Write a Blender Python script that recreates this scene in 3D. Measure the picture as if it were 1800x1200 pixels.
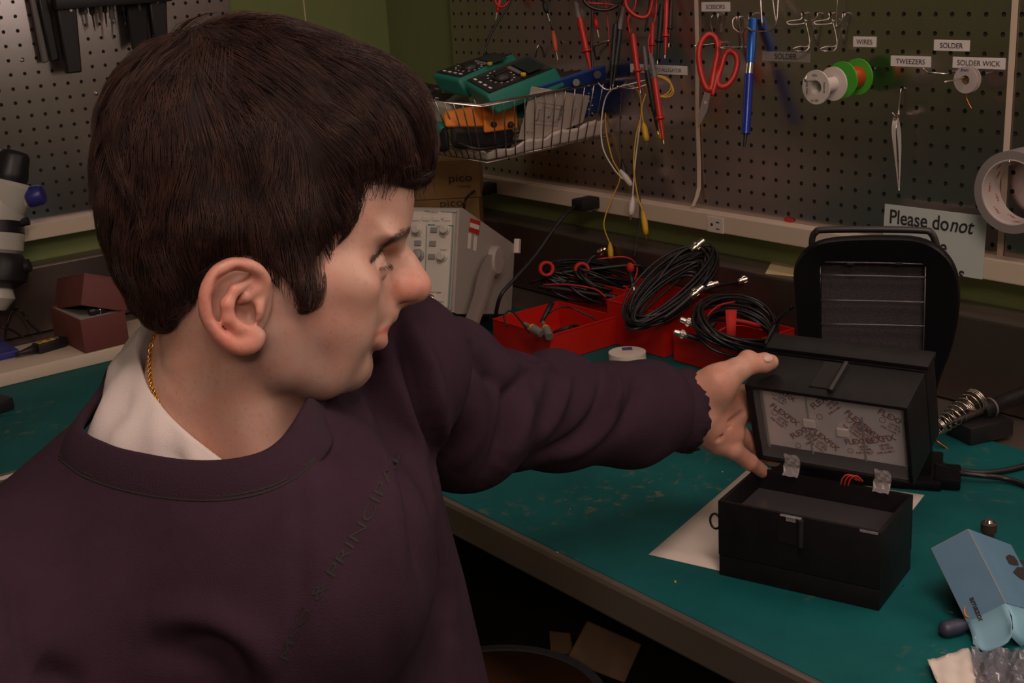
import bpy, bmesh, math, random
import numpy as np
from mathutils import Vector, Matrix, Quaternion
from mathutils.bvhtree import BVHTree
from mathutils.kdtree import KDTree
random.seed(7); np.random.seed(7)
for o in list(bpy.data.objects): bpy.data.objects.remove(o)
SC = bpy.context.scene
COL = SC.collection
TAU = 2*math.pi

# ------------------------------------------------------------------ camera
# camera solved from the 1-inch hole grids of both pegboards (x along the right wall,
# y into the right wall, z up; bench top at z=0.76)
TZ = 0.76
ZS = 1.284
FPX = 2276.6
CAM = np.array([2.18518763, -1.56074861, 0.11971123+ZS])
CM = np.array([[0.6171446463328408, 0.7846348968416689, -0.05899630632871433], [0.19366139317825537, -0.22413705651851612, -0.9551219004324685], [-0.7626452322636161, 0.5780230605708883, -0.29027847173361243]])
cam_d = bpy.data.cameras.new('camera'); cam = bpy.data.objects.new('camera', cam_d); COL.objects.link(cam)
cam_d.sensor_width = 36.0; cam_d.sensor_fit = 'HORIZONTAL'; cam_d.lens = FPX/1800*36.0
cam_d.clip_start = 0.02
_m = Matrix.Identity(4)
for i in range(3):
    _m[i][0] = CM[0][i]; _m[i][1] = -CM[1][i]; _m[i][2] = -CM[2][i]; _m[i][3] = CAM[i]
cam.matrix_world = _m
cam_d.dof.use_dof = False
SC.camera = cam

# ------------------------------------------------------------------ colour management, world
SC.view_settings.view_transform = 'Standard'; SC.view_settings.look = 'None'
SC.view_settings.gamma = 1.0; SC.view_settings.use_curve_mapping = False
SC.view_settings.exposure = EXPO = -0.15
w = bpy.data.worlds.new('world'); SC.world = w; w.use_nodes = True
w.node_tree.nodes['Background'].inputs[0].default_value = (1.0, .8, .7, 1)
w.node_tree.nodes['Background'].inputs[1].default_value = 0.012

# ------------------------------------------------------------------ room lamps (ceiling light panels and an added bench lamp)
def area(name, loc, aim, size, sizey, power, col):
    l = bpy.data.lights.new(name, 'AREA'); l.shape = 'RECTANGLE'; l.size = size; l.size_y = sizey
    l.energy = power; l.color = col
    o = bpy.data.objects.new(name, l); COL.objects.link(o); o.location = loc
    d = Vector(aim)-Vector(loc); o.rotation_euler = d.to_track_quat('-Z', 'Y').to_euler()
    return o
area('ceiling_lamp_light', (2.3, -1.3, 2.62), (2.3, -1.3, 0), 1.2, .3, 20, (1.0, .77, .68))
area('ceiling_lamp_light', (3.6, -2.6, 2.62), (3.0, -2.2, 0), 1.2, .6, 40, (1.0, .76, .67))
area('added_bench_fill', (1.2, -.13, 1.99), (1.2, -.28, 0), 1.6, .10, 1.4, (1.0, .78, .70))  # unseen source, added to lift the pegboards and ledge tops

# ------------------------------------------------------------------ pixel helpers (photo frame 1800x1200 -> world)
def ray(x, y): return np.array([(x-900)/FPX, (y-600)/FPX, 1.0]) @ CM
def PT(x, y, d): return CAM + ray(x, y)*d
def ON(x, y, ax, v):
    r = ray(x, y); return CAM + r*((v-CAM[ax])/r[ax])
def TAB(x, y, h=0.0): return ON(x, y, 2, TZ+h)
def WALL(x, y, off=0.0): return ON(x, y, 1, -off)
def PX(P):
    c = (np.asarray(P)-CAM) @ CM.T
    return np.stack([900+FPX*c[...,0]/c[...,2], 600+FPX*c[...,1]/c[...,2], c[...,2]], -1)

# ------------------------------------------------------------------ materials
def mat(name, col, rough=.5, metal=0.0, bump=0.0, bscale=200., var=0.0, vscale=20., spec=.5, sss=0.0, trans=0.0, coat=0.0, emit=None, sheen=0.0, alpha=1.0, ani=0.0):
    m = bpy.data.materials.new(name); m.use_nodes = True
    nt = m.node_tree; b = nt.nodes['Principled BSDF']
    c = tuple(col)+(1,)
    b.inputs['Base Color'].default_value = c
    b.inputs['Roughness'].default_value = rough; b.inputs['Metallic'].default_value = metal
    b.inputs['Specular IOR Level'].default_value = spec
    if sss:
        b.inputs['Subsurface Weight'].default_value = sss; b.inputs['Subsurface Radius'].default_value = (.012, .004, .002); b.inputs['Subsurface Scale'].default_value = 1.0
    if trans: b.inputs['Transmission Weight'].default_value = trans
    if coat: b.inputs['Coat Weight'].default_value = coat; b.inputs['Coat Roughness'].default_value = .1
    if sheen: b.inputs['Sheen Weight'].default_value = sheen; b.inputs['Sheen Roughness'].default_value=.5
    if alpha < 1: b.inputs['Alpha'].default_value = alpha
    if ani: b.inputs['Anisotropic'].default_value = ani
    if emit: b.inputs['Emission Color'].default_value = tuple(emit[:3])+(1,); b.inputs['Emission Strength'].default_value = emit[3]
    tc = None
    if var or bump:
        tc = nt.nodes.new('ShaderNodeTexCoord')
    if var:
        n = nt.nodes.new('ShaderNodeTexNoise'); n.inputs['Scale'].default_value = vscale; n.inputs['Detail'].default_value = 5
        nt.links.new(tc.outputs['Object'], n.inputs['Vector'])
        r = nt.nodes.new('ShaderNodeMapRange'); r.inputs[1].default_value = .3; r.inputs[2].default_value = .7
        r.inputs[3].default_value = 1-var; r.inputs[4].default_value = 1+var
        nt.links.new(n.outputs['Fac'], r.inputs[0])
        mx = nt.nodes.new('ShaderNodeVectorMath'); mx.operation = 'SCALE'; mx.inputs[0].default_value = col
        nt.links.new(r.outputs[0], mx.inputs['Scale']); nt.links.new(mx.outputs[0], b.inputs['Base Color'])
    if bump:
        n2 = nt.nodes.new('ShaderNodeTexNoise'); n2.inputs['Scale'].default_value = bscale; n2.inputs['Detail'].default_value = 3
        nt.links.new(tc.outputs['Object'], n2.inputs['Vector'])
        bp = nt.nodes.new('ShaderNodeBump'); bp.inputs['Strength'].default_value = bump; bp.inputs['Distance'].default_value = .002
        nt.links.new(n2.outputs['Fac'], bp.inputs['Height']); nt.links.new(bp.outputs[0], b.inputs['Normal'])
    return m
M = {}
def defm(k, *a, **kw): M[k] = mat(k, *a, **kw); return M[k]

# ------------------------------------------------------------------ mesh builder
def rotm(ax, ang): return np.array(Matrix.Rotation(ang, 3, ax))
I3 = np.eye(3)
class MB:
    def __init__(s): s.v = []; s.f = []; s.mi = []; s.cur = 0
    def add(s, V, F):
        o = len(s.v); s.v += [tuple(map(float, p)) for p in V]
        for f in F: s.f.append(tuple(i+o for i in f)); s.mi.append(s.cur)
        return s
    def m(s, i): s.cur = i; return s
    def box(s, c, size, R=I3, bev=0.0):
        c = np.asarray(c, float); h = np.asarray(size, float)/2
        if bev <= 0:
            V = [c+R@(h*np.array([x, y, z])) for x in (-1, 1) for y in (-1, 1) for z in (-1, 1)]
            F = [(0,1,3,2),(4,6,7,5),(0,4,5,1),(2,3,7,6),(0,2,6,4),(1,5,7,3)]
            return s.add(V, F)
        bev = min(bev, h.min()*.98)
        bm = bmesh.new(); bmesh.ops.create_cube(bm, size=2)
        for v in bm.verts: v.co = Vector([v.co[i]*h[i] for i in range(3)])
        bmesh.ops.bevel(bm, geom=bm.edges[:], offset=bev, segments=2, affect='EDGES', profile=.6)
        bm.verts.index_update()
        V = [c+R@np.array(v.co) for v in bm.verts]; F = [tuple(v.index for v in f.verts) for f in bm.faces]
        bm.free(); return s.add(V, F)
    def cyl(s, a, b, r, r2=None, n=20, cap=True):
        a = np.asarray(a, float); b = np.asarray(b, float); r2 = r if r2 is None else r2
        return s.lathe(a, b-a, [(0, r), (1, r2)], n, cap)
    def lathe(s, o, ax, prof, n=24, cap=True, scale=True):
        # prof: (t, r); t as fraction of ax length
        o = np.asarray(o, float); ax = np.asarray(ax, float)
        d = ax/np.linalg.norm(ax); t = np.array([1, 0, 0]) if abs(d[0]) < .8 else np.array([0, 1, 0])
        u = np.cross(d, t); u /= np.linalg.norm(u); w_ = np.cross(d, u)
        V = []; F = []
        for (tt, r) in prof:
            for k in range(n):
                a = TAU*k/n; V.append(o+ax*tt+(u*math.cos(a)+w_*math.sin(a))*r)
        m = len(prof)
        for i in range(m-1):
            for k in range(n):
                k2 = (k+1) % n; F.append((i*n+k, i*n+k2, (i+1)*n+k2, (i+1)*n+k))
        if cap:
            F.append(tuple(range(n))[::-1]); F.append(tuple((m-1)*n+k for k in range(n)))
        return s.add(V, F)
    def ring(s, c, ax, prof, n=32):
        # closed profile (t along ax in metres, r) revolved
        c = np.asarray(c, float); d = np.asarray(ax, float); d = d/np.linalg.norm(d)
        t = np.array([1, 0, 0]) if abs(d[0]) < .8 else np.array([0, 1, 0])
        u = np.cross(d, t); u /= np.linalg.norm(u); w_ = np.cross(d, u)
        V = []; F = []; m = len(prof)
        for k in range(n):
            a = TAU*k/n
            for (tt, r) in prof: V.append(c+d*tt+(u*math.cos(a)+w_*math.sin(a))*r)
        for k in range(n):
            k2 = (k+1) % n
            for i in range(m):
                j = (i+1) % m; F.append((k*m+i, k*m+j, k2*m+j, k2*m+i))
        return s.add(V, F)
    def tube(s, pts, r, n=8, closed=False, smooth=0, sec=None):
        P = np.asarray(pts, float)
        if smooth: P = spline(P, smooth, closed)
        N = len(P); rr = np.broadcast_to(np.asarray(r, float), (N,)) if np.ndim(r) == 0 or len(np.atleast_1d(r)) == N else np.interp(np.linspace(0, 1, N), np.linspace(0, 1, len(r)), r)
        T = np.zeros_like(P)
        for i in range(N):
            a = P[(i-1) % N] if (closed or i > 0) else P[i]; b = P[(i+1) % N] if (closed or i < N-1) else P[i]
            T[i] = (b-a)/max(np.linalg.norm(b-a), 1e-9)
        t = T[0]; u = np.cross(t, [0, 0, 1.]) if abs(t[2]) < .9 else np.cross(t, [1., 0, 0]); u /= np.linalg.norm(u)
        V = []; F = []
        sec = sec or [(math.cos(TAU*k/n), math.sin(TAU*k/n)) for k in range(n)]; n = len(sec)
        for i in range(N):
            u = u-T[i]*np.dot(u, T[i]); u /= np.linalg.norm(u); w_ = np.cross(T[i], u)
            for (a, b) in sec: V.append(P[i]+(u*a+w_*b)*rr[i])
        for i in range(N if closed else N-1):
            i2 = (i+1) % N
            for k in range(n):
                k2 = (k+1) % n; F.append((i*n+k, i*n+k2, i2*n+k2, i2*n+k))
        if not closed: F.append(tuple(range(n))[::-1]); F.append(tuple((N-1)*n+k for k in range(n)))
        return s.add(V, F)
    def prism(s, poly, o, u, v, w_):
        # poly 2D in (u,v) extruded along w_
        o = np.asarray(o, float); u = np.asarray(u, float); v = np.asarray(v, float); w_ = np.asarray(w_, float)
        n = len(poly); V = [o+u*a+v*b for a, b in poly]+[o+u*a+v*b+w_ for a, b in poly]
        F = [tuple(range(n))[::-1], tuple(range(n, 2*n))]+[(i, (i+1) % n, (i+1) % n+n, i+n) for i in range(n)]
        return s.add(V, F)
    def sphere(s, c, r, R=I3, n=12):
        r = np.broadcast_to(np.asarray(r, float), (3,)); V = []; F = []
        for i in range(1, n):
            for k in range(2*n):
                a = math.pi*i/n; b = math.pi*k/n
                V.append(np.asarray(c)+R@(r*np.array([math.sin(a)*math.cos(b), math.sin(a)*math.sin(b), math.cos(a)])))
        t = len(V); V.append(np.asarray(c)+R@(r*np.array([0, 0, 1.]))); V.append(np.asarray(c)-R@(r*np.array([0, 0, 1.])))
        m = 2*n
        for i in range(n-2):
            for k in range(m): F.append((i*m+k, (i+1)*m+k, (i+1)*m+(k+1) % m, i*m+(k+1) % m))
        for k in range(m): F.append((t, k, (k+1) % m)); F.append((t+1, (n-2)*m+(k+1) % m, (n-2)*m+k))
        return s.add(V, F)
    def grid(s, G, thick=0.0):
        G = np.asarray(G, float); a, b = G.shape[:2]
        if not thick:
            return s.add(G.reshape(-1, 3), [(i*b+j, (i+1)*b+j, (i+1)*b+j+1, i*b+j+1) for i in range(a-1) for j in range(b-1)])
        du = np.gradient(G, axis=0); dv = np.gradient(G, axis=1); n = np.cross(du, dv); n /= np.linalg.norm(n, axis=2, keepdims=True)+1e-12
        G2 = G+n*thick; V = np.concatenate([G.reshape(-1, 3), G2.reshape(-1, 3)]); o = a*b
        F = [(i*b+j, i*b+j+1, (i+1)*b+j+1, (i+1)*b+j) for i in range(a-1) for j in range(b-1)]
        F += [tuple(q+o for q in f[::-1]) for f in F[:]]
        rim = [(i, 0) for i in range(a)]+[(a-1, j) for j in range(1, b)]+[(i, b-1) for i in range(a-2, -1, -1)]+[(0, j) for j in range(b-2, 0, -1)]
        rim = [i*b+j for i, j in rim]
        for i in range(len(rim)):
            p, q = rim[i], rim[(i+1) % len(rim)]; F.append((p, q, q+o, p+o))
        return s.add(V, F)
    def text(s, txt, size, o, u, v, align='LEFT', ext=.0002, shear=0, bold=0.0, sx=1.0):
        cu = bpy.data.curves.new('t', 'FONT'); cu.body = txt; cu.size = size; cu.extrude = ext; cu.align_x = align; cu.shear = shear; cu.offset = bold*size
        ob = bpy.data.objects.new('t', cu); COL.objects.link(ob)
        dg = bpy.context.evaluated_depsgraph_get(); me = bpy.data.meshes.new_from_object(ob.evaluated_get(dg))
        u = np.asarray(u, float); u = u/np.linalg.norm(u); v = np.asarray(v, float); v = v-u*np.dot(u, v); v /= np.linalg.norm(v); n = np.cross(u, v)
        V = [np.asarray(o)+u*p.co.x*sx+v*p.co.y+n*(p.co.z+ext*.5) for p in me.vertices]
        F = [tuple(p.vertices) for p in me.polygons]
        bpy.data.objects.remove(ob); bpy.data.curves.remove(cu); bpy.data.meshes.remove(me)
        return s.add(V, F)
    def build(s, name, ms, parent=None, smooth=False, angle=None, org=None, kind=None):
        me = bpy.data.meshes.new(name)
        V = np.array(s.v, float)
        if org is None: org = np.zeros(3) if parent is not None else (V.min(0)+V.max(0))/2*[1, 1, 0]+[0, 0, V[:, 2].min()]
        org = np.asarray(org, float)
        base = np.zeros(3)
        if parent is not None: base = np.array(parent['_o'])
        me.from_pydata([tuple(p) for p in V-org-base if True], [], s.f)
        bm = bmesh.new(); bm.from_mesh(me); bmesh.ops.recalc_face_normals(bm, faces=bm.faces); bm.to_mesh(me); bm.free()
        ms = ms if isinstance(ms, (list, tuple)) else [ms]
        for m_ in ms: me.materials.append(M[m_] if isinstance(m_, str) else m_)
        if len(ms) > 1: me.polygons.foreach_set('material_index', s.mi)
        if smooth: me.polygons.foreach_set('use_smooth', [True]*len(me.polygons))
        if angle:
            me.polygons.foreach_set('use_smooth', [True]*len(me.polygons)); me.set_sharp_from_angle(angle=math.radians(angle))
        me.update()
        ob = bpy.data.objects.new(name, me); COL.objects.link(ob); ob.location = org
        ob['_o'] = tuple(org+base)
        if parent is not None: ob.parent = parent
        if kind: ob['kind'] = kind
        return ob
def spline(P, k, closed=False):
    P = np.asarray(P, float); N = len(P); out = []
    g = lambda i: P[i % N] if closed else (P[i] if 0 <= i < N else (2*P[0]-P[1] if i < 0 else 2*P[-1]-P[-2]))
    for i in range(N if closed else N-1):
        a, b, c, d = g(i-1), g(i), g(i+1), g(i+2)
        for j in range(k):
            t = j/k; out.append(.5*((2*b)+(-a+c)*t+(2*a-5*b+4*c-d)*t*t+(-a+3*b-3*c+d)*t**3))
    if not closed: out.append(P[-1])
    return np.array(out)
def tag(o, label=None, cat=None, group=None, kind=None):
    if label: o['label'] = label
    if cat: o['category'] = cat
    if group: o['group'] = group
    if kind: o['kind'] = kind
    return o
def thing(name, loc, label, cat, group=None):
    o = bpy.data.objects.new(name, None); COL.objects.link(o); o.location = tuple(loc); o.empty_display_size = .02
    o['_o'] = tuple(float(a) for a in loc); return tag(o, label, cat, group)
def struct(mb, name, m, **kw):
    o = mb.build(name, m, **kw); o['kind'] = 'structure'; return o
def unit(v): v = np.asarray(v, float); return v/np.linalg.norm(v)
X3, Y3, Z3 = np.eye(3)

# ------------------------------------------------------------------ base materials
defm('steel', (.54, .475, .475), .25, 1.0, var=.10, vscale=6., bump=.02, bscale=60, ani=.5)
_t = M['steel'].node_tree.nodes.new('ShaderNodeTangent'); _t.direction_type = 'RADIAL'; _t.axis = 'Z'
M['steel'].node_tree.links.new(_t.outputs[0], M['steel'].node_tree.nodes['Principled BSDF'].inputs['Tangent'])
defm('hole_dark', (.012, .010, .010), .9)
defm('wall_green', (.185, .225, .080), .75, bump=.05, bscale=300, var=.06, vscale=8)
defm('wall_cream', (.35, .31, .25), .85)
defm('ceiling_white', (.6, .57, .52), .9)
defm('floor_grey', (.07, .06, .05), .7, var=.2, vscale=12)
defm('cream_plastic', (.62, .50, .38), .45)
defm('cream_edge', (.66, .52, .40), .5)
defm('bench_metal', (.33, .27, .235), .42, .85, var=.12, vscale=9)
defm('bench_dark', (.16, .115, .10), .38, .8, var=.15, vscale=7)
defm('frame_green', (.05, .075, .03), .6)
defm('black_plastic', (.012, .011, .012), .42)
defm('black_matte', (.010, .009, .010), .75)
defm('rubber_black', (.008, .007, .008), .5)
defm('white_plastic', (.62, .56, .50), .4)
defm('chrome', (.75, .70, .66), .18, 1.0)
defm('wire_metal', (.52, .47, .43), .25, 1.0)
defm('paper_white', (.66, .57, .50), .8)
defm('ink', (.02, .018, .02), .7)
defm('lamp_white', (.9, .9, .88), .5, emit=(1, .78, .64, 1.2))

def teal_material():
    m = mat('teal_mat', (.012, .105, .092), .62, spec=.25)
    nt = m.node_tree; b = nt.nodes['Principled BSDF']; tc = nt.nodes.new('ShaderNodeTexCoord')
    def noise(s, det=6, rgh=.6):
        n = nt.nodes.new('ShaderNodeTexNoise'); n.inputs['Scale'].default_value = s; n.inputs['Detail'].default_value = det; n.inputs['Roughness'].default_value = rgh
        nt.links.new(tc.outputs['Object'], n.inputs['Vector']); return n
    a = noise(7); bl = noise(55, 8, .7)
    r = nt.nodes.new('ShaderNodeValToRGB'); r.color_ramp.elements[0].position = .35; r.color_ramp.elements[0].color = (.0025, .074, .076, 1)
    r.color_ramp.elements[1].position = .7; r.color_ramp.elements[1].color = (.004, .112, .112, 1)
    nt.links.new(a.outputs['Fac'], r.inputs[0])
    # worn scuffs: thresholded fine noise gated by broad noise
    big = noise(5.0, 3); g = nt.nodes.new('ShaderNodeMath'); g.operation = 'MULTIPLY'; 
    r1 = nt.nodes.new('ShaderNodeMapRange'); r1.inputs[1].default_value = .53; r1.inputs[2].default_value = .64
    r2 = nt.nodes.new('ShaderNodeMapRange'); r2.inputs[1].default_value = .54; r2.inputs[2].default_value = .68
    nt.links.new(big.outputs['Fac'], r1.inputs[0]); nt.links.new(bl.outputs['Fac'], r2.inputs[0])
    nt.links.new(r1.outputs[0], g.inputs[0]); nt.links.new(r2.outputs[0], g.inputs[1])
    mx = nt.nodes.new('ShaderNodeMix'); mx.data_type = 'RGBA'
    nt.links.new(g.outputs[0], mx.inputs['Factor']); nt.links.new(r.outputs[0], mx.inputs[6]); mx.inputs[7].default_value = (.12, .13, .08, 1)
    nt.links.new(mx.outputs[2], b.inputs['Base Color'])
    bp = nt.nodes.new('ShaderNodeBump'); bp.inputs['Strength'].default_value = .15; bp.inputs['Distance'].default_value = .001
    nt.links.new(bl.outputs['Fac'], bp.inputs['Height']); nt.links.new(bp.outputs[0], b.inputs['Normal'])
    M['teal_mat'] = m
teal_material()

# ------------------------------------------------------------------ room shell
WX, WY = -.295, .03
RX, RY, RZ = 4.6, -4.2, 2.75
def slab(name, lo, hi, m):
    lo = np.array(lo); hi = np.array(hi); return struct(MB().box((lo+hi)/2, hi-lo), name, m)
slab('floor', (WX-.1, RY-.1, -.05), (RX+.1, WY+.1, 0), 'floor_grey')
slab('ceiling', (WX-.1, RY-.1, RZ), (RX+.1, WY+.1, RZ+.05), 'ceiling_white')
slab('wall_left', (WX-.1, RY, 0), (WX, WY+.1, RZ), 'wall_green')
slab('wall_right', (WX, WY, 0), (RX+.1, WY+.1, RZ), 'wall_green')
slab('wall_far', (RX, RY, 0), (RX+.1, WY, RZ), 'wall_cream')
slab('wall_front', (WX-.1, RY-.1, 0), (RX+.1, RY, RZ), 'wall_cream')
# unseen glowing window, added on the right wall to brighten the pegboard reflections
wx0, wx1, wz0, wz1 = 1.95, 3.05, 1.30, 2.25
defm('window_sky', (.8, .8, .8), .5, emit=(1.0, .86, .78, 3.6))
fr = MB()
for (xa, xb, za, zb) in ((wx0-.05, wx0, wz0-.05, wz1+.05), (wx1, wx1+.05, wz0-.05, wz1+.05), (wx0, wx1, wz0-.05, wz0), (wx0, wx1, wz1, wz1+.05), ((wx0+wx1)/2-.015, (wx0+wx1)/2+.015, wz0, wz1)): fr.box(((xa+xb)/2, WY-.012, (za+zb)/2), (xb-xa, .03, zb-za))
fr = struct(fr, 'added_window_frame', 'white_plastic')
struct(MB().box(((wx0+wx1)/2, WY-.004, (wz0+wz1)/2), (wx1-wx0, .006, wz1-wz0)), 'added_window_glow', 'window_sky')
# seam in the green wall, seen left of the corner
def yfor(px, py, x): return ON(px, py, 0, x)[1]
ys = yfor(535, 20, WX); struct(MB().box((WX+.0008, ys, 1.9), (.002, .0025, 1.6)), 'trim_1', 'cream_edge')
for i, (x, y, sx, sy) in enumerate([(2.3, -1.3, 1.2, .3), (3.6, -2.6, 1.2, .6)]):
    t = thing('ceiling_light', (x, y, 2.66), 'long ceiling light panel over the bench' if i == 0 else 'wider ceiling light panel further out in the room', 'light')
    MB().box((x, y, 2.70), (sx+.06, sy+.06, .098)).build('housing', 'white_plastic', t)
    MB().box((x, y, 2.645), (sx, sy, .012)).build('diffuser', 'lamp_white', t)

# ------------------------------------------------------------------ pegboards
PIT = .0254
def pegboard(name, o, u, n, i0, i1, r0, r1, ue, ve, label):
    # hole (i,r) centre at o + u*i*PIT - z*r*PIT, n out of the wall; ue,ve extra border
    mb = MB(); o = np.array(o, float); u = np.array(u, float); n = np.array(n, float)
    rh = .0033; a = PIT/2
    inner = [(rh*math.cos(TAU*k/12+TAU/24), rh*math.sin(TAU*k/12+TAU/24)) for k in range(12)]
    outer = []
    for k in range(12):
        an = TAU*k/12+TAU/24; c, s_ = math.cos(an), math.sin(an); m_ = max(abs(c), abs(s_)); outer.append((a*c/m_, a*s_/m_))
    outer = []
    for k in range(12):
        q, t = divmod(k, 3); tt = (-a+2*a*(t+.5)/3) if False else (-a+2*a*t/3)
        outer.append([(a, tt), (-tt, a), (-a, -tt), (tt, -a)][q])
    inner = [(rh*math.cos(math.atan2(y, x)), rh*math.sin(math.atan2(y, x))) for x, y in outer]
    def P(x, z, d): return o+u*x+Z3*z+n*d
    for r in range(r0, r1+1):
        for i in range(i0, i1+1):
            cx, cz = i*PIT, -r*PIT
            V = [P(cx+x, cz+z, 0) for x, z in outer]+[P(cx+x, cz+z, 0) for x, z in inner]+[P(cx+x, cz+z, -.0022) for x, z in inner]
            F = [(k, (k+1) % 12, 12+(k+1) % 12, 12+k) for k in range(12)]+[(12+k, 12+(k+1) % 12, 24+(k+1) % 12, 24+k) for k in range(12)]
            mb.add(V, F)
    xl, xr, zt, zb = i0*PIT-a, i1*PIT+a, -r0*PIT+a, -r1*PIT-a
    xl2, xr2, zt2, zb2 = xl-ue[0], xr+ue[1], zt+ve[0], zb-ve[1]
    def q(x0, x1, z0, z1):
        if x1-x0 > 1e-5 and z1-z0 > 1e-5: mb.add([P(x0, z0, 0), P(x1, z0, 0), P(x1, z1, 0), P(x0, z1, 0)], [(0, 1, 2, 3)])
    q(xl2, xr2, zb2, zb); q(xl2, xr2, zt, zt2); q(xl2, xl, zb, zt); q(xr, xr2, zb, zt)
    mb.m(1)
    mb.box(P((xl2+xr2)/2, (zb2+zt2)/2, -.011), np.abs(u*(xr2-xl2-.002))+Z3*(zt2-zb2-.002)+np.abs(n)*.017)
    ob = mb.build(name, ['steel', 'hole_dark'])
    tag(ob, label, 'pegboard'); return ob
ZB = ZS
bl = thing('added_bench_lamp', (1.2, -.16, 2.02), 'long unseen lamp added above the right bench for extra light', 'lamp')  # added fixture around the extra light over the bench
MB().box((1.2, -.10, 2.03), (1.7, .20, .05), bev=.005).build('lamp_housing', 'white_plastic', bl)
MB().box((1.2, -.13, 2.0), (1.6, .10, .008)).build('diffuser', 'lamp_white', bl)
pegboard('pegboard', (0, 0, ZB), X3, -Y3, 0, 66, -16, 12, (0, .0), (0, .0065), 'long perforated steel pegboard on the right wall behind the soldering tools')
OL = np.array([-.26470323, -.80687328, ZB-.04746343])
pegboard('pegboard', OL, Y3, X3, -14, 17, -16, 10, (0, .003), (0, .008), 'perforated steel pegboard on the left wall behind the microscope')

# white edge strips on the right board
s = MB(); G = []
zt = 1.284+.42
P = [(0, WALL(1228, 0)[0], zt, .0015)]
pts = [(1224, 0), (1226, 80), (1226, 200), (1229, 290), (1229, 330), (1225, 346), (1218, 363)]
G = []
for j, (x, y) in enumerate([(1224, -420)]+pts):
    lift = [.0015, .0015, .0015, .0015, .002, .004, .009, .015][j]
    c = WALL(x, y, lift); tx = [(1, 0, 0)]*6+[(.97, 0, .15), (.93, 0, .3)]
    h = .0042
    G.append([c-np.array(tx[j])*h, c+np.array(tx[j])*h])
mb = MB().grid(G, .0006)
tag(mb.build('edge_strip', 'cream_edge'), 'narrow cream edge strip with a peeling curled lower end beside the scissors', 'strip')
G = [[WALL(x, y, .0015)-X3*.0045, WALL(x, y, .0015)+X3*.0045] for x, y in [(1795, -400), (1785, 0), (1767, 300), (1757, 462)]]
tag(MB().grid(G, .0006).build('edge_strip', 'cream_edge'), 'straight cream edge strip running down behind the duct tape roll', 'strip')

# ------------------------------------------------------------------ power raceways
RT = ON(1280, 380, 1, -.0)[2]; ry = -.022
zt_ = ON(1280, 380, 1, ry)[2]; zb_ = ON(1280, 412, 1, ry)[2]
def raceway_r():
    t = thing('power_raceway', (.7, -.01, zb_), 'long cream power raceway with outlets along the right wall', 'raceway')
    x0, x1 = -.05, 1.75
    MB().box(((x0+x1)/2, (ry+WY)/2+.0, (zt_+zb_)/2), (x1-x0, WY-ry, zt_-zb_), bev=.002).build('channel', 'cream_plastic', t)
    for px_ in (850, 1029, 1258):
        c = ON(px_, {850: 328, 1029: 358, 1258: 395}[px_], 1, ry)
        f = MB().box(c+[.0, -.0006, 0], (.036, .0022, .026), bev=.001).build('outlet', 'white_plastic', t)
        m2 = MB()
        m2.box(c+[.006, -.0018, .005], (.007, .0008, .0018)); m2.box(c+[.006, -.0018, -.006], (.007, .0008, .0018))
        m2.cyl(c+[-.007, -.0014, 0], c+[-.007, -.0022, 0], .0025); m2.build('socket_slots', 'ink', f)
    return t
raceway_r()
lx = -.243
a = ON(60, 393, 0, lx); b = ON(170, 374, 0, lx); c = ON(50, 424, 0, lx)
tl = thing('power_raceway', (lx-.01, -.9, c[2]), 'cream power raceway along the left wall behind the microscope', 'raceway')
zt2 = (a[2]+b[2])/2; zb2 = c[2]
MB().box(((WX+lx)/2, -.75, (zt2+zb2)/2), (lx-WX, .95, zt2-zb2), bev=.002).build('channel', 'cream_plastic', tl)

# ------------------------------------------------------------------ workbenches (right along x, left along y)
LZ = ZS-.3995; FY = -.0406; EY = -.747; EX = .452; MY = -.144
def bench():
    t = thing('workbench', (1.4, -.38, 0), 'long steel workbench with a teal mat along the right wall', 'workbench')
    x0, x1 = -.29, 2.9
    top = MB()
    top.box(((x0+x1)/2, (WY-.002+EY)/2, TZ-.0225), (x1-x0, WY-.002-EY, .039)); top.build('top', 'bench_metal', t)
    # mat with the corner piece belonging to this bench
    MB().box(((EX+x1)/2, (EY+.004+MY)/2, TZ-.0005), (x1-EX, MY-EY-.004, .005)).build('mat', 'teal_mat', t)
    # rounded metal nosing with a folded edge
    e = MB(); prof = [(.0, .002), (-.003, .0005), (-.005, -.004), (-.005, -.038), (-.002, -.042), (.01, -.042), (.01, 0)]
    e.prism([(a_, b_) for a_, b_ in prof], (EX-.005, EY, TZ), Y3, Z3, X3*(x1-EX+.005)); e.build('edge_trim', 'bench_metal', t)
    # low ledge at the back
    led = MB(); h = LZ-TZ
    led.box(((x0+x1)/2, (FY+WY-.002)/2, TZ+h/2), (x1-x0, WY-.002-FY, h), bev=.002); led.build('backsplash', 'bench_dark', t)
    lt = MB(); lt.box(((x0+x1)/2, (FY+WY)/2-.001, LZ+.001), (x1-x0, WY-FY-.002, .002)); lt.build('ledge_top', 'bench_metal', t)
    for x, y in ((1.9, EY+.06), (2.8, EY+.06), (2.8, -.1), (0.6, -.06)):
        MB().box((x, y, (TZ-.042)/2), (.04, .04, TZ-.042)).build('leg', 'frame_green', t)
    MB().box((1.4, -.05, .45), (2.6, .012, .5)).build('rear_panel', 'frame_green', t)
    return t
bench()
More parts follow.
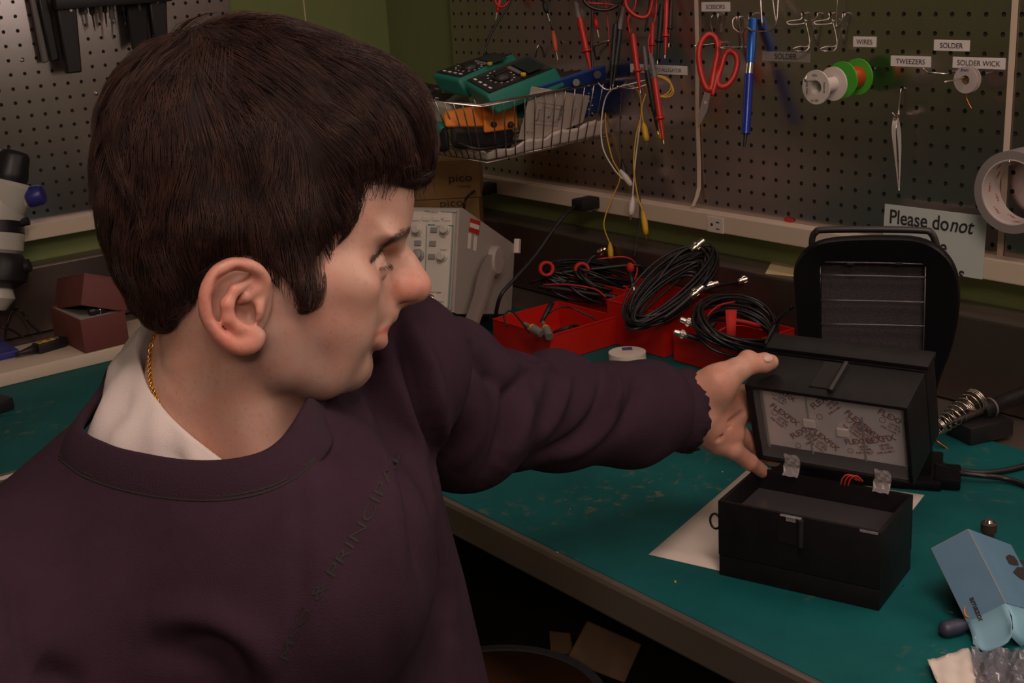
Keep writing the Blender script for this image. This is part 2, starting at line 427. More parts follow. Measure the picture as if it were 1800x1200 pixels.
def bench_l():
    t = thing('workbench', (.1, -1.4, 0), 'steel workbench with a teal mat under the microscope along the left wall', 'workbench')
    y0, y1 = -2.7, EY-.006
    MB().box(((WX+.002+EX)/2, (y0+y1)/2, TZ-.0225), (EX-WX-.002, y1-y0, .039)).build('top', 'bench_metal', t)
    MB().box(((-.14+EX-.004)/2, (y0+MY)/2, TZ-.0005), (EX-.004+.14, MY-y0, .005)).build('mat', 'teal_mat', t)
    MB().prism([(.0, .002), (.003, .0005), (.005, -.004), (.005, -.038), (.002, -.042), (-.01, -.042), (-.01, 0)], (EX, y0, TZ), X3, Z3, Y3*(y1-y0+.001)).build('edge_trim', 'bench_metal', t)
    h = LZ-TZ; fx = -.2437
    MB().box(((fx+WX+.002)/2, (y0+FY)/2-.001, TZ+h/2), (fx-WX-.002, FY-y0-.002, h), bev=.002).build('backsplash', 'bench_dark', t)
    MB().box(((fx+WX+.002)/2, (y0+FY)/2-.001, LZ+.001), (fx-WX-.002, FY-y0-.002, .002)).build('ledge_top', 'bench_metal', t)
    for x, y in ((EX-.06, -1.6), (EX-.06, -2.6), (-.2, -2.6)):
        MB().box((x, y, (TZ-.042)/2), (.04, .04, TZ-.042)).build('leg', 'frame_green', t)
    return t
bench_l()

# ------------------------------------------------------------------ signed-distance modelling helpers
def surface_nets(F, lo, h):
    nx, ny, nz = F.shape; S = F < 0
    c = np.zeros((nx-1, ny-1, nz-1, 3), np.float32); cnt = np.zeros((nx-1, ny-1, nz-1), np.float32)
    offs = [(0,0,0),(1,0,0),(0,1,0),(1,1,0),(0,0,1),(1,0,1),(0,1,1),(1,1,1)]
    sl = lambda o: tuple(slice(o[i], F.shape[i]-1+o[i]) for i in range(3))
    for i in range(8):
        for ax in range(3):
            if offs[i][ax] == 0:
                o2 = list(offs[i]); o2[ax] = 1
                a = F[sl(offs[i])]; b = F[sl(o2)]; m = (a < 0) != (b < 0)
                t = np.where(m, a/np.where(m, a-b, 1), 0)
                for k in range(3):
                    c[..., k] += np.where(m, offs[i][k]+(t if k == ax else 0), 0)
                cnt += m
    act = cnt > 0; idx = -np.ones(act.shape, np.int64); idx[act] = np.arange(act.sum())
    ijk = np.argwhere(act); V = (ijk+c[act]/cnt[act][:, None])*h+np.asarray(lo)
    Q = []
    for ax in range(3):
        a1, a2 = [(1, 2), (2, 0), (0, 1)][ax]
        A = S[tuple(slice(0, -1) if k == ax else slice(1, -1) for k in range(3))]
        B = S[tuple(slice(1, None) if k == ax else slice(1, -1) for k in range(3))]
        e = np.argwhere(A != B); fl = A[tuple(e.T)]
        e = e+np.array([0 if k == ax else 1 for k in range(3)])
        def g(d1, d2):
            q = e.copy(); q[:, a1] -= d1; q[:, a2] -= d2; return idx[tuple(q.T)]
        q = np.stack([g(1, 1), g(0, 1), g(0, 0), g(1, 0)], 1)
        q[~fl] = q[~fl][:, ::-1]; Q.append(q)
    Q = np.concatenate(Q); Q = Q[(Q >= 0).all(1)]
    return V, Q
class Field:
    def __init__(s, lo, hi, h):
        s.lo = np.array(lo, float); s.h = h; n = np.ceil((np.array(hi)-s.lo)/h).astype(int)+1
        s.n = n; s.F = np.full(tuple(n), 1.0, np.float32)
        s.ax = [s.lo[i]+h*np.arange(n[i]) for i in range(3)]
    def sub(s, lo, hi):
        a = np.clip(np.floor((np.array(lo)-s.lo)/s.h).astype(int), 0, s.n-1); b = np.clip(np.ceil((np.array(hi)-s.lo)/s.h).astype(int)+1, 0, s.n)
        sl = tuple(slice(a[i], b[i]) for i in range(3))
        X, Y, Z = np.meshgrid(s.ax[0][sl[0]], s.ax[1][sl[1]], s.ax[2][sl[2]], indexing='ij'); return sl, X, Y, Z
    def op(s, sl, D, k, mode):
        A = s.F[sl]
        if A.size == 0: return
        if mode == 'add':
            if k > 0:
                hh = np.clip(.5+.5*(A-D)/k, 0, 1); s.F[sl] = A*(1-hh)+D*hh-k*hh*(1-hh)
            else: s.F[sl] = np.minimum(A, D)
        else:
            D = -D
            if k > 0:
                hh = np.clip(.5-.5*(A-D)/k, 0, 1); s.F[sl] = A*(1-hh)+D*hh+k*hh*(1-hh)
            else: s.F[sl] = np.maximum(A, D)
    def ell(s, c, r, R=I3, k=.01, mode='add'):
        c = np.asarray(c, float); r = np.broadcast_to(np.asarray(r, float), (3,)); m = r.max()*1.05+k*1.5+s.h*2
        sl, X, Y, Z = s.sub(c-m, c+m); P = np.stack([X-c[0], Y-c[1], Z-c[2]], -1) @ R
        k0 = np.sqrt(((P/r)**2).sum(-1)); k1 = np.sqrt(((P/r**2)**2).sum(-1))+1e-9
        s.op(sl, (k0*(k0-1)/k1), k, mode); return s
    def cap(s, a, b, ra, rb=None, k=.01, mode='add'):
        a = np.asarray(a, float); b = np.asarray(b, float); rb = ra if rb is None else rb
        m = max(ra, rb)+k*1.5+s.h*2
        sl, X, Y, Z = s.sub(np.minimum(a, b)-m, np.maximum(a, b)+m)
        d = b-a; L = d@d+1e-12
        px, py, pz = X-a[0], Y-a[1], Z-a[2]; t = np.clip((px*d[0]+py*d[1]+pz*d[2])/L, 0, 1)
        D = np.sqrt((px-t*d[0])**2+(py-t*d[1])**2+(pz-t*d[2])**2)-(ra+(rb-ra)*t)
        s.op(sl, D, k, mode); return s
    def chain(s, pts, rs, k=.01, mode='add', ki=None):
        for i in range(len(pts)-1): s.cap(pts[i], pts[i+1], rs[i], rs[i+1], k, mode)
        return s
    def mesh(s): return surface_nets(s.F, s.lo, s.h)
def smooth_verts(V, Q, it=2, f=.5):
    E = np.concatenate([Q[:, [0, 1]], Q[:, [1, 2]], Q[:, [2, 3]], Q[:, [3, 0]]])
    for _ in range(it):
        S_ = np.zeros_like(V); n = np.zeros(len(V))
        for a, b in ((0, 1), (1, 0)):
            for k in range(3): S_[:, k] += np.bincount(E[:, a], V[E[:, b], k], len(V))
            n += np.bincount(E[:, a], minlength=len(V))
        V = V+(S_/np.maximum(n, 1)[:, None]-V)*f
    return V
def vnormals(V, Q):
    fn = np.cross(V[Q[:, 2]]-V[Q[:, 0]], V[Q[:, 3]]-V[Q[:, 1]]); N = np.zeros_like(V)
    for j in range(4):
        for k in range(3): N[:, k] += np.bincount(Q[:, j], fn[:, k], len(V))
    return N/(np.linalg.norm(N, axis=1, keepdims=True)+1e-12)
def polysdf(poly, X, Z):
    P = np.asarray(poly, float); n = len(P); d = np.full(X.shape, 1e9); ins = np.zeros(X.shape, bool)
    for i in range(n):
        a = P[i]; b = P[(i+1) % n]; e = b-a; wx = X-a[0]; wz = Z-a[1]
        t = np.clip((wx*e[0]+wz*e[1])/(e@e+1e-12), 0, 1); d = np.minimum(d, (wx-t*e[0])**2+(wz-t*e[1])**2)
        c = (a[1] > Z) != (b[1] > Z)
        with np.errstate(divide='ignore', invalid='ignore'):
            xi = (b[0]-a[0])*(Z-a[1])/(b[1]-a[1]+1e-15)+a[0]
        ins ^= c & (X < xi)
    return np.where(ins, -np.sqrt(d), np.sqrt(d))
def mesh_obj(name, V, Q, m, parent, smooth=True, col=None):
    me = bpy.data.meshes.new(name); base = np.array(parent['_o']) if parent is not None else np.zeros(3)
    V = np.asarray(V)-base; Q = np.asarray(Q)
    me.vertices.add(len(V)); me.vertices.foreach_set('co', V.astype(np.float32).ravel())
    k = Q.shape[1]; me.loops.add(Q.size); me.loops.foreach_set('vertex_index', Q.astype(np.int32).ravel())
    me.polygons.add(len(Q)); me.polygons.foreach_set('loop_start', (np.arange(len(Q))*k).astype(np.int32)); me.polygons.foreach_set('loop_total', np.full(len(Q), k, np.int32))
    me.polygons.foreach_set('use_smooth', [smooth]*len(Q)); me.update(calc_edges=True); me.validate()
    if col is not None:
        ca = me.color_attributes.new('tint', 'FLOAT_COLOR', 'POINT')
        ca.data.foreach_set('color', np.concatenate([col, np.ones((len(V), 1))], 1).astype(np.float32).ravel())
    me.materials.append(M[m] if isinstance(m, str) else m)
    ob = bpy.data.objects.new(name, me); COL.objects.link(ob); ob['_o'] = tuple(base)
    if parent is not None: ob.parent = parent
    return ob

# ------------------------------------------------------------------ person: head frame
DH = .90; HS = DH/FPX            # metres per pixel at the head
_w = -unit(ray(470, 400)); _r = unit(np.cross(-CM[1], _w)); _u = np.cross(_w, _r)
HO = PT(470, 400, DH)
PIT_A = math.radians(13.0); YAW = math.radians(2.5)
_f0 = _r*math.cos(PIT_A)-_u*math.sin(PIT_A); _u0 = _r*math.sin(PIT_A)+_u*math.cos(PIT_A)
HX = _f0*math.cos(YAW)-_w*math.sin(YAW)          # forward (nose)
HY = _f0*math.sin(YAW)+_w*math.cos(YAW)          # toward the camera (his right side)
HZ = _u0
HR = np.stack([HX, HY, HZ])                       # world->head rows
def hp(x, y, lat=0.0):
    # photo pixel -> head-local (X,Z) for a point whose lateral coordinate is lat
    dx, dy = (x-470)*HS, -(y-400)*HS
    a = dx*math.cos(PIT_A)-dy*math.sin(PIT_A); b = dx*math.sin(PIT_A)+dy*math.cos(PIT_A)
    return ((a-lat*math.sin(YAW))/math.cos(YAW), b)
def H3(x, y, lat): a, b = hp(x, y, lat); return np.array([a, lat, b])
def h2w(P): return HO+np.asarray(P) @ HR
def w2h(P): return (np.asarray(P)-HO) @ HR.T

PROFILE = [(704,533),(705,547),(702,560),(692,569),(680,577),(672,582),(677,589),(680,597),(678,607),(664,614),(654,621),(653,633),(653,645),(647,660),(628,673),
 (600,682),(560,690),(500,700),(430,720),(340,720),(292,640),(284,560),(250,490),(222,420),(208,340),(212,270),(232,205),(272,150),(330,108),(400,84),(470,78),(540,88),(600,112),(655,155),(695,212),(718,275),
 (727,323),(729,351),(727,368),(723,392),(720,406),(712,422),(709,440),(706,460),(703,490),(702,515)]
PP = np.array([hp(x, y) for x, y in PROFILE])
def interp2(X, Z, pts, p=3):
    num = 0; den = 0
    for (x, y, v) in pts:
        a, b = hp(x, y); wgt = 1/(((X-a)**2+(Z-b)**2)+1.5e-4)**(p/2); num = num+wgt*v; den = den+wgt
    return num/den
WPTS = [(450,110,.060),(350,160,.066),(560,160,.062),(300,260,.074),(430,260,.078),(560,260,.073),(680,260,.064),(260,380,.070),(380,380,.079),(500,380,.077),(600,400,.070),(690,400,.062),
        (420,520,.072),(520,500,.071),(600,480,.065),(680,480,.047),(330,520,.060),(500,580,.062),(580,560,.0585),(640,560,.041),(500,650,.054),(580,650,.044),(630,640,.034),(640,600,.038),(420,640,.056),(340,620,.054),(680,540,.032),(665,600,.0275)]
EPTS = [(450,110,.060),(350,160,.07),(560,160,.07),(300,260,.085),(430,260,.08),(600,260,.080),(690,260,.080),(240,380,.085),(600,400,.085),(700,400,.086),(705,450,.094),(695,490,.098),(690,540,.076),(670,600,.066),(640,650,.060),(560,650,.055),(600,620,.07),(400,600,.06),(500,640,.05)]
hd = Field((-.125, -.105, -.225), (.135, .108, .150), .0016)
Xg, Zg = np.meshgrid(hd.ax[0], hd.ax[2], indexing='ij')
d2 = polysdf(PP, Xg, Zg); Wm = interp2(Xg, Zg, WPTS); Em = interp2(Xg, Zg, EPTS)
e = -d2; t = np.clip(e/Em, 0, 1); hw = np.where(e > 0, Wm*np.sqrt(np.clip(1-(1-t)**2.15, 0, 1)), e)
Yg = np.abs(hd.ax[1])[None, :, None]
grad = .72
hd.F = ((Yg-hw[:, None, :])*grad).astype(np.float32)
EYL = .030
for sg in (1, -1):
    hd.ell(H3(692, 456, sg*.027), (.016, .016, .0105), k=.012, mode='sub')          # eye socket
    hd.ell(H3(700, 414, sg*.026)-[.012, 0, 0], (.012, .022, .0055), k=.012)         # brow ridge
    hd.ell(H3(590, 485, sg*.052), (.026, .013, .013), k=.022)                        # cheekbone
    hd.ell(H3(582, 568, sg*.038), (.025, .0150, .024), k=.03)                        # cheek
    eb = H3(646, 466, sg*EYL); hd.ell(eb, .0126, k=.004)                             # lid-covered eyeball
    hd.chain([eb+np.array([.0085, -sg*.0095, .0052]), eb+np.array([.0112, 0, .0068]), eb+np.array([.0075, sg*.0105, .0040])], [.0013, .0013, .0009], k=.003, mode='sub')  # lid crease
    hd.cap(eb+np.array([.0105, -sg*.008, -.0062]), eb+np.array([.0085, sg*.0090, -.0056]), .0010, .0008, k=.0012, mode='sub')    # closed lash line
# nose
hd.chain([H3(696, 430, 0), H3(711, 460, 0), H3(722, 484, 0), H3(731, 500, 0)], [.0072, .0085, .0098, .0108], k=.006)
hd.cap(H3(700, 470, 0), H3(712, 498, 0), .011, .013, k=.010)
hd.ell(H3(732, 501, 0), (.0105, .0118, .0090), k=.006)
hd.cap(H3(726, 508, 0), H3(703, 522, 0), .0050, .0055, k=.006)
for sg in (1, -1):
    hd.ell(H3(707, 503, sg*.0118), (.0125, .0072, .0095), R=rotm('Y', -.35), k=.006)
    hd.cap(H3(721, 517, sg*.0070), H3(707, 523, sg*.0080), .0028, .0030, k=.002, mode='sub')
    hd.cap(H3(687, 490, sg*.0190), H3(690, 520, sg*.0175), .0009, .0010, k=.006, mode='sub')
# lips and mouth
hd.cap(H3(681, 573, -.012)-[.003,0,0], H3(681, 573, .012)-[.003,0,0], .0042, k=.007)
hd.cap(H3(677, 600, -.012)-[.0045,0,0], H3(677, 600, .012)-[.0045,0,0], .0062, k=.005)
for sg in (1, -1):
    hd.cap(H3(684, 584, 0)-[.000,0,0], H3(657, 592, sg*.021), .0024, .0012, k=.0022, mode='sub')
    hd.cap(H3(681, 574, sg*.010)-[.0055,0,0], H3(660, 590, sg*.022), .0040, .0020, k=.006)
    hd.cap(H3(675, 600, sg*.010)-[.0055,0,0], H3(656, 598, sg*.021), .0056, .0026, k=.005)
hd.ell(H3(618, 650, 0), (.011, .020, .011), k=.014)
# jaw line, neck
NKP = [(418, 600, .912, .052), (404, 690, .915, .0550), (394, 765, .922, .0525), (385, 860, .93, .060)]
for sg in (1, -1):
    hd.chain([H3(470, 575, sg*.054), H3(492, 632, sg*.046), H3(560, 655, sg*.034), H3(594, 655, sg*.014)], [.012, .012, .011, .010], k=.020)
hd.chain([w2h(PT(x, y, d)) for x, y, d, r in NKP], [r for *_, r in NKP], k=.016)
hd.cap(w2h(PT(480, 680, .905)), w2h(PT(440, 800, .905)), .024, .032, k=.022)
hd.cap(w2h(PT(372, 540, .925)), w2h(PT(352, 720, .935)), .035, .034, k=.02)
hd.cap(w2h(PT(400, 600, .868)), w2h(PT(458, 800, .872)), .011, .012, k=.022)
# ear (near side gets the detail, far side the same)
for sg in (1, -1):
    L0 = .074
    E3 = lambda x, y, l: H3(x, y, sg*l)
    hd.ell(E3(424, 522, .0735), (.021, .0050, .027), R=rotm('Y', .16), k=.006)           # ear plate
    rim = [(466,484,.079),(455,468,.084),(436,460,.088),(414,460,.091),(394,470,.093),(380,490,.094),(374,514,.094),(376,540,.092),(388,563,.089),(404,580,.086),(424,590,.083),(444,588,.081),(456,574,.079)]
    rs_ = spline(np.array([E3(*p) for p in rim]), 4); rr_ = np.interp(np.linspace(0, 1, len(rs_)), np.linspace(0, 1, 13), [.0035,.0040,.0044,.0046,.0046,.0044,.0042,.0042,.0044,.0050,.0058,.0056,.0045]); hd.chain(list(rs_), list(rr_), k=.0012)
    hd.ell(E3(436, 574, .081), (.0105, .0048, .0085), k=.005)                               # lobe
    hd.ell(E3(452, 500, .0780), (.008, .005, .011), k=.006)
    # concha / scapha hollows
    hd.ell(E3(424, 536, .086), (.0095, .0100, .0125), k=.004, mode='sub')
    hd.chain([E3(447, 482, .089), E3(424, 474, .093), E3(400, 486, .096), E3(391, 512, .096), E3(394, 542, .094), E3(406, 560, .091)], [.0030,.0036,.0036,.0032,.0028,.0022], k=.0025, mode='sub')
    # antihelix and crus
    hd.chain([E3(440, 488, .083), E3(418, 500, .087), E3(407, 522, .089), E3(409, 545, .088), E3(422, 560, .085), E3(438, 563, .082)], [.0026,.0034,.0040,.0040,.0042,.0036], k=.0035)
    hd.chain([E3(452, 500, .082), E3(436, 512, .083), E3(424, 520, .081)], [.0030,.0026,.0018], k=.003)
    hd.ell(E3(455, 534, .0805), (.0042, .0050, .0080), k=.003)                               # tragus
    hd.ell(E3(441, 540, .0795), (.0045, .0065, .0065), k=.003, mode='sub')                   # canal
Vh, Qh = hd.mesh(); Vh = smooth_verts(Vh, Qh, 2, .45)
wc = 0                                                                    # soften the cheeks only
for sg in (1, -1):
    for x, y, l, r in [(640, 540, .034, .017), (620, 590, .034, .017), (600, 520, .046, .017), (560, 600, .046, .018), (590, 640, .032, .014)]:
        wc = wc+np.exp(-((Vh-H3(x, y, sg*l))**2).sum(1)/(r*r))
wc = np.clip(wc, 0, 1)[:, None]
for _ in range(40): Vh = Vh+(smooth_verts(Vh, Qh, 1, .6)-Vh)*wc
HEADV = Vh.copy(); VhW = h2w(Vh)

# ------------------------------------------------------------------ neck and upper chest, arm and hand (world space fields)
NB = PT(375, 830, .93)                          # base of the neck
def J(x, y, d): return PT(x, y, d)
nk_pts = [J(420, 560, .915), J(410, 640, .925), J(392, 720, .93), J(370, 830, .95)]
lo = np.min([J(150, 500, .8), J(700, 1000, .8), J(150, 1000, 1.1), J(700, 500, 1.1), J(150, 500, 1.1), J(700, 1000, 1.1), J(150, 1000, .8), J(700, 500, .8)], 0)
hi = np.max([J(150, 500, .8), J(700, 1000, .8), J(150, 1000, 1.1), J(700, 500, 1.1), J(150, 500, 1.1), J(700, 1000, 1.1), J(150, 1000, .8), J(700, 500, .8)], 0)
nf = Field(lo, hi, .0032)
nf.chain([PT(x, y, d) for x, y, d, r in NKP[1:]], [r-.003 for *_, r in NKP[1:]], k=.02)
nf.cap(J(200, 960, .90), J(600, 800, 1.02), .045, .045, k=.06)           # shoulders under the clothes
nf.ell(J(400, 980, .95), .075, k=.05)
Vn, Qn = nf.mesh(); Vn = smooth_verts(Vn, Qn, 3, .5)

# hand: thumb on top of the lid, fingers curling behind it
hb = [J(1150, 600, 1.25), J(1420, 900, 1.55)]
cs = np.array([J(x, y, d) for x in (1130, 1440) for y in (590, 900) for d in (1.25, 1.52)])
hf = Field(cs.min(0), cs.max(0), .0014)
DW = 1.365
wr = J(1216, 722, DW)                                                     # wrist
hf.chain([J(1110, 722, 1.335), J(1180, 722, 1.355), wr], [.031, .028, .026], k=.01)
hf.chain([J(1216, 700, DW), J(1250, 695, DW-.004)], [.027, .022], k=.01)
# metacarpal block
hf.cap(J(1225, 735, DW+.004), J(1262, 770, DW+.022), .024, .017, k=.012)
hf.cap(J(1225, 730, DW+.010), J(1290, 728, DW+.032), .022, .016, k=.012)
hf.cap(J(1235, 715, DW+.012), J(1305, 700, DW+.040), .020, .015, k=.012)
hf.cap(J(1250, 745, DW+.010), J(1290, 765, DW+.020), .013, .012, k=.012)
# thenar eminence + thumb
hf.chain([J(1228, 690, DW-.010), J(1262, 672, DW-.016), J(1296, 650, DW-.018)], [.018, .0175, .0128], k=.012)
hf.chain([J(1296, 650, DW-.018), J(1318, 640, DW-.014), J(1342, 638, DW-.008), J(1355, 636, DW-.004)], [.0126, .0106, .0100, .0082], k=.004)
hf.ell(J(1314, 631, DW-.013), .0100, k=.005)
hf.ell(J(1346, 632, DW-.012), (.0068), k=.004)
# little finger, seen below
hf.chain([J(1266, 778, DW+.018), J(1290, 790, DW+.018), J(1318, 812, DW+.030), J(1340, 828, DW+.046)], [.0125, .0098, .0086, .0074], k=.004)
# ring, middle, index fingers behind the lid
hf.chain([J(1288, 752, DW+.030), J(1318, 775, DW+.052), J(1345, 800, DW+.070), J(1362, 808, DW+.085)], [.0115, .0094, .0084, .0074], k=.003)
hf.chain([J(1298, 722, DW+.042), J(1335, 735, DW+.072), J(1372, 752, DW+.092), J(1395, 760, DW+.098)], [.0115, .0096, .0086, .0076], k=.003)
hf.chain([J(1302, 694, DW+.044), J(1330, 690, DW+.074), J(1368, 700, DW+.098), J(1392, 708, DW+.104)], [.0110, .0092, .0084, .0074], k=.003)
# palm creases
hf.chain([J(1243, 735, DW-.016), J(1266, 712, DW-.012), J(1296, 690, DW+.004)], [.0015, .0016, .0012], k=.006, mode='sub')
hf.chain([J(1262, 770, DW+.000), J(1278, 744, DW+.004), J(1306, 726, DW+.016)], [.0014, .0015, .0012], k=.006, mode='sub')
# thumb nail bed
hf.ell(J(1350, 630, DW-.0175), (.0052, .0052, .0030), k=.0015, mode='sub')
Vf, Qf = hf.mesh(); Vf = smooth_verts(Vf, Qf, 2, .45)
af = Field(np.min([J(620, 560, .95), J(1230, 860, .95), J(620, 860, 1.4), J(1230, 560, 1.4)], 0)-.05, np.max([J(620, 560, .95), J(1230, 860, .95), J(620, 860, 1.4), J(1230, 560, 1.4)], 0)+.05, .006)
SHL = J(640, 690, 1.02); ELB = J(935, 735, 1.26); SHR = J(-40, 1010, .80)
SHB = J(655, 712, 1.08); af.chain([SHB, ELB, J(1125, 722, 1.335)], [.036, .034, .032], k=.01)
af.cap(SHB, J(430, 880, 1.0), .036, .045, k=.03)
Va, Qa = af.mesh()

SA_ = unit((SHL-SHR)*[1, 1, .35]); TU_ = unit(Z3-SA_*(Z3@SA_)); TN_ = np.cross(TU_, SA_); TN_ = TN_ if TN_@(CAM-SHL) > 0 else -TN_
WR_ = (SHL+SHR)/2-TU_*.47-SA_*.15+TN_*.30+Z3*.055
rf = Field(WR_-.16, WR_+.20, .0022)
fdir = unit(TN_*.9+SA_*.35-Z3*.12); sdir = unit(np.cross(fdir, Z3)); sdir = sdir if sdir@SA_ > 0 else -sdir
rf.chain([WR_-fdir*.05, WR_, WR_+fdir*.03], [.030, .026, .024], k=.01)
for i_, (o_s, L_f) in enumerate(((-.030, .050), (-.010, .062), (.010, .068), (.030, .062))):
    b_ = WR_+fdir*.085+sdir*o_s; rf.cap(WR_+fdir*.02+sdir*o_s*.6, b_, .014, .0115, k=.01)
    rf.chain([b_, b_+fdir*L_f*.5-Z3*.004, b_+fdir*L_f-Z3*.018], [.0100, .0090, .0072], k=.003)
rf.chain([WR_+fdir*.03+sdir*.022, WR_+fdir*.06+sdir*.052-Z3*.006, WR_+fdir*.095+sdir*.060-Z3*.014], [.014, .0115, .0085], k=.008)
Vq, Qq = rf.mesh(); Vq = smooth_verts(Vq, Qq, 2, .45)
_e1 = J(-190, 1400, .80); _e2 = _e1-Z3*.10+TN_*.02; _pts = [J(330, 960, .95), J(-70, 1150, .82), _e1, _e2, WR_]
rg2 = Field(np.min(_pts, 0)-.08, np.max(_pts, 0)+.08, .007); rg2.chain(_pts, [.040, .042, .038, .036, .027], k=.015)
Vg, Qg = rg2.mesh(); Vg = smooth_verts(Vg, Qg, 2, .5); Qq = np.concatenate([Qq, Qg+len(Vq)]); Vq = np.concatenate([Vq, Vg])

# ------------------------------------------------------------------ skin colour (freckled, ruddy nose/ear/lips, stubble)
def gauss(P, c, r): return np.exp(-((P-np.asarray(c))**2).sum(1)/(r*r))
def skin_cols(V, head=False):
    base = np.tile(np.array([.53, .315, .240]), (len(V), 1))
    if head:
        red = 0
        for c, r, a in [((H3(745, 500, 0)), .016, .75), (H3(712, 505, .014), .012, .6), (H3(600, 535, .055), .022, .35), (H3(540, 560, .06), .018, .25), (H3(710, 505, -.014), .012, .6), (H3(385, 490, .094), .020, .55), (H3(400, 570, .088), .016, .5), (H3(436, 580, .083), .012, .35), (H3(700, 550, 0), .012, .3)]:
            red = red+a*gauss(V, c, r)
        for sg in (1, -1):
            ear = ((np.abs(V[:, 1]) > .080)*1.0); red = red+.35*ear*.5
        red = np.clip(red, 0, 1)[:, None]
        base = base*(1-red)+np.array([.60, .25, .185])*red
        lip = 0
        for sg in (1, -1):
            for x, y, l, r in [(676, 600, .004, .0062), (676, 600, .011, .0060), (668, 600, .018, .0045), (681, 577, .004, .0035), (676, 581, .012, .0036)]:
                lip = lip+gauss(V, H3(x, y, sg*l)-[.002, 0, 0], r)*1.3
        Va = V*np.array([1, 1, 1.]); Va[:, 1] = np.abs(Va[:, 1])+.0001; pl = PX(h2w(Va))[:, :2]
        for poly in ([(651,594),(662,589),(678,589),(684,597),(680,609),(664,614),(655,605)], [(653,591),(668,581),(680,573),(694,568),(688,579),(676,587),(664,590)]):
            lip = np.maximum(lip*.3, np.clip(.5-polysdf(poly, pl[:, 0], pl[:, 1])/3.0, 0, 1)*(V[:, 0] > H3(640, 600, 0)[0]))
        lip = np.clip(lip, 0, 1)[:, None]
        base = base*(1-lip)+np.array([.46, .13, .10])*lip
        # stubble along jaw, chin, upper lip
        st = 0
        for sg in (1, -1):
            for x, y, l, r, a in [(500,570,.066,.020,.8),(480,620,.058,.020,.7),(510,640,.052,.022,.8),(550,650,.046,.022,.7),(600,660,.036,.020,.5),(635,655,.012,.018,.35),(560,600,.060,.020,.5),(500,540,.070,.012,.6),(470,590,.063,.014,.4)]:
                st = st+a*gauss(V, H3(x, y, sg*l), r)
        st = np.clip(st, 0, 1)[:, None]; base = base*(1-.55*st)+np.array([.19, .130, .115])*.55*st
        # scalp under the hair
        bald = np.clip((polysdf([hp(*p) for p in HAIRMASK], V[:, 0], V[:, 2])*-1)/.004, 0, 1)[:, None]
        base = base*(1-.7*bald)+np.array([.03, .018, .015])*.7*bald
    return base
HAIRMASK = [(724,318),(700,314),(660,316),(628,322),(616,345),(612,368),(590,402),(566,424),(560,450),(555,476),(549,522),(524,530),(507,528),(496,500),(480,482),(462,468),(440,452),(408,450),(378,462),(360,486),(345,512),(325,540),(306,566),(284,572),(262,566),
 (232,530),(205,480),(188,430),(176,370),(175,290),(186,205),(215,138),(252,94),(305,62),(365,42),(425,32),(490,38),(565,57),(645,80),(700,106),(742,145),(764,190),(768,250),(752,300),(735,318)]
def skin_material():
    m = mat('skin', (.5, .3, .23), .46, sss=.25, spec=.42)
    nt = m.node_tree; b = nt.nodes['Principled BSDF']
    at = nt.nodes.new('ShaderNodeAttribute'); at.attribute_name = 'tint'; tc = nt.nodes.new('ShaderNodeTexCoord')
    n = nt.nodes.new('ShaderNodeTexNoise'); n.inputs['Scale'].default_value = 45; n.inputs['Detail'].default_value = 6; nt.links.new(tc.outputs['Object'], n.inputs['Vector'])
    r = nt.nodes.new('ShaderNodeValToRGB'); r.color_ramp.elements[0].position = .36; r.color_ramp.elements[0].color = (1.0, .84, .80, 1); r.color_ramp.elements[1].position = .6; r.color_ramp.elements[1].color = (1, 1.0, 1.0, 1)
    nt.links.new(n.outputs['Fac'], r.inputs[0])
    mx = nt.nodes.new('ShaderNodeMix'); mx.data_type = 'RGBA'; mx.blend_type = 'MULTIPLY'; mx.inputs['Factor'].default_value = .8
    nt.links.new(at.outputs['Color'], mx.inputs[6]); nt.links.new(r.outputs[0], mx.inputs[7])
    v = nt.nodes.new('ShaderNodeTexNoise'); v.inputs['Scale'].default_value = 330; v.inputs['Detail'].default_value = 2; nt.links.new(tc.outputs['Object'], v.inputs['Vector'])
    r2 = nt.nodes.new('ShaderNodeValToRGB'); r2.color_ramp.elements[0].position = .30; r2.color_ramp.elements[0].color = (.86, .72, .67, 1); r2.color_ramp.elements[1].position = .42; r2.color_ramp.elements[1].color = (1, 1, 1, 1)
    nt.links.new(v.outputs['Fac'], r2.inputs[0])
    m2 = nt.nodes.new('ShaderNodeMix'); m2.data_type = 'RGBA'; m2.blend_type = 'MULTIPLY'; m2.inputs['Factor'].default_value = .5
    nt.links.new(mx.outputs[2], m2.inputs[6]); nt.links.new(r2.outputs[0], m2.inputs[7]); nt.links.new(m2.outputs[2], b.inputs['Base Color'])
    bp = nt.nodes.new('ShaderNodeBump'); bp.inputs['Strength'].default_value = .18; bp.inputs['Distance'].default_value = .0006
    nt.links.new(v.outputs['Fac'], bp.inputs['Height']); nt.links.new(bp.outputs[0], b.inputs['Normal'])
    M['skin'] = m
skin_material()
defm('hair_dark', (.018, .0095, .0075), .7, spec=.2)
defm('hair_strand', (.044, .0185, .0130), .5, spec=.35, var=.6, vscale=70)
defm('brow_hair', (.075, .042, .030), .6)
defm('eye_white', (.5, .46, .42), .25)
defm('iris', (.05, .035, .02), .15)
defm('nail', (.60, .37, .29), .35, spec=.4)
defm('gold', (.75, .42, .06), .22, 1.0)
defm('sweat', (.036, .0180, .0275), .95, bump=.35, bscale=900, var=.12, vscale=30, spec=.1)
defm('sweat_rib', (.032, .0150, .0240), .95, bump=.4, bscale=700, spec=.2)
defm('print_ink', (.016, .012, .010), .85)
defm('cotton_white', (.66, .57, .53), .85, bump=.3, bscale=1400, spec=.2)

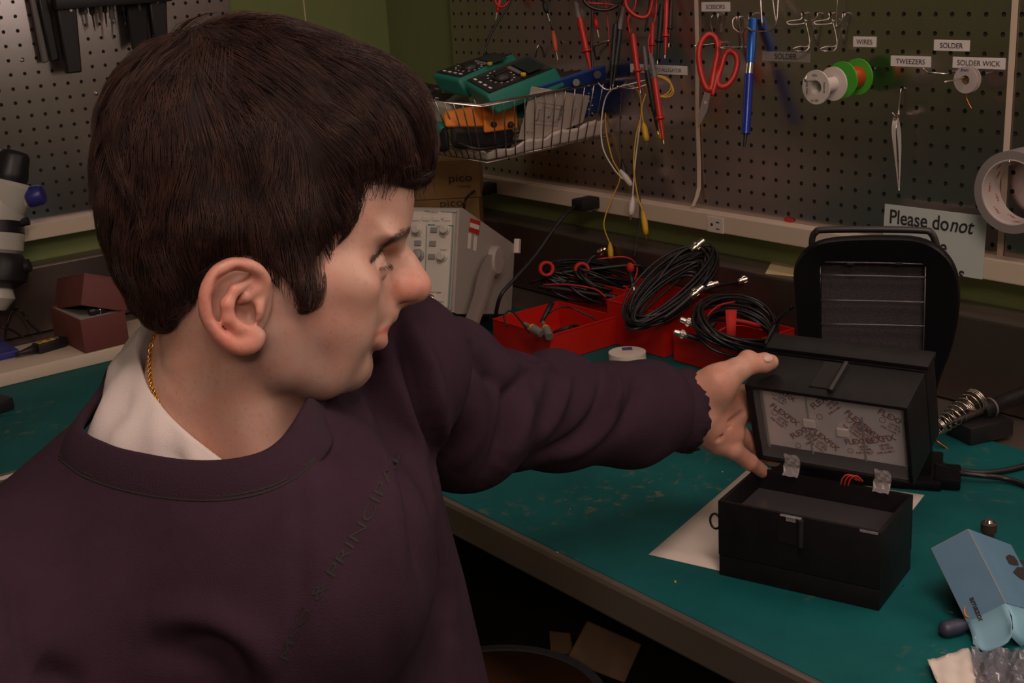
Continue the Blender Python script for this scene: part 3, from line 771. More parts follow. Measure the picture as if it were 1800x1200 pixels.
PER = thing('person', PT(420, 1150, .95), 'young man in a dark purple sweatshirt, in profile, reaching out to the open black box', 'person')
Vall = np.concatenate([VhW, Vn, Vf, Va, Vq]); o4 = len(VhW)+len(Vn)+len(Vf)+len(Va); o1 = len(VhW); o2 = o1+len(Vn); o3 = o2+len(Vf)
Qall = np.concatenate([Qh[:, ::-1], Qn+o1, Qf+o2, Qa+o3, Qq+o4])
Call = np.concatenate([skin_cols(Vh, True), skin_cols(Vn), skin_cols(Vf)*np.array([1.04, .93, .88]), skin_cols(Va), skin_cols(Vq)])
# thumb nail
mesh_obj('body', Vall, Qall, 'skin', PER, col=Call)
nm = MB(); c0 = J(1349.5, 629.5, DW-.0185); 
ex = unit(J(1358, 628, DW)-J(1340, 630, DW)); ez = unit(CAM-c0+Z3*.55); ez = unit(ez-ex*(ez@ex)); ey = np.cross(ez, ex)
nm.sphere(c0, (.0058, .0046, .0016), np.stack([ex, ey, ez], 1), 8); nm.build('thumb_nail', 'nail', PER, smooth=True)
for sg in (1, -1):
    c = h2w(H3(646, 466, sg*EYL)); f = MB().sphere(c, .0115, n=12).build('eye', 'eye_white', PER, smooth=True)
    MB().sphere(c+HX*.0062-HZ*.0044, .0044, n=8).build('iris', 'iris', f, smooth=True)

# ------------------------------------------------------------------ hair cap (outline volume) and strands
HC = Field((-.140, -.105, -.105), (.150, .105, .165), .0022)
Xg, Zg = np.meshgrid(HC.ax[0], HC.ax[2], indexing='ij')
OUT = [(735,318),(752,298),(762,250),(757,192),(735,150),(695,112),(642,86),(562,63),(490,45),(425,39),(368,48),(310,68),(258,100),(222,144),(194,208),(183,290),(184,370),(196,430),(213,480),(238,528),(266,562),(290,590),(380,760),(640,740),(730,420)]
d2 = polysdf([hp(*p) for p in OUT], Xg, Zg); msk = polysdf([hp(*p) for p in HAIRMASK], Xg, Zg)
Wh = interp2(Xg, Zg, [(x, y, v+.010+(.006 if y < 300 else 0)) for x, y, v in WPTS]); Eh = interp2(Xg, Zg, EPTS)*1.05
thin = np.clip(1-(-msk)/.016, 0, 1)           # cap hugs the skull near the hairline
e = -d2; t = np.clip(e/Eh, 0, 1); hwh = np.where(e > 0, (Wh-thin*.0075*(Zg < hp(600, 330)[1]+.02))*np.sqrt(np.clip(1-(1-t)**2.15, 0, 1)), e)
HC.F = np.maximum((np.abs(HC.ax[1])[None, :, None]-hwh[:, None, :])*.72, msk[:, None, :]+.0008).astype(np.float32)
# forehead stays free across the front: fringe only where the mask says, and leave both ears clear
Vc, Qc = HC.mesh(); Vc = smooth_verts(Vc, Qc, 3, .5)
# gentle clumps
Nc = vnormals(Vc, Qc)
cr = np.array([*hp(330, 120), 0])[[0, 2, 1]]; cr = np.array([hp(330, 120)[0], .0, hp(330, 120)[1]])
HCAPV, HCAPQ = Vc, Qc
mesh_obj('hair', h2w(Vc-Nc*.0020), Qc[:, ::-1], 'hair_dark', PER)
bv = BVHTree.FromPolygons([Vector(p) for p in Vc], [tuple(q) for q in Qc])
rng = np.random.default_rng(3)
def strands(nst):
    tri = Vc[Qc]; ar = np.linalg.norm(np.cross(tri[:, 2]-tri[:, 0], tri[:, 3]-tri[:, 1]), axis=1)
    cen = tri.mean(1)
    inner = np.array([False]*len(cen))
    d_out = -polysdf([hp(*p) for p in HAIRMASK], cen[:, 0], cen[:, 2])
    nrm = np.cross(tri[:, 2]-tri[:, 0], tri[:, 3]-tri[:, 1]); nrm /= np.linalg.norm(nrm, axis=1, keepdims=True)+1e-12
    # favour camera side and top
    wgt = ar*(np.where(cen[:, 1] > -.02, 1.0, .35))
    pick = rng.choice(len(cen), nst, p=wgt/wgt.sum())
    V = []; Q = []; NS = 9
    clump = rng.normal(size=(400, 3)); 
    seeds = cen[rng.choice(len(cen), 420, p=ar/ar.sum())]; kd = KDTree(len(seeds))
    for i, p in enumerate(seeds): kd.insert(Vector(p), i)
    kd.balance(); sj = rng.normal(size=(len(seeds), 3))*.34; sl = rng.uniform(.75, 1.3, len(seeds)); sh = rng.uniform(-.0016, .0034, len(seeds))
    for fi in pick:
        a, b = rng.random(2); q = tri[fi]; p = (q[0]*(1-a)+q[1]*a)*(1-b)+(q[3]*(1-a)+q[2]*a)*b
        pv = Vector(p)
        _, ci, cdist = kd.find(pv)
        zt_ = (p[2]-hp(400, 560)[1])/(hp(420, 60)[1]-hp(400, 560)[1])
        L = (.018+.034*np.clip(zt_, 0, 1))*sl[ci]*rng.uniform(.8, 1.15)
        pts = []; P = np.array(p); h0 = -.004
        step = L/NS
        co, no, _, _ = bv.find_nearest(Vector(P)); nn = np.array(no)
        prev = None; offc = 0
        for k in range(NS+1):
            t = k/NS
            pts.append(P+nn*(-.0045+.0060*min(1, t*1.6)+sh[ci]*t+(.0016*t*t)))
            g = P-cr; g = g/np.linalg.norm(g)
            down = np.array([.10, 0, -1.0])
            fw = np.array([1.0, 0, -.25])
            # top sweeps forward, sides and back fall down
            side = np.clip(abs(P[1])/.06, 0, 1); topf = np.clip((P[2]-.02)/.07, 0, 1)
            d = g*.55+down*(.35+.75*side*(1-.4*topf))+fw*(.85*topf*(1 if P[0] > cr[0]+.01 else 0)+.22*(P[0] > -.03))+sj[ci]+rng.normal(size=3)*.07
            d = d-nn*(d@nn); d /= np.linalg.norm(d)+1e-9
            if prev is not None: d = prev*.55+d*.45; d /= np.linalg.norm(d)
            prev = d
            P2 = P+d*step
            co, no, _, _ = bv.find_nearest(Vector(P2)); co = np.array(co)
            # once past the cap edge keep going straight
            nn2 = np.array(no)
            if np.linalg.norm(co-P2) < .0035 and nn2@nn > .3:
                P = co; nn = unit(nn*.5+nn2*.5)
            else:
                offc += 1
                if offc < 4: d = unit(prev*.6+np.array([-.15, 0, -1.0])*.7); prev = d; P = P+d*step*.7
                else: P = P+prev*1e-5
        pts = np.array(pts); r0 = rng.uniform(.00016, .00034)
        T = np.gradient(pts, axis=0); T /= np.linalg.norm(T, axis=1, keepdims=True)+1e-12
        u = np.cross(T, nn); u /= np.linalg.norm(u, axis=1, keepdims=True)+1e-12; w3 = np.cross(T, u)
        o = len(V)*1
        rad = r0*np.array([1-.8*(k/NS)**2 for k in range(NS+1)])[:, None]
        ringv = np.stack([pts+u*rad, pts-u*rad*.5+w3*rad*.86, pts-u*rad*.5-w3*rad*.86], 1)
        V.append(ringv.reshape(-1, 3))
    n = len(V); V = np.concatenate(V); per = (NS+1)*3
    base = np.array([[k*3+j, k*3+(j+1) % 3, (k+1)*3+(j+1) % 3, (k+1)*3+j] for k in range(NS) for j in range(3)])
    Q = (np.arange(n)[:, None, None]*per+base[None]).reshape(-1, 4)
    return V, Q
Vs, Qs = strands(16000)
ho = mesh_obj('hair_strands', h2w(Vs), Qs[:, ::-1], 'hair_strand', PER); ho['kind'] = 'stuff'
# eyebrows
hv = BVHTree.FromPolygons([Vector(p) for p in HEADV], [tuple(q) for q in Qh])
wv = BVHTree.FromPolygons([Vector(p) for p in VhW], [tuple(q) for q in Qh[:, ::-1]])
def brow(sg):
    mb = MB()
    for k in range(520):
        t = rng.random()**1.15; x = 724-72*t; y = 402+58*t-7*math.sin(math.pi*t)+rng.normal()*(4.4-2.2*t)
        r_ = ray(x, y); h_, n_, _, _ = wv.ray_cast(Vector(CAM), Vector(r_))
        if h_ is None: continue
        co = w2h(np.array(h_)); no = HR @ np.array(n_)
        if co[1] < .001: continue
        d = unit(np.array([-.6, .2, -.35+.1*t])+rng.normal(size=3)*.2); d = unit(d-no*(d@no)*.8); L = .0060
        m_ = np.array([1, sg, 1]); c_ = np.cross(d, no)*.00024; b_ = co+no*.0004
        mb.add([h2w((b_+c_)*m_), h2w((b_-c_)*m_), h2w((b_+d*L+no*.0014)*m_)], [(0, 1, 2)])
    mb.build('eyebrow', 'brow_hair', PER)
brow(1); brow(-1)
for sg in (1, -1):
    mb = MB()
    for k in range(34):
        t = k/33; x = 688-22*t; y = 466+4*t+rng.normal()*1.6
        h_, n_, _, _ = wv.ray_cast(Vector(CAM), Vector(ray(x, y)))
        if h_ is None: continue
        co = w2h(np.array(h_)); no = HR @ np.array(n_)
        d = unit(np.array([.8, .5, -.6])+rng.normal(size=3)*.12); m_ = np.array([1, sg, 1])
        mb.add([h2w((co+np.array([.0003, 0, 0]))*m_), h2w((co-np.array([.0003, 0, 0]))*m_), h2w((co+d*rng.uniform(.003, .0055))*m_)], [(0, 1, 2)])
    mb.build('eyelashes', 'brow_hair', PER)

# ------------------------------------------------------------------ sweatshirt
def polyline_px(V, pts):
    # distance (px) from projected verts to a pixel polyline, and signed side
    q = PX(V)[:, :2]; P = spline(np.array(pts, float), 6); best = np.full(len(V), 1e9); side = np.zeros(len(V)); tt = np.zeros(len(V))
    for i in range(len(P)-1):
        a, b = P[i], P[i+1]; e = b-a; w_ = q-a; t = np.clip((w_@e)/(e@e+1e-9), 0, 1); d = np.linalg.norm(w_-t[:, None]*e, axis=1)
        sd = (e[0]*w_[:, 1]-e[1]*w_[:, 0])/(np.linalg.norm(e)+1e-9); m = d < best
        best[m] = d[m]; side[m] = sd[m]; tt[m] = (i+t[m])/(len(P)-1)
    return best, side, tt
def folds(V, Q, FL):
    N = vnormals(V, Q); view = CAM-V; view /= np.linalg.norm(view, axis=1, keepdims=True); fac = np.clip((N*view).sum(1)*2.5, 0, 1)
    D = np.zeros(len(V))
    for pts, amp, wd in FL:
        d, s_, t = polyline_px(V, pts); env = np.sin(np.pi*np.clip(t, .03, .97))**.6
        D += amp*env*np.exp(-(d/wd)**2)
    return V+N*(D*fac)[:, None]
sw_lo = np.array([1e9]*3); sw_hi = -sw_lo
for x in (-330, 900):
    for y in (520, 1500):
        for d in (.70, 1.16):
            p = J(x, y, d); sw_lo = np.minimum(sw_lo, p); sw_hi = np.maximum(sw_hi, p)
TS = Field(sw_lo-.02, sw_hi+.02, .0042)
# torso frame
SA = unit((SHL-SHR)*[1, 1, .35]); TU = unit(Z3*1.0-SA*(Z3@SA)+0*Y3); TN = np.cross(TU, SA)
if TN@(CAM-SHL) < 0: TN = -TN
TC = (SHL+SHR)/2
Xg, Yg3, Zg3 = np.meshgrid(*TS.ax, indexing='ij'); P = np.stack([Xg, Yg3, Zg3], -1)-TC
a = P@SA; b = P@TN; c = -(P@TU)
Wt = np.interp(c, [-.06, 0, .06, .15, .3, .5, .7], [.05, .115, .20, .21, .225, .24, .25])
Bt = np.interp(c, [-.06, 0, .06, .15, .3, .5, .7], [.055, .085, .105, .118, .125, .13, .14])
off = np.interp(c, [-.06, .1, .7], [0.0, .0, .03])
rr = (np.abs(a/Wt)**2.4+np.abs((b-off)/Bt)**2.4)**(1/2.4)
D = np.maximum((rr-1)*np.minimum(Wt, Bt), -c-.035)
TS.F = D.astype(np.float32); del Xg, Yg3, Zg3, P, a, b, c, Wt, Bt, off, rr, D
TS.cap(J(-70, 1150, .80), J(280, 840, .95), .074, .053, k=.05)
TS.cap(J(640, 690, 1.03), J(560, 760, 1.0), .060, .055, k=.04)
TS.cap(J(690, 655, 1.06), J(470, 700, 1.02), .052, .045, k=.04)
TS.ell(J(690, 640, 1.065), (.062), k=.03)
TS.cap(J(-70, 1150, .80), J(-190, 1400, .80), .074, .065, k=.04)        # right upper arm, out of frame
TS.ell(J(500, 1000, .86), (.10), k=.08)
# find the chest surface, then open the neck
V0, Q0 = surface_nets(TS.F[::2, ::2, ::2], TS.lo, TS.h*2)
ftv = BVHTree.FromPolygons([Vector(p) for p in V0], [tuple(q) for q in Q0])
def SURF(x, y, dflt=.9, lim=1.12):
    r_ = ray(x, y); h_, _, _, _ = ftv.ray_cast(Vector(CAM), Vector(r_))
    if h_ is None: return dflt
    d_ = float((np.array(h_)-CAM) @ CM[2]); return d_ if d_ < lim else dflt
NHOLE = [(134,772),(190,794),(250,806),(320,814),(385,815),(440,808),(490,794),(526,765),(548,730),(560,690),(565,600),(450,560),(272,552),(232,600),(205,680),(170,728)]
sl, Xg, Yg3, Zg3 = TS.sub(J(100, 500, .7)-.3, J(600, 850, 1.1)+.3)
pp = PX(np.stack([Xg, Yg3, Zg3], -1)); cut = np.maximum(polysdf(NHOLE, pp[..., 0], pp[..., 1])*pp[..., 2]/FPX, pp[..., 2]-1.0)
TS.op(sl, cut.astype(np.float32), .004, 'sub'); del pp, cut, Xg, Yg3, Zg3
Vt, Qt = TS.mesh(); Vt = smooth_verts(Vt, Qt, 6, .5)
# sleeve
cs = np.array([J(x, y, d) for x in (640, 1270) for y in (540, 900) for d in (.98, 1.42)])
SF = Field(cs.min(0)-.03, cs.max(0)+.03, .0036)
SF.chain([J(700, 655, 1.065), J(790, 705, 1.15), J(880, 722, 1.215), J(980, 730, 1.275), J(1080, 726, 1.322), J(1150, 722, 1.345)], [.066, .062, .054, .052, .049, .046], k=.02)
SF.ell(J(820, 760, 1.14), (.052), k=.03)
SF.ell(J(1118, 775, 1.335), (.030, .030, .026), k=.02)
SF.ell(J(1140, 690, 1.345), (.034), k=.015)
SF.ell(J(975, 675, 1.275), (.034), k=.02); SF.ell(J(800, 622, 1.14), (.030), k=.02)
Vb, Qb = SF.mesh(); Vb = smooth_verts(Vb, Qb, 4, .5)
ARMF = [([(800,600),(850,640),(880,700)], -.006, 14), ([(850,650),(900,690),(880,780),(850,850)], -.006, 13),
 ([(935,640),(905,690),(895,740),(880,800)], -.0075, 13), ([(955,650),(935,700),(915,760),(890,820)], .005, 16),
 ([(1060,665),(1050,720),(1010,770),(930,810)], -.0065, 11), ([(1080,655),(1075,720),(1040,775),(960,812)], .006, 15),
 ([(830,610),(822,690),(800,760),(775,800)], -.010, 13), ([(850,700),(835,770),(800,830)], .005, 18),
 ([(1000,650),(985,700),(960,750),(920,790)], .006, 14), ([(1120,650),(1115,700),(1090,750),(1040,790)], -.005, 12),
 ([(880,622),(925,645),(990,640)], .004, 10), ([(1070,650),(1077,690),(1060,720)], .005, 10)]
Vb = folds(Vb, Qb, [(p_, a_*1.35, w_*.9) for p_, a_, w_ in ARMF])
CHF = [([(690,560),(722,640),(745,740),(768,860)], -.015, 15), ([(715,560),(752,650),(768,740),(780,850)], .012, 18), ([(660,590),(700,690),(728,790),(752,900),(790,1010)], .012, 20),
 ([(625,650),(672,740),(706,840),(745,960),(790,1110)], -.013, 20), ([(600,640),(650,740),(680,840),(715,940)], .008, 20),
 ([(600,700),(650,820),(690,960),(720,1190)], .007, 26), ([(560,740),(590,830),(600,950)], -.004, 22),
 ([(290,1140),(360,1140),(410,1180),(430,1260)], -.017, 32), ([(250,1090),(350,1085),(430,1120),(480,1200)], .010, 32),
 ([(60,1170),(110,1195),(130,1250)], -.012, 30), ([(20,1000),(30,1100),(45,1200)], -.004, 14), ([(520,800),(530,950),(525,1100),(515,1200)], -.003, 14), ([(790,900),(830,1050),(850,1200)], -.004, 16)]
Vt = folds(Vt, Qt, CHF)
# right sleeve, down to the lap (out of frame)
KR = TC-TU*.47+SA*(-.15)+TN*.30
E1 = J(-190, 1400, .80); E2 = E1-Z3*.10+TN*.02; WR = KR+Z3*.055
RFd = Field(np.min([E1, E2, WR], 0)-.12, np.max([E1, E2, WR], 0)+.12, .006)
RFd.chain([E1, E2, WR], [.066, .060, .044], k=.03)
Vr, Qr = RFd.mesh(); Vr = smooth_verts(Vr, Qr, 3, .5)
sw = mesh_obj('sweatshirt', np.concatenate([Vt, Vb, Vr]), np.concatenate([Qt, Qb+len(Vt), Qr+len(Vt)+len(Vb)]), 'sweat', PER)
sw['label'] = 'dark purple crew neck sweatshirt with faded chest print and frayed cuff'
# ribbed cuff: open tube with frayed rim
def loft(rings, name, m, parent, thick=.002):
    R_ = np.array(rings); G = np.concatenate([R_, R_[:, :1]], 1)
    return R_
ca, cb_ = J(1118, 724, 1.338), J(1207, 724, 1.365); ax = unit(cb_-ca)
uu = unit(np.cross(ax, Z3)); vv = np.cross(ax, uu)
mb = MB(); V = []; nn = 72; prof = [(0, .046), (.012, .048), (.02, .044), (.035, .0425), (.055, .042), (.075, .043), (.088, .0455)]
rngc = np.random.default_rng(5); fr = rngc.uniform(-.0035, .004, nn); 
LL = np.linalg.norm(cb_-ca)
G = []
for side in (0, 1):
    for (t, r) in (prof if side == 0 else prof[::-1][:-2]):
        row = []
        for k in range(nn):
            an = TAU*k/nn; r2 = (r-(.0028 if side else 0))+.0007*(k % 2)+.0016*math.sin(3*an+1)+(.0022*math.sin(5*an+t*60) if t < .06 else 0)
            tt = t/.088*LL+(fr[k] if t > .08 else 0)
            row.append(ca+ax*tt+uu*math.cos(an)*r2*.92+vv*math.sin(an)*r2)
        G.append(row+[row[0]])
mb.grid(G); mb.build('cuff', 'sweat_rib', sw, smooth=True)
# neckband
NBP = [(215,640,.975),(178,700,.945),(126,778,0),(178,818,0),(250,838,0),(330,850,0),(410,848,0),(480,830,0),(526,795,0),(556,745,0),(566,695,.975),(548,640,1.03),(480,600,1.06),(380,580,1.06),(290,585,1.03)]
nbp = np.array([J(x, y, (d or SURF(x, y, .92)+.001)) for x, y, d in NBP]); cen = nbp.mean(0)
Pn = spline(nbp, 14, True); G = []
for i in range(len(Pn)):
    T = unit(Pn[(i+1) % len(Pn)]-Pn[i-1]); out = Pn[i]-cen; out = unit(out-T*(out@T)); upv = unit(np.cross(T, out)); upv = upv if upv@Z3 > 0 else -upv
    wd = unit(upv*.80-out*.60); nrm = unit(np.cross(T, wd)); nrm = nrm if nrm@(out+upv*.3) > 0 else -nrm
    sec = [(-.0145, .0010), (-.0138, .0032), (-.012, .0040), (0, .0050), (.012, .0042), (.0145, .0022), (.0142, -.001), (.010, -.0030), (-.010, -.0030)]
    rib = .0003*(i % 2)
    G.append([Pn[i]+wd*a_+nrm*(b_+rib) for a_, b_ in sec]+[Pn[i]+wd*sec[0][0]+nrm*(sec[0][1]+rib)])
G.append(G[0]); sm_ = [np.array(g[1])*.6+np.array(g[2])*.4 for g in G[:-1]]
MB().grid(G).build('neckband', 'sweat_rib', sw, smooth=True)
# faint chest print running down the front
stv = BVHTree.FromPolygons([Vector(p) for p in Vt], [tuple(q) for q in Qt])
def decal_text(txt, pxpath, size_px, m, parent, bv, lift=.0006, name='chest_print'):
    P = spline(np.array(pxpath, float), 8); L = np.concatenate([[0], np.cumsum(np.linalg.norm(np.diff(P, axis=0), axis=1))])
    mb = MB(); s0 = MB(); s0.text(txt, 1.0, (0, 0, 0), X3, Y3, ext=.0); v = np.array(s0.v); sc = L[-1]/v[:, 0].max()
    out = []
    for p in v:
        s_ = p[0]*sc; i = np.interp(s_, L, np.arange(len(P))); i0 = int(min(i, len(P)-2)); f = i-i0; c = P[i0]*(1-f)+P[i0+1]*f; t = unit(P[i0+1]-P[i0]); n = np.array([t[1], -t[0]])
        q = c+n*p[1]*size_px; d = unit(ray(*q)); h, no, _, _ = bv.ray_cast(Vector(CAM), Vector(d))
        out.append(np.array(h)+np.array(no)*lift if h else J(q[0], q[1], .85))
    mb.add(out, [tuple(f) for f in s0.f]); mb.build(name, m, parent)
for k_s, off_ in enumerate((0, 7)):
    sp_ = []
    for x, y in spline(np.array([(104, 800), (150, 832), (230, 858), (330, 872), (410, 870), (480, 853), (538, 818), (576, 770)], float), 6):
        h_, n_, _, _ = stv.ray_cast(Vector(CAM), Vector(ray(x, y+off_)))
        if h_ is not None: sp_.append(np.array(h_)+np.array(n_)*.0002)
    MB().tube(np.array(sp_), .0007, 6).build('neck_stitch', 'print_ink', sw, smooth=True)
decal_text("MSG & PRINCIPAL", [(505,1165),(540,1085),(590,1010),(645,925),(685,845),(705,795)], 26, 'print_ink', sw, stv)

# ------------------------------------------------------------------ white shirt collar
ST = [ # top rim (px,py,d) , outer lower edge
 ((480,640,1.02),(500,720,1.06)), ((400,590,1.03),(410,680,1.07)), ((330,560,1.01),(330,660,1.05)), ((285,556,.975),(262,640,1.00)),
 ((262,565,.955),(228,640,.962)), ((244,582,.935),(210,672,.945)), ((235,609,.915),(180,722,.925)), ((240,640,.895),(138,790,.895)),
 ((254,678,.878),(160,850,.868)), ((273,706,.866),(220,872,.862)), ((302,740,.858),(290,885,.858)), ((345,777,.850),(350,880,.853)), ((392,812,.846),(395,880,.850)), ((440,850,.85),(440,900,.855))]
print('chest depths', [round(SURF(x, y), 3) for x, y in [(130,780),(250,840),(330,850),(410,848),(480,830),(532,797),(568,750),(385,1000),(100,1000),(700,900)]])
tp = spline(np.array([J(*a) for a, b in ST]), 6); bt = spline(np.array([J(*b) for a, b in ST]), 6)
nkc = lambda P: J(390, 680, .93)
G = []
for i in range(len(tp)):
    row = []; A, B = tp[i], bt[i]; inw = unit(J(400, 700, .935)-A); inw = unit(inw-Z3*(inw@Z3))
    # inner stand (goes down inside), fold, leaf
    n_ = unit(np.cross(tp[min(i+1, len(tp)-1)]-tp[max(i-1, 0)], B-A)); n_ = n_ if n_@inw < 0 else -n_
    row += [A+inw*.006-Z3*.040, A+inw*.005-Z3*.020, A+inw*.004-Z3*.006, A+inw*.002+Z3*.0008, A]
    for t in (.06, .15, .3, .45, .6, .75, .9, 1.0):
        wv = .0022*math.sin(i*.35+t*5)+.0018*math.sin(i*.8-t*3)
        row.append(A*(1-t)+B*t+n_*(.007*math.sin(math.pi*min(1, t*1.1))+wv*.7*min(1, t*4)-.0035*math.exp(-((t-.22-.010*(i-40)*(i > 40))/.06)**2)*(i > 30)))
    G.append(row)
sh = MB().grid(G, .0011).build('shirt_collar', 'cotton_white', PER, smooth=True)
# gold chain
bodyv = BVHTree.FromPolygons([Vector(p) for p in Vall], [tuple(q) for q in Qall])
cpp = []
for x, y in ((276,585),(269,605),(266,630),(266,655),(270,680),(280,705),(296,730),(330,762),(372,795),(400,820)):
    h_, n_, _, _ = bodyv.ray_cast(Vector(CAM), Vector(ray(x, y)))
    if h_ is not None: cpp.append(np.array(h_)+np.array(n_)*.0013)
cp = spline(np.array(cpp), 14)
mb = MB()
L = np.concatenate([[0], np.cumsum(np.linalg.norm(np.diff(cp, axis=0), axis=1))]); n = int(L[-1]/.0019)
for k in range(n):
    s_ = L[-1]*k/n; p = np.array([np.interp(s_, L, cp[:, j]) for j in range(3)]); p2 = np.array([np.interp(s_+.0015, L, cp[:, j]) for j in range(3)]); t = unit(p2-p)
    q = unit(np.cross(t, _w)) if k % 2 else unit(np.cross(t, np.cross(t, _w)))
    ringp = [p+t*.0016*math.cos(a_)+q*.0011*math.sin(a_) for a_ in np.linspace(0, TAU, 8, endpoint=False)]
    mb.tube(ringp, .00045, 5, closed=True)
mb.build('necklace', 'gold', PER, smooth=True)
# trousers and a plain stool seat carry the torso below the frame
cs = TC-TU*.52
LG = Field(cs-[.40, .45, .62], cs+[.55, .40, .16], .010)
LG.cap(cs-SA*.12, cs+SA*.12, .115, .115, k=.04)
for sg in (-1, 1):
    kn = cs+SA*.13*sg+TN*.40-Z3*.02; LG.chain([cs+SA*.10*sg, kn], [.095, .068], k=.04); LG.chain([kn, kn-Z3*.42-TN*.04], [.066, .045], k=.02)
Vl, Ql = LG.mesh(); defm('denim', (.03, .035, .05), .9); mesh_obj('trousers', Vl, Ql, 'denim', PER)
SEATZ = Vl[:, 2].min()

# ------------------------------------------------------------------ the open black box
KF = .961
def k_(P): P = np.array(P, float); P[2] += .0; return np.array([CAM[0]+(P[0]-CAM[0])*KF, CAM[1]+(P[1]-CAM[1])*KF, P[2]])
BA = math.radians(18.33); BU = np.array([math.cos(BA), math.sin(BA), 0]); BV = np.array([-math.sin(BA), math.cos(BA), 0])
BF = np.array([1.3293, -.6590, TZ+.0022])
BW, BD, BH, LH = .171, .100, .0846, .092
defm('box_black', (.0075, .0060, .0065), .48, bump=.08, bscale=500, spec=.28, var=.25, vscale=40)
defm('box_edge', (.016, .013, .013), .4, spec=.5)
defm('box_inner', (.009, .007, .007), .5, spec=.3)
defm('clear_film', (.80, .78, .78), .10, spec=.9, alpha=.07)
defm('tape_film', (.55, .50, .50), .15, spec=.9, alpha=.3)
defm('tray_film', (.05, .045, .047), .25, spec=.6)
defm('foil', (.80, .74, .74), .28, .35, bump=.25, bscale=25)
defm('foil_edge', (.36, .33, .32), .28, .6, bump=.4, bscale=90)
defm('maroon_ink', (.16, .008, .010), .7)
defm('red_wire', (.45, .03, .012), .4)
def bp(u, v, z): return BF+BU*u+BV*v+Z3*z
Rb = np.stack([BU, BV, Z3], 1)
tb = thing('hinged_box', bp(BW/2, BD/2, 0), 'open black plastic hinged box with a clear window in its lid, standing on white paper', 'box')
wt = .004
mb = MB()
h1 = .0235
mb.box(bp(BW/2, BD/2, h1/2), (BW-.0008, BD-.0008, h1-.0012), Rb, bev=.0008)
mb.build('base_plate', 'box_black', tb, angle=40)
mb = MB()
def wall(u0, u1, v0, v1, z0, z1): mb.box(bp((u0+u1)/2, (v0+v1)/2, (z0+z1)/2), (u1-u0, v1-v0, z1-z0), Rb, bev=.0007)
wall(0, BW, 0, wt, h1, BH); wall(0, BW, BD-wt, BD, h1, BH); wall(0, wt, wt, BD-wt, h1, BH); wall(BW-wt, BW, wt, BD-wt, h1, BH); wall(wt, BW-wt, wt, BD-wt, h1, h1+.003)
body = mb.build('box_body', 'box_black', tb, angle=40)
MB().box(bp(BW/2, BD/2, BH-.024), (BW-2*wt, BD-2*wt, .003), Rb).build('inner_tray', 'box_inner', tb)
MB().box(bp(BW/2, BD/2, BH-.0222), (BW-2*wt-.002, BD-2*wt-.002, .0004), Rb).build('tray_film', 'tray_film', tb)
# latch recess on the front
lc = MB(); u0 = .066; w_ = .028
lc.box(bp(u0+w_/2, -.0002, BH-.0170), (w_, .0012, .030), Rb, bev=.0003)
lc.build('latch_plate', 'box_inner', tb)
m2 = MB(); m2.cyl(bp(u0+w_-.003, -.0028, BH-.002), bp(u0+w_-.003, -.0028, BH-.031), .0030, n=14); m2.build('latch_pin', 'box_edge', tb, angle=40)
m2 = MB().box(bp(u0+.014, -.0012, BH-.0012), (.022, .004, .0014), Rb, bev=.0005); m2.box(bp(u0+.014, -.0016, BH-.004), (.010, .0018, .005), Rb, bev=.0005); m2.build('latch_tape', 'tape_film', tb)
# side ring
rp = [bp(-.003-.0058+.0058*math.cos(a), .012, BH-.030+.0085*math.sin(a)) for a in np.linspace(0, TAU, 20, endpoint=False)]
MB().tube(rp, .0013, 7, closed=True).build('side_ring', 'rubber_black', tb, smooth=True)
# lid
TH = math.radians(17.9); UP = Z3*math.cos(TH)-BV*math.sin(TH); BK = BV*math.cos(TH)+Z3*math.sin(TH)
LO = bp(0, BD, BH+.0088); Rl = np.stack([BU, BK, UP], 1)
def lp(u, b, z): return LO+BU*u+BK*b+UP*z
lid = MB().box(lp(BW/2, .0605, BD/2), (BW, .001, BD-.004), Rl); mbx = MB()
def lw(u0, u1, b0, b1, z0, z1, mm=mbx): mm.box(lp((u0+u1)/2, (b0+b1)/2, (z0+z1)/2), (u1-u0, b1-b0, z1-z0), Rl, bev=.0008)
lw(0, BW, 0, .060, 0, wt); lw(0, BW, 0, .060, BD-wt, BD); lw(0, wt+.003, 0, .060, wt, BD-wt); lw(BW-wt, BW, 0, .060, wt, BD-wt); lw(wt, BW-wt, .054, .060, wt, BD-wt)
lidb = mbx.build('lid', 'box_black', tb, angle=40)
mb = MB(); lw(0, BW, .0625, LH, .000, BD+.0, mb); lw(-.002, BW+.002, .064, LH, BD-.0005, BD+.0050, mb); mb.build('lid_cover', 'box_black', tb, angle=40)
lt = MB(); lw(.066, .094, .012, .058, BD-.0005, BD+.0012, lt); lt.build('lid_latch_plate', 'box_inner', lidb)
MB().cyl(lp(.0905, .006, BD+.003), lp(.0905, .056, BD+.003), .0030, n=12).build('lid_latch_pin', 'box_edge', lidb, angle=40)
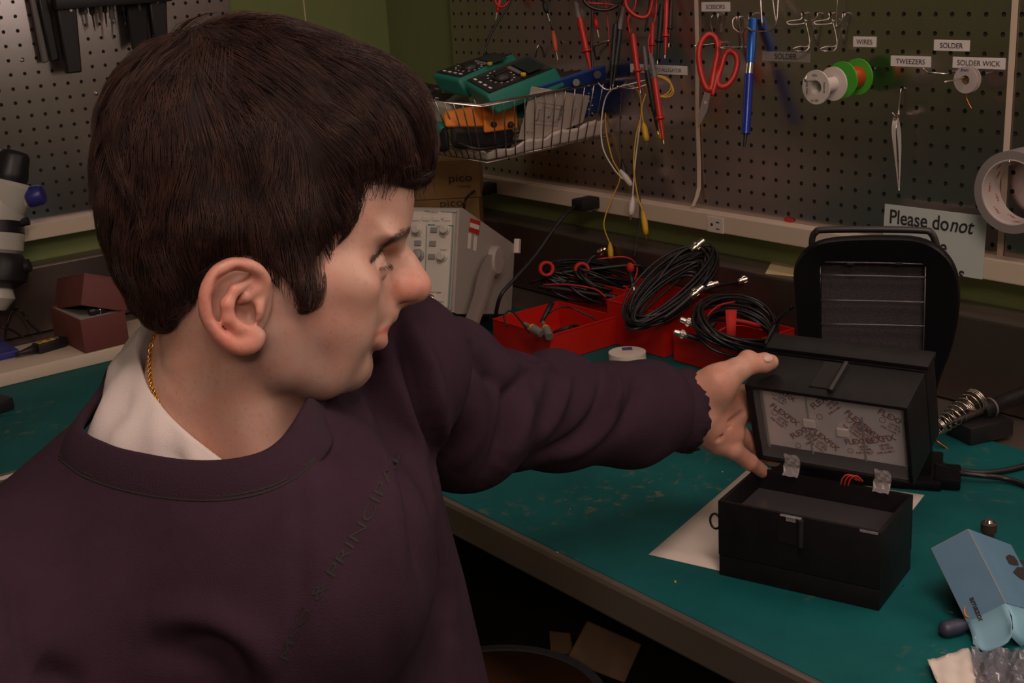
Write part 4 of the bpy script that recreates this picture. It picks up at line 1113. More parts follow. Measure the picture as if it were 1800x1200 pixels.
# window: foil liner set a little back, film over the rim
MB().box(lp(BW/2+.001, .014, BD/2+.004), (BW-.016, .0008, BD-.018), Rl).build('foil_liner', 'foil', lidb)
MB().box(lp(BW/2+.001, .003, BD/2), (BW-.012, .0006, BD-.010), Rl).build('window_film', 'clear_film', lidb)
fe = MB()
for (u0, u1, z0, z1) in ((.010, .013, .010, .094), (.060, .0615, .010, .088), (.118, .120, .012, .07), (.160, .162, .010, .094)):
    fe.box(lp((u0+u1)/2, .0125, (z0+z1)/2), (u1-u0, .0016, z1-z0), Rl, bev=.0005)
fe.build('foil_crease', 'foil_edge', lidb)
tx = MB(); rt = random.Random(4)
def stamp(u, z, ang, sz, words, ext=.0001):
    sz = sz*1.2
    ca_, sa_ = math.cos(ang), math.sin(ang); U_ = BU*ca_+UP*sa_; V_ = -BU*sa_+UP*ca_
    for i, (wd, s_, dx, dy) in enumerate(words):
        tx.text(wd, s_*sz, lp(u, .0131, z)+U_*dx*sz+V_*dy*sz, U_, V_, ext=ext, bold=.018)
full = [('FLEXFIX', 1.0, 0, 0), ('LISTED', .38, 1.5, -.55), ('UL 181B', .38, 1.5, -.95), ('FOR CLASS 1', .34, .9, -1.4)]
for u, z, a_, s_ in ((.018, .066, -.65, .0082), (.068, .070, .75, .0085), (.100, .072, -.75, .0085), (.040, .026, .65, .0078), (.118, .034, .35, .0085), (.135, .078, -.45, .0085), (.060, .042, -.7, .0082), (.098, .030, .25, .0075), (.108, .058, -.5, .007), (.022, .090, -.5, .0065)):
    stamp(u, z, a_, s_, full)
    tx.ring(lp(u+.6*s_, .0131, z-1.0*s_), BK, [(-.0001, .42*s_), (-.0001, .36*s_), (.0001, .36*s_), (.0001, .42*s_)], 18)
tx.build('liner_print', 'maroon_ink', lidb)
for u in (.062, .098):
    f = MB().box(lp(u, .0105, .052+(.001 if u < .07 else -.004)), (.0125, .004, .0095), Rl, bev=.0006); f.build('foam_pad', 'white_plastic', lidb)
# taped hinges
for u in (.042, .140):
    hg = MB(); rows = []
    for i in range(9):
        t = i/8; row = []
        for j in range(7):
            s_ = j/6; P = lp(u+.017*(s_-.5)+.0015*math.sin(j*3+i), -.0015-.002*math.sin(math.pi*t), .016-.030*t)
            if t > .55: P = bp(u+.017*(s_-.5), BD-.0045-.006*(t-.55)*2, BH+.0035-.004*(t-.55)*2)
            row.append(P+BK*(.0010*math.sin(i*2.3+j*1.9)))
        rows.append(row)
    hg.grid(rows, .0005); hb = hg.build('tape_hinge', 'tape_film', tb)
    MB().box(lp(u, -.0008, .008), (.013, .0012, .010), Rl, bev=.0004).box(bp(u, BD-.001, BH+.003), (.013, .004, .004), Rb, bev=.0004).build('hinge_leaf', 'foil_edge', hb)
for i in range(3):
    MB().tube([bp(.094+.004*i, BD-.002, BH-.01), bp(.098+.004*i, BD-.004, BH+.006), bp(.104+.004*i, BD-.001, BH+.010), bp(.112+.003*i, BD+.001, BH+.004)], .0009, 6, smooth=5).build('hinge_wire', 'red_wire', tb, smooth=True)
MB().box(bp(BW-.012, -.0006, BH-.0016), (.018, .0016, .0022), Rb, bev=.0004).build('corner_tape', 'tape_film', tb)

# sheet of paper under it (letter size)
p0 = TAB(1140, 975, .0021); pu = unit(TAB(1258, 1002)-TAB(1140, 975)); pv = np.cross(Z3, pu)
G = [[p0+pu*.216*i/10+pv*.279*j/12+Z3*(.0004+.0012*max(0, (j-10)/2)*max(0, (i-8)/2)) for j in range(13)] for i in range(11)]
tag(MB().grid(G, .0002).build('paper_sheet', 'paper_white', smooth=True), 'sheet of plain white paper lying under the open black box', 'paper')

# ------------------------------------------------------------------ red bins and their cables
defm('bin_red', (.50, .012, .006), .42, spec=.45, bump=.03, bscale=400)
defm('cable_black', (.010, .009, .010), .38)
defm('cable_red', (.42, .012, .010), .4)
defm('cable_grey', (.16, .14, .13), .5)
defm('velcro_red', (.55, .02, .012), .8)
defm('nickel', (.72, .64, .54), .22, 1.0)
defm('yellow_boot', (.62, .36, .01), .45)
defm('yellow_wire', (.60, .33, .02), .45)
defm('white_wire', (.66, .58, .48), .5)
defm('tape_white', (.66, .58, .48), .6)
def bin_(x1, y0, w_, d_, h, z0, label, tw=.0022):
    # x1,y0: right-front corner; extends -x and +y
    c = np.array([x1-w_/2, y0+d_/2, z0])
    t = thing('storage_bin', c, label, 'bin', 'red plastic storage bins on the bench')
    mb = MB(); fl = .004
    mb.box(c+[0, 0, .0012], (w_-.004, d_-.004, .0024))
    for sx, sy in ((1, 0), (-1, 0), (0, 1), (0, -1)):
        mb.box(c+[sx*(w_/2-tw/2), sy*(d_/2-tw/2), h/2+.0005], (tw if sx else w_, tw if sy else d_-2*tw, h-.001), bev=.0005)
    mb.build('bin_shell', 'bin_red', t)
    r = MB()
    for sx, sy in ((1, 0), (-1, 0), (0, 1), (0, -1)):
        r.box(c+[sx*(w_/2-tw*.35), sy*(d_/2-tw*.35), h-.0005], (tw*1.5 if sx else w_+.001, tw*1.5 if sy else d_+.001, .0024), bev=.0006)
    r.build('bin_rim', 'bin_red', t); return t, c
z0 = TZ+.0021
F = k_([.585, -.269, 0]); bin_(F[0], F[1], .150, .146, .048, z0, 'shallow red bin nearest the oscilloscope, holding grey probe leads')
CF = TAB(1172, 631); bin_(.760, -.178, .132, .132, .074, z0, 'deep red bin in the middle, holding the tall coil of black coaxial cable')
bin_(.915, -.176, .135, .130, .050, z0, 'red bin on the right beside the fume extractor, holding coils with red ties')
bin_(.605, -.118, .150, .074, .074, z0, 'red bin at the back against the ledge, heaped with black and red cables')
def coil(c, R1, R2, nturn, tilt, m, name, label, r=.0022, group=None, jit=.004, thick=.010, arc=1.0, start=0, seed=1, cat='cable'):
    # loose coil around tilted axis; tilt: 3x3 with columns (a,b,n)
    rg = np.random.default_rng(seed); pts = []; n = int(nturn*22)
    ph = rg.normal(size=4)
    for i in range(n+1):
        a = start+TAU*i/22*arc; t = i/n; k = 1+jit/R1*math.sin(a*.37+ph[0])+jit/R1*math.sin(t*19+ph[1])
        pts.append(np.asarray(c)+tilt[:, 0]*math.cos(a)*R1*k+tilt[:, 1]*math.sin(a)*R2*k+tilt[:, 2]*(thick*math.sin(t*23+ph[2])*.6+jit*math.sin(a*.5+ph[3])*.5))
    mb = MB().tube(np.array(pts), r, 7, smooth=2); o = mb.build(name, m, smooth=True)
    if label: tag(o, label, cat, group)
    return o, pts
def bnc(p, d, parent=None, boot=True, s=1.0, name='bnc_connector'):
    d = unit(d); mb = MB()
    mb.lathe(p, d*.026*s, [(0, .0040*s), (.12, .0052*s), (.25, .0052*s), (.27, .0070*s), (.62, .0072*s), (.66, .0058*s), (1, .0054*s)], 18)
    for k in range(10):
        a = TAU*k/10; t = np.cross(d, X3 if abs(d[0]) < .8 else Y3); t = unit(t); u2 = np.cross(d, t); q = p+d*.0115*s+(t*math.cos(a)+u2*math.sin(a))*.0072*s; mb.box(q, (.0014*s, .0014*s, .0050*s), np.stack([t, u2, d], 1))
    o = mb.build(name, 'nickel', parent, angle=40)
    if parent is not None:
        MB().cyl(p+d*.0262*s, p+d*.0268*s, .0030*s).build('connector_pin_face', 'white_plastic', o)
    return o
def cable_bundle(label, loc, group=None):
    return thing('coaxial_cable', loc, label, 'cable', group)
# deep bin: tall leaning coil (loops rise out of the bin toward the ledge)
axA = unit(np.array([.55, .62, .56])); axB = unit(np.cross(axA, np.array([.62, -.55, .1]))); axN = np.cross(axA, axB)
c1 = PT(1190, 500, 2.08); dd = PX(np.array([.69, -.11, z0+.06]))[2]
tl = np.stack([axA, axB, axN], 1)
t = cable_bundle('tall leaning coil of black coaxial cable standing in the deep red bin', (.69, -.11, z0))
def img_loop(cx, cy, d0, ax_px, bx_px, n, jit, seed, dj=.01, r=.0021, ang0=0, turns=None, m='cable_black', name='cable_loop', parent=None, ddx=0.0):
    # loops of cable lying in a tilted plane, built around a centre point with two 3-D half axes
    rg = np.random.default_rng(seed); C = PT(cx, cy, d0)
    A = (PT(cx+ax_px[0], cy+ax_px[1], d0+ax_px[2])-C); B = (PT(cx+bx_px[0], cy+bx_px[1], d0+bx_px[2])-C)
    nn = unit(np.cross(A, B)); mb = MB()
    for k in range(n):
        s1, s2 = 1+rg.uniform(-jit, jit*.4), 1+rg.uniform(-jit*2.2, jit*.4); off = nn*rg.uniform(-dj, dj)+A*rg.uniform(-jit, jit)*.5+B*rg.uniform(-jit, jit)*.9
        ph = rg.uniform(0, 6)
        pts = [C+off+A*s1*math.cos(a)+B*s2*math.sin(a)+nn*.004*math.sin(2*a+ph) for a in np.linspace(0, TAU, 30, endpoint=False)]
        mb.tube(np.array(pts), r, 7, closed=True, smooth=2)
    return mb.build(name, m, parent, smooth=True)
img_loop(1180, 503, 2.075, (66, -62, .045), (38, 18, -.03), 17, .16, 3, parent=t)
img_loop(1172, 520, 2.06, (58, -50, .04), (22, 14, -.02), 9, .2, 13, parent=t)
MB().tube([PT(1118, 548, 2.06), PT(1150, 500, 2.08), PT(1195, 445, 2.10), PT(1230, 435, 2.11), PT(1240, 455, 2.11), PT(1228, 500, 2.10)], .0028, 7, smooth=6).build('cable_end', 'cable_black', t, smooth=True)
bnc(PT(1215, 440, 2.10), PT(1230, 428, 2.10)-PT(1215, 440, 2.10), t); 
MB().tube([PT(1165, 560, 2.02), PT(1190, 542, 2.02), PT(1215, 520, 2.02)], .0046, 8, smooth=5).build('cable_boot', 'rubber_black', t, smooth=True)
bnc(PT(1213, 522, 2.02), PT(1233, 506, 2.02)-PT(1213, 522, 2.02), t)
MB().tube([PT(1225, 515, 2.05), PT(1255, 503, 2.06), PT(1285, 497, 2.08), PT(1300, 494, 2.09)], .0036, 8, smooth=5).build('cable_boot', 'rubber_black', t, smooth=True)
bnc(PT(1297, 495, 2.085), PT(1320, 488, 2.085)-PT(1297, 495, 2.085), t); bnc(PT(1240, 503, 2.06), PT(1252, 500, 2.06)-PT(1240, 503, 2.06), t, s=.8)
# right bin: round coil with red ties
t = cable_bundle('flat coil of black test cables with red hook ties in the right red bin', (.85, -.11, z0), None)
img_loop(1292, 570, 1.985, (68, 8, .03), (8, 48, -.055), 9, .09, 5, r=.0024, parent=t)
img_loop(1300, 585, 1.975, (62, 12, .02), (8, 30, -.055), 8, .12, 15, r=.0024, parent=t)
MB().tube([PT(1245, 590, 1.96), PT(1242, 560, 1.97), PT(1262, 538, 1.99), PT(1292, 530, 2.0)], .0016, 6, smooth=6).build('red_lead', 'cable_red', t, smooth=True)
MB().tube([PT(1250, 592, 1.955), PT(1275, 576, 1.96), PT(1305, 572, 1.96), PT(1340, 580, 1.97)], .0016, 6, smooth=6).build('red_lead', 'cable_red', t, smooth=True)
MB().tube([PT(1280, 562, 1.955), PT(1305, 565, 1.957), PT(1335, 573, 1.965)], .0036, 8, smooth=4).build('red_probe', 'cable_red', t, smooth=True)
for (a, b, c_, d_) in (((1275, 545), (1295, 545), (1278, 600), (1292, 598)), ((1245, 592), (1270, 586), (1250, 602), (1272, 598))):
    q = [PT(*a, 1.953), PT(*b, 1.953), PT(*d_, 1.95), PT(*c_, 1.95)]
    G = [[q[0]*(1-s_)+q[1]*s_ for s_ in (0, .5, 1)], [(q[0]*(1-s_)+q[1]*s_)*.5+(q[3]*(1-s_)+q[2]*s_)*.5+unit(CAM-q[0])*.006 for s_ in (0, .5, 1)], [q[3]*(1-s_)+q[2]*s_ for s_ in (0, .5, 1)]]
    MB().grid(spline(np.array(G), 3) if False else G, .0018).build('hook_tie', 'velcro_red', t, smooth=True)
for x, y, x2, y2 in ((1222, 570, 1207, 565), (1212, 590, 1196, 586)):
    MB().tube([PT(x2+5, y2+2, 1.965), PT(x, y, 1.965), PT(x+22, y+6, 1.965), PT(x+34, y-2, 1.975)], .0042, 8, smooth=4).build('cable_boot', 'rubber_black', t, smooth=True)
    bnc(PT(x-2, y, 1.965), PT(x2, y2, 1.965)-PT(x-2, y, 1.965), t, s=.85)
# back bin: heap of black and red cables
t = cable_bundle('heap of black and red test leads spilling over the back red bin', (.52, -.10, z0), None)
img_loop(1040, 492, 2.30, (78, 8, .03), (10, 22, -.04), 16, .2, 8, r=.0021, parent=t, dj=.02)
img_loop(1065, 498, 2.27, (50, 12, .03), (16, 18, -.03), 12, .25, 18, r=.0022, parent=t, dj=.02)
MB().tube([PT(930, 497, 2.28), PT(985, 480, 2.26), PT(1050, 472, 2.26), PT(1120, 466, 2.26), PT(1130, 480, 2.27)], .0032, 8, smooth=6).build('probe_lead', 'rubber_black', t, smooth=True)
MB().tube([PT(955, 500, 2.24), PT(1000, 500, 2.23), PT(1045, 508, 2.22), PT(1065, 522, 2.21)], .0016, 6, smooth=6).build('red_lead', 'cable_red', t, smooth=True)
MB().tube([PT(1090, 505, 2.24), PT(1110, 500, 2.25), PT(1120, 470, 2.26), PT(1100, 452, 2.27), PT(1050, 455, 2.27)], .0016, 6, smooth=6).build('red_lead', 'cable_red', t, smooth=True)
MB().tube([PT(948, 503, 2.25), PT(990, 508, 2.24), PT(1040, 516, 2.23), PT(1085, 522, 2.22)], .0042, 8, smooth=6).build('cable_boot', 'rubber_black', t, smooth=True)
for cx, cy in ((960, 472), (1022, 474)):
    C = PT(cx, cy, 2.25); MB().ring(C, unit(CAM-C)+X3*.5, [(-.007, .0135), (-.007, .009), (.007, .009), (.007, .0135)], 20).build('hook_tie', 'velcro_red', t, smooth=True)
MB().tube([PT(1030, 470, 2.27), PT(1038, 455, 2.27), PT(1050, 447, 2.27)], .0030, 8, smooth=4).build('cable_boot', 'rubber_black', t, smooth=True)
bnc(PT(1047, 449, 2.27), PT(1060, 440, 2.27)-PT(1047, 449, 2.27), t, s=.8)
m2 = MB(); cc = PT(1053, 444, 2.262); m2.cyl(cc+PT(0, 0, 1)*0-X3*.009-Z3*.004, cc+X3*.009+Z3*.006, .0035); m2.build('tee_adapter', 'nickel', t, smooth=True)
MB().tube([PT(1108, 480, 2.23), PT(1112, 500, 2.22)], .0050, 8).build('cable_boot', 'rubber_black', t, smooth=True); bnc(PT(1112, 498, 2.22), PT(1116, 515, 2.22)-PT(1112, 498, 2.22), t, s=.8)
for x, y in ((1108, 470), (1098, 510)): MB().sphere(PT(x, y, 2.25), (.008, .006, .009), n=8).build('red_clip', 'velcro_red', t, smooth=True)
# shallow bin: grey probe leads
fb = np.array([F[0]-.075, F[1]+.073, z0+.004])
t = thing('probe_lead', fb, 'grey oscilloscope probe with coiled thin black lead lying in the shallow red bin', 'cable')
mb = MB()
for k in range(5):
    rr_ = .034-.004*k; pts = [fb+[.028+rr_*1.1*math.cos(a), .012+rr_*math.sin(a), .012+.003*k+.004*math.sin(2*a+k)] for a in np.linspace(0, TAU, 26, endpoint=False)]
    mb.tube(np.array(pts), .0017, 6, closed=True, smooth=2)
mb.build('lead_loop', 'cable_black', t, smooth=True)
def lead(pts, r, m, parent, name='lead'): return MB().tube([PT(*p) for p in pts], r, 7, smooth=7).build(name, m, parent, smooth=True)
lead([(892, 574, 2.1), (886, 555, 2.1), (898, 546, 2.1), (912, 560, 2.09), (930, 585, 2.07)], .0015, 'cable_black', t)
lead([(955, 556, 2.12), (985, 540, 2.13), (1010, 543, 2.14), (1048, 565, 2.13), (1010, 580, 2.11)], .0015, 'cable_black', t)
for p, q in (((922, 568, 2.07), (952, 586, 2.05)), ((954, 566, 2.08), (966, 592, 2.05))):
    a, b = PT(*p), PT(*q); MB().lathe(a, b-a, [(0, .0030), (.3, .0036), (.42, .0060), (.5, .0060), (.52, .0075), (1, .0066)], 14).build('probe_body', 'cable_grey', t, angle=40)
    MB().cyl(a+(b-a)*.40, a+(b-a)*.46, .0064).build('marker_band', 'yellow_boot', t)
a, b = PT(952, 566, 2.08), PT(970, 532, 2.10); MB().lathe(a, b-a, [(0, .003), (.5, .0042), (1, .0048)], 12).build('probe_grip', 'rubber_black', t, smooth=True)

# white tape rolls
c = ON(1103, 636, 2, TZ+.017)
for i, (dx, z, r_, lab) in enumerate(((.006, .0022, .0275, 'lower white tape roll of the stack behind the sleeve'), (0, .0182, .029, 'upper white tape roll with a blue label, stacked behind the sleeve'))):
    cc = np.array([c[0]+dx, c[1]+dx*.4, TZ+z])
    t = thing('tape_roll', cc, lab, 'tape', 'white tape rolls behind the sleeve')
    MB().ring(cc, Z3, [(0, .0125), (0, r_), (.0155, r_), (.0155, .0125)], 40).build('tape_body', 'tape_white', t, angle=40)
    if i: 
        defm('label_blue', (.06, .06, .22), .6)
        q = MB(); q.prism([(-.010, -.007), (.006, -.007), (.006, .007), (-.010, .007)], cc+[-.010, .012, .0156], unit([.6, .8, 0]), unit([-.8, .6, 0]), Z3*.0003); q.build('tape_label', 'label_blue', t)
        MB().cyl(cc+[0, 0, .012], cc+[0, 0, .0154], .0127).build('tape_core', 'cream_edge', t)

# ------------------------------------------------------------------ oscilloscope (tilted back on its handle)
defm('scope_grey', (.34, .29, .25), .55, bump=.05, bscale=600)
defm('scope_face', (.60, .53, .46), .5)
defm('key_grey', (.24, .22, .20), .5)
defm('knob_cream', (.50, .45, .39), .45)
defm('line_teal', (.02, .20, .19), .6)
defm('label_red', (.45, .02, .015), .5)
az, ti = math.radians(31.75), math.radians(18.5)
sa = np.array([math.cos(az), math.sin(az), 0]); sb = np.array([-math.sin(az)*math.cos(ti), math.cos(az)*math.cos(ti), -math.sin(ti)]); sc = np.cross(sa, sb)
SO = k_([.482, -.386, 0]); SO[2] = TZ+.12-0.0-(0.6439-.549)*0
SO = np.array([SO[0], SO[1], CAM[2]+(-.451-.11971)*KF])
SW, SD, SH = .322, .262, .166
def sp(u, v, w3): return SO+sa*u+sb*v+sc*w3            # u<=0 to the left, v back, w up
Rs = np.stack([sa, sb, sc], 1)
t = thing('oscilloscope', (SO[0]-.1, SO[1]+.1, TZ), 'beige bench oscilloscope tilted back on its handle behind the face', 'oscilloscope')
mb = MB()
prof = [(0, 0), (0, SH), (.012, SH+.002), (SD, SH*.80), (SD, .01), (.012, -.002)]
o_ = sp(-SW, 0, 0); mb.prism(prof, o_, sb, sc, sa*SW); mb.build('case', 'scope_grey', t)
MB().box(sp(-SW/2, -.0035, SH/2), (SW-.006, .008, SH-.004), Rs, bev=.004).build('bezel', 'scope_grey', t, angle=40)
f = MB().box(sp(-SW/2+.001, -.0082, SH/2), (SW-.020, .0016, SH-.014), Rs, bev=.0006).build('front_panel', 'scope_face', t)
defm('screen_dark', (.02, .03, .03), .2)
MB().box(sp(-SW+.075, -.0092, SH*.56), (.120, .0016, .098), Rs, bev=.001).build('screen', 'screen_dark', t)
def fp(px, py):   # pixel -> front panel plane
    r = ray(px, py); n = sb; k = ((sp(0, -.0092, 0)-CAM)@n)/(r@n); return CAM+r*k
for x, y in ((708, 384), (732, 384), (750, 384), (767, 384), (786, 384)):
    MB().box(fp(x, y), (.0125, .003, .0075), Rs, bev=.0008).build('softkey', 'scope_face', t)
for x, y in ((763, 404), (735, 427), (761, 428), (759, 451), (733, 450)):
    MB().box(fp(x, y), (.0115, .006, .0085), Rs, bev=.0012).build('push_button', 'key_grey', t)
for x, y, r_, m_ in ((783, 404, .0075, 'knob_cream'), (778, 451, .0075, 'knob_cream'), (734, 404, .0075, 'knob_cream'), (735, 449, .0095, 'key_grey')):
    c = fp(x, y); MB().lathe(c, -sb*.012, [(0, r_*1.15), (.25, r_*1.1), (.3, r_*.92), (.9, r_*.86), (1, r_*.7)], 22).build('control_knob', m_, t, angle=40)
c = fp(757, 526); k0 = MB().ring(c, -sb, [(0, .0042), (0, .0085), (.003, .0085), (.003, .0062), (.011, .0058), (.011, .0040)], 22).build('bnc_socket', 'nickel', t, angle=40)
MB().cyl(c, c-sb*.008, .0036).build('socket_insert', 'white_plastic', k0)
ln = MB()
def hl(x0, y0, x1, y1, w_=.0006): 
    a, b = fp(x0, y0)-sb*.0002, fp(x1, y1)-sb*.0002; d = unit(b-a); s_ = unit(np.cross(d, sb)); ln.add([a-s_*w_, a+s_*w_, b+s_*w_, b-s_*w_], [(0, 1, 2, 3)])
hl(752, 395, 765, 395.5, .0009); hl(782, 396, 797, 396.6, .0009); hl(750, 396, 746, 540); hl(797, 398, 789, 540); hl(746, 541, 789, 542); hl(754, 371, 746, 371); hl(775, 372, 803, 373)
ln.build('panel_line', 'line_teal', t)
tx = MB()
def ft(x, y, s_, w_): tx.text(w_, s_, fp(x, y)-sb*.0003, sa, sc)
ft(752, 374, .0040, 'STORAGE'); ft(767, 399, .0035, 'TRIGGER'); ft(776, 418, .0035, 'Level'); ft(774, 440, .0035, 'Holdoff'); ft(748, 514, .0042, 'External Trigger'); ft(767, 531, .0035, '1 M ohm'); ft(766, 536, .0035, '= 13 pF'); ft(728, 416, .0035, 'Volts/Div'); ft(728, 440, .0035, 'Position'); ft(757, 408, .003, 'Mode'); ft(754, 432, .003, 'Slope'); ft(752, 455, .003, 'Ext'); ft(752, 386, .003, 'Print'); ft(733, 386, .003, 'Trace'); ft(775, 386, .003, 'Setup')
tx.build('panel_text', 'key_grey', t)
# side stickers and feet
def sd(px, py, off=.0006):
    r = ray(px, py); k = ((sp(off, 0, 0)-CAM)@sa)/(r@sa); return CAM+r*k
def squad(name, pts, m_, off=.0004):
    P_ = [sd(x, y, off) for x, y in pts]; mb = MB(); mb.add(P_+[p-sa*.0003 for p in P_], [(0, 1, 2, 3), (7, 6, 5, 4), (0, 4, 5, 1), (1, 5, 6, 2), (2, 6, 7, 3), (3, 7, 4, 0)]); return mb.build(name, m_, t)
squad('asset_sticker', [(827, 383), (845, 389), (842, 413), (824, 406)], 'label_red', .0006)
squad('asset_sticker_panel', [(827, 391), (843, 396), (842, 404), (826, 399)], 'paper_white', .0010)
squad('white_sticker', [(824, 409), (829, 411), (827, 438), (822, 436)], 'paper_white'); squad('white_sticker', [(834, 414), (839, 416), (837, 442), (832, 440)], 'paper_white')
c = sd(908, 432, .004); MB().box(c+sb*.004, (.010, .012, .026), Rs, bev=.002).build('rear_foot', 'scope_face', t)
# handle
hp0 = sd(868, 455, .006); 
def hpt(x, y, off): return sd(x, y, off)
G = []
pw = [(872, 448), (856, 480), (846, 520), (832, 560), (818, 600), (808, 640)]
for i, (x, y) in enumerate(spline(np.array(pw, float), 4)):
    hw_ = np.interp(i, [0, 20], [15, 12]); G.append([hpt(x-hw_, y, .004), hpt(x-hw_, y-1, .011), hpt(x-hw_*.3, y, .0095), hpt(x+hw_*.3, y, .0095), hpt(x+hw_, y+1, .011), hpt(x+hw_, y+2, .004)])
hmb = MB().grid(G, -.002); hmb.build('handle', 'scope_grey', t, angle=40)
c = sd(866, 458, .001); MB().lathe(c, sa*.012, [(0, .026), (.7, .026), (1, .022)], 30).build('handle_pivot', 'scope_grey', t, angle=40)
MB().box(sp(-.03, .01, -.008), (.04, .02, .014), Rs, bev=.003).build('front_foot', 'black_plastic', t)
MB().box(sp(-SW/2, SD-.01, -.001), (SW-.08, .014, .010), Rs, bev=.003).build('rear_skid', 'black_plastic', t)
lg = MB()
for u_ in (-.02, -SW+.02): lg.cyl(sp(u_, .03, 0), np.array([*(sp(u_, -.005, 0)[:2]), TZ+.002]), .007)
lg.build('stand_leg', 'black_plastic', t)

# cardboard boxes behind the oscilloscope
defm('cardboard', (.30, .165, .060), .8, var=.08, vscale=15)
defm('card_print', (.05, .035, .02), .8)
def cboard(px_r, py_b, py_t, yb, label, name='cardboard_box'):
    # box whose right face edge sits at px_r; front faces -y
    pass
ca0 = math.radians(50); cu, cv = np.array([math.cos(ca0), math.sin(ca0), 0]), np.array([-math.sin(ca0), math.cos(ca0), 0]); Rc = np.stack([cu, cv, Z3], 1)
RB = ON(845, 346, 1, -.125)
for i, lab in enumerate(('upper brown cardboard box marked pico, under the wire basket', 'lower brown cardboard box, mostly behind the oscilloscope')):
    zt = ON(845, 280, 1, RB[1])[2] if i == 0 else RB[2]-.001; zb = RB[2] if i == 0 else TZ+.0022
    E0 = np.array([RB[0], RB[1], 0]) if i == 0 else np.array([RB[0], RB[1], 0])-cu*.004
    c = E0-cu*.13+cv*.055+Z3*(zt+zb)/2
    t = thing('cardboard_box', (c[0], c[1], zb), lab, 'box', 'brown cardboard boxes stacked behind the oscilloscope')
    bd = MB().box(c, (.26, .11, zt-zb), Rc, bev=.001).build('carton', 'cardboard', t)
    def cf(px_, py_):
        r = ray(px_, py_); k = ((E0-CAM)@cv-.0008)/(r@cv); return CAM+r*k
    tx = MB()
    P_ = cf(788, 320) if i == 0 else cf(773, 352+12)
    tx.text('pico', .0215, P_, cu, Z3, sx=1.25); tx.text('Technology', .0055, P_+cu*.016-Z3*.011, cu, Z3)
    tx.build('box_print', 'card_print', bd)
# the stack stands on the ledge

# plugs and mains cords
def plug(px, py, label, pts, r=.0034):
    c = ON(px, py, 1, -.045); t = thing('power_cable', c, label, 'cord')
    MB().box(c+[0, .002, 0], (.030, .044, .022), bev=.004).build('plug_body', 'rubber_black', t, angle=40)
    P_ = [c+[-.010, -.014, -.004]]+[np.array(p) for p in pts]
    MB().tube(P_, r, 9, smooth=8).build('cord', 'rubber_black', t, smooth=True); return t
plug(1028, 358, 'black mains plug and cord running down behind the oscilloscope', [PT(1000, 370, 2.29), PT(975, 400, 2.26), PT(940, 450, 2.22), PT(905, 490, 2.18), PT(880, 520, 2.16), PT(870, 560, 2.2)])
plug(850, 332, 'black mains plug with a hanging cord beside the cardboard boxes', [PT(832, 337, 2.40), PT(822, 346, 2.38), PT(816, 360, 2.37), PT(815, 400, 2.40), PT(812, 440, 2.44)], .0026)

# sticky note, connector on the ledge, red oval on the board
yn = -.012; q = [ON(x, y, 2, LZ+.0028) for x, y in ((1363, 449), (1402, 452), (1395, 486), (1345, 481))]
MBn = MB(); MBn.add(q+[p+Z3*.0006 for p in q], [(0, 1, 2, 3), (7, 6, 5, 4), (0, 4, 5, 1), (1, 5, 6, 2), (2, 6, 7, 3), (3, 7, 4, 0)])
defm('note_yellow', (.62, .50, .26), .7); tag(MBn.build('sticky_note', 'note_yellow'), 'pale yellow sticky note lying on the ledge beside the fume extractor', 'note')
c = ON(1254, 453, 2, LZ+.009); t = thing('bnc_adapter', (c[0], c[1], LZ+.002), 'small metal BNC adapter lying on the ledge', 'connector'); dv = unit(CAM-c)*[1, 1, 0]
o2 = MB().ring(c-dv*.012+[0, 0, 0], dv, [(0, .0030), (0, .0070), (.018, .0070), (.018, .0035)], 22).build('adapter_shell', 'nickel', t, angle=40); MB().cyl(c-dv*.010, c+dv*.004, .0028).build('adapter_core', 'white_plastic', t)
rc = WALL(1387, 386, .0012); mb = MB(); mb.prism([(.0105*math.cos(a), .0040*math.sin(a)) for a in np.linspace(0, TAU, 24, endpoint=False)], rc, X3, Z3, -Y3*.0008); tag(mb.build('oval_sticker', 'label_red'), 'small red oval sticker low on the pegboard', 'sticker')
# stamped marks on the metal ledge
mb = MB(); P_ = ON(1733, 551, 1, FY-.0004)
mb.text('25-4 OHM-BAIL', .011, ON(1733, 549, 2, LZ+.0025), X3, Y3); defm('stamp_grey', (.5, .45, .4), .7)

# ------------------------------------------------------------------ things on the right pegboard
defm('handle_red', (.50, .016, .010), .4)
defm('label_paper', (.78, .71, .68), .6)
defm('label_clear', (.42, .38, .34), .35, alpha=.55)
defm('tube_blue', (.008, .10, .42), .28, .35)
defm('tube_navy', (.012, .035, .30), .25, .2)
defm('spool_white', (.68, .61, .55), .4)
defm('spool_green', (.07, .42, .035), .4)
defm('wire_orange', (.60, .085, .02), .35, .3)
defm('wick_clear', (.60, .52, .49), .25, alpha=.72)
defm('copper', (.55, .20, .08), .3, 1.0)
defm('blade_steel', (.07, .05, .042), .45, .5)
defm('duct_grey', (.24, .21, .20), .5)
defm('liner_paper', (.58, .49, .45), .7)
defm('sign_paper', (.50, .54, .50), .55)
defm('meter_green', (.010, .16, .115), .5)
defm('meter_face', (.020, .017, .017), .45)
defm('meter_beige', (.36, .33, .27), .55)
defm('meter_orange', (.75, .20, .008), .5)
defm('case_blue', (.010, .055, .27), .45)
defm('clip_orange', (.65, .12, .05), .5)
defm('yellow_key', (.70, .40, .01), .5)
def hexa(px4, d4, tv, mb=None):
    P_ = [PT(x, y, d) for (x, y), d in zip(px4, d4)]; tv = np.asarray(tv); mb = mb or MB()
    mb.add(P_+[p+tv for p in P_], [(0, 1, 2, 3), (7, 6, 5, 4), (0, 4, 5, 1), (1, 5, 6, 2), (2, 6, 7, 3), (3, 7, 4, 0)]); return mb, P_
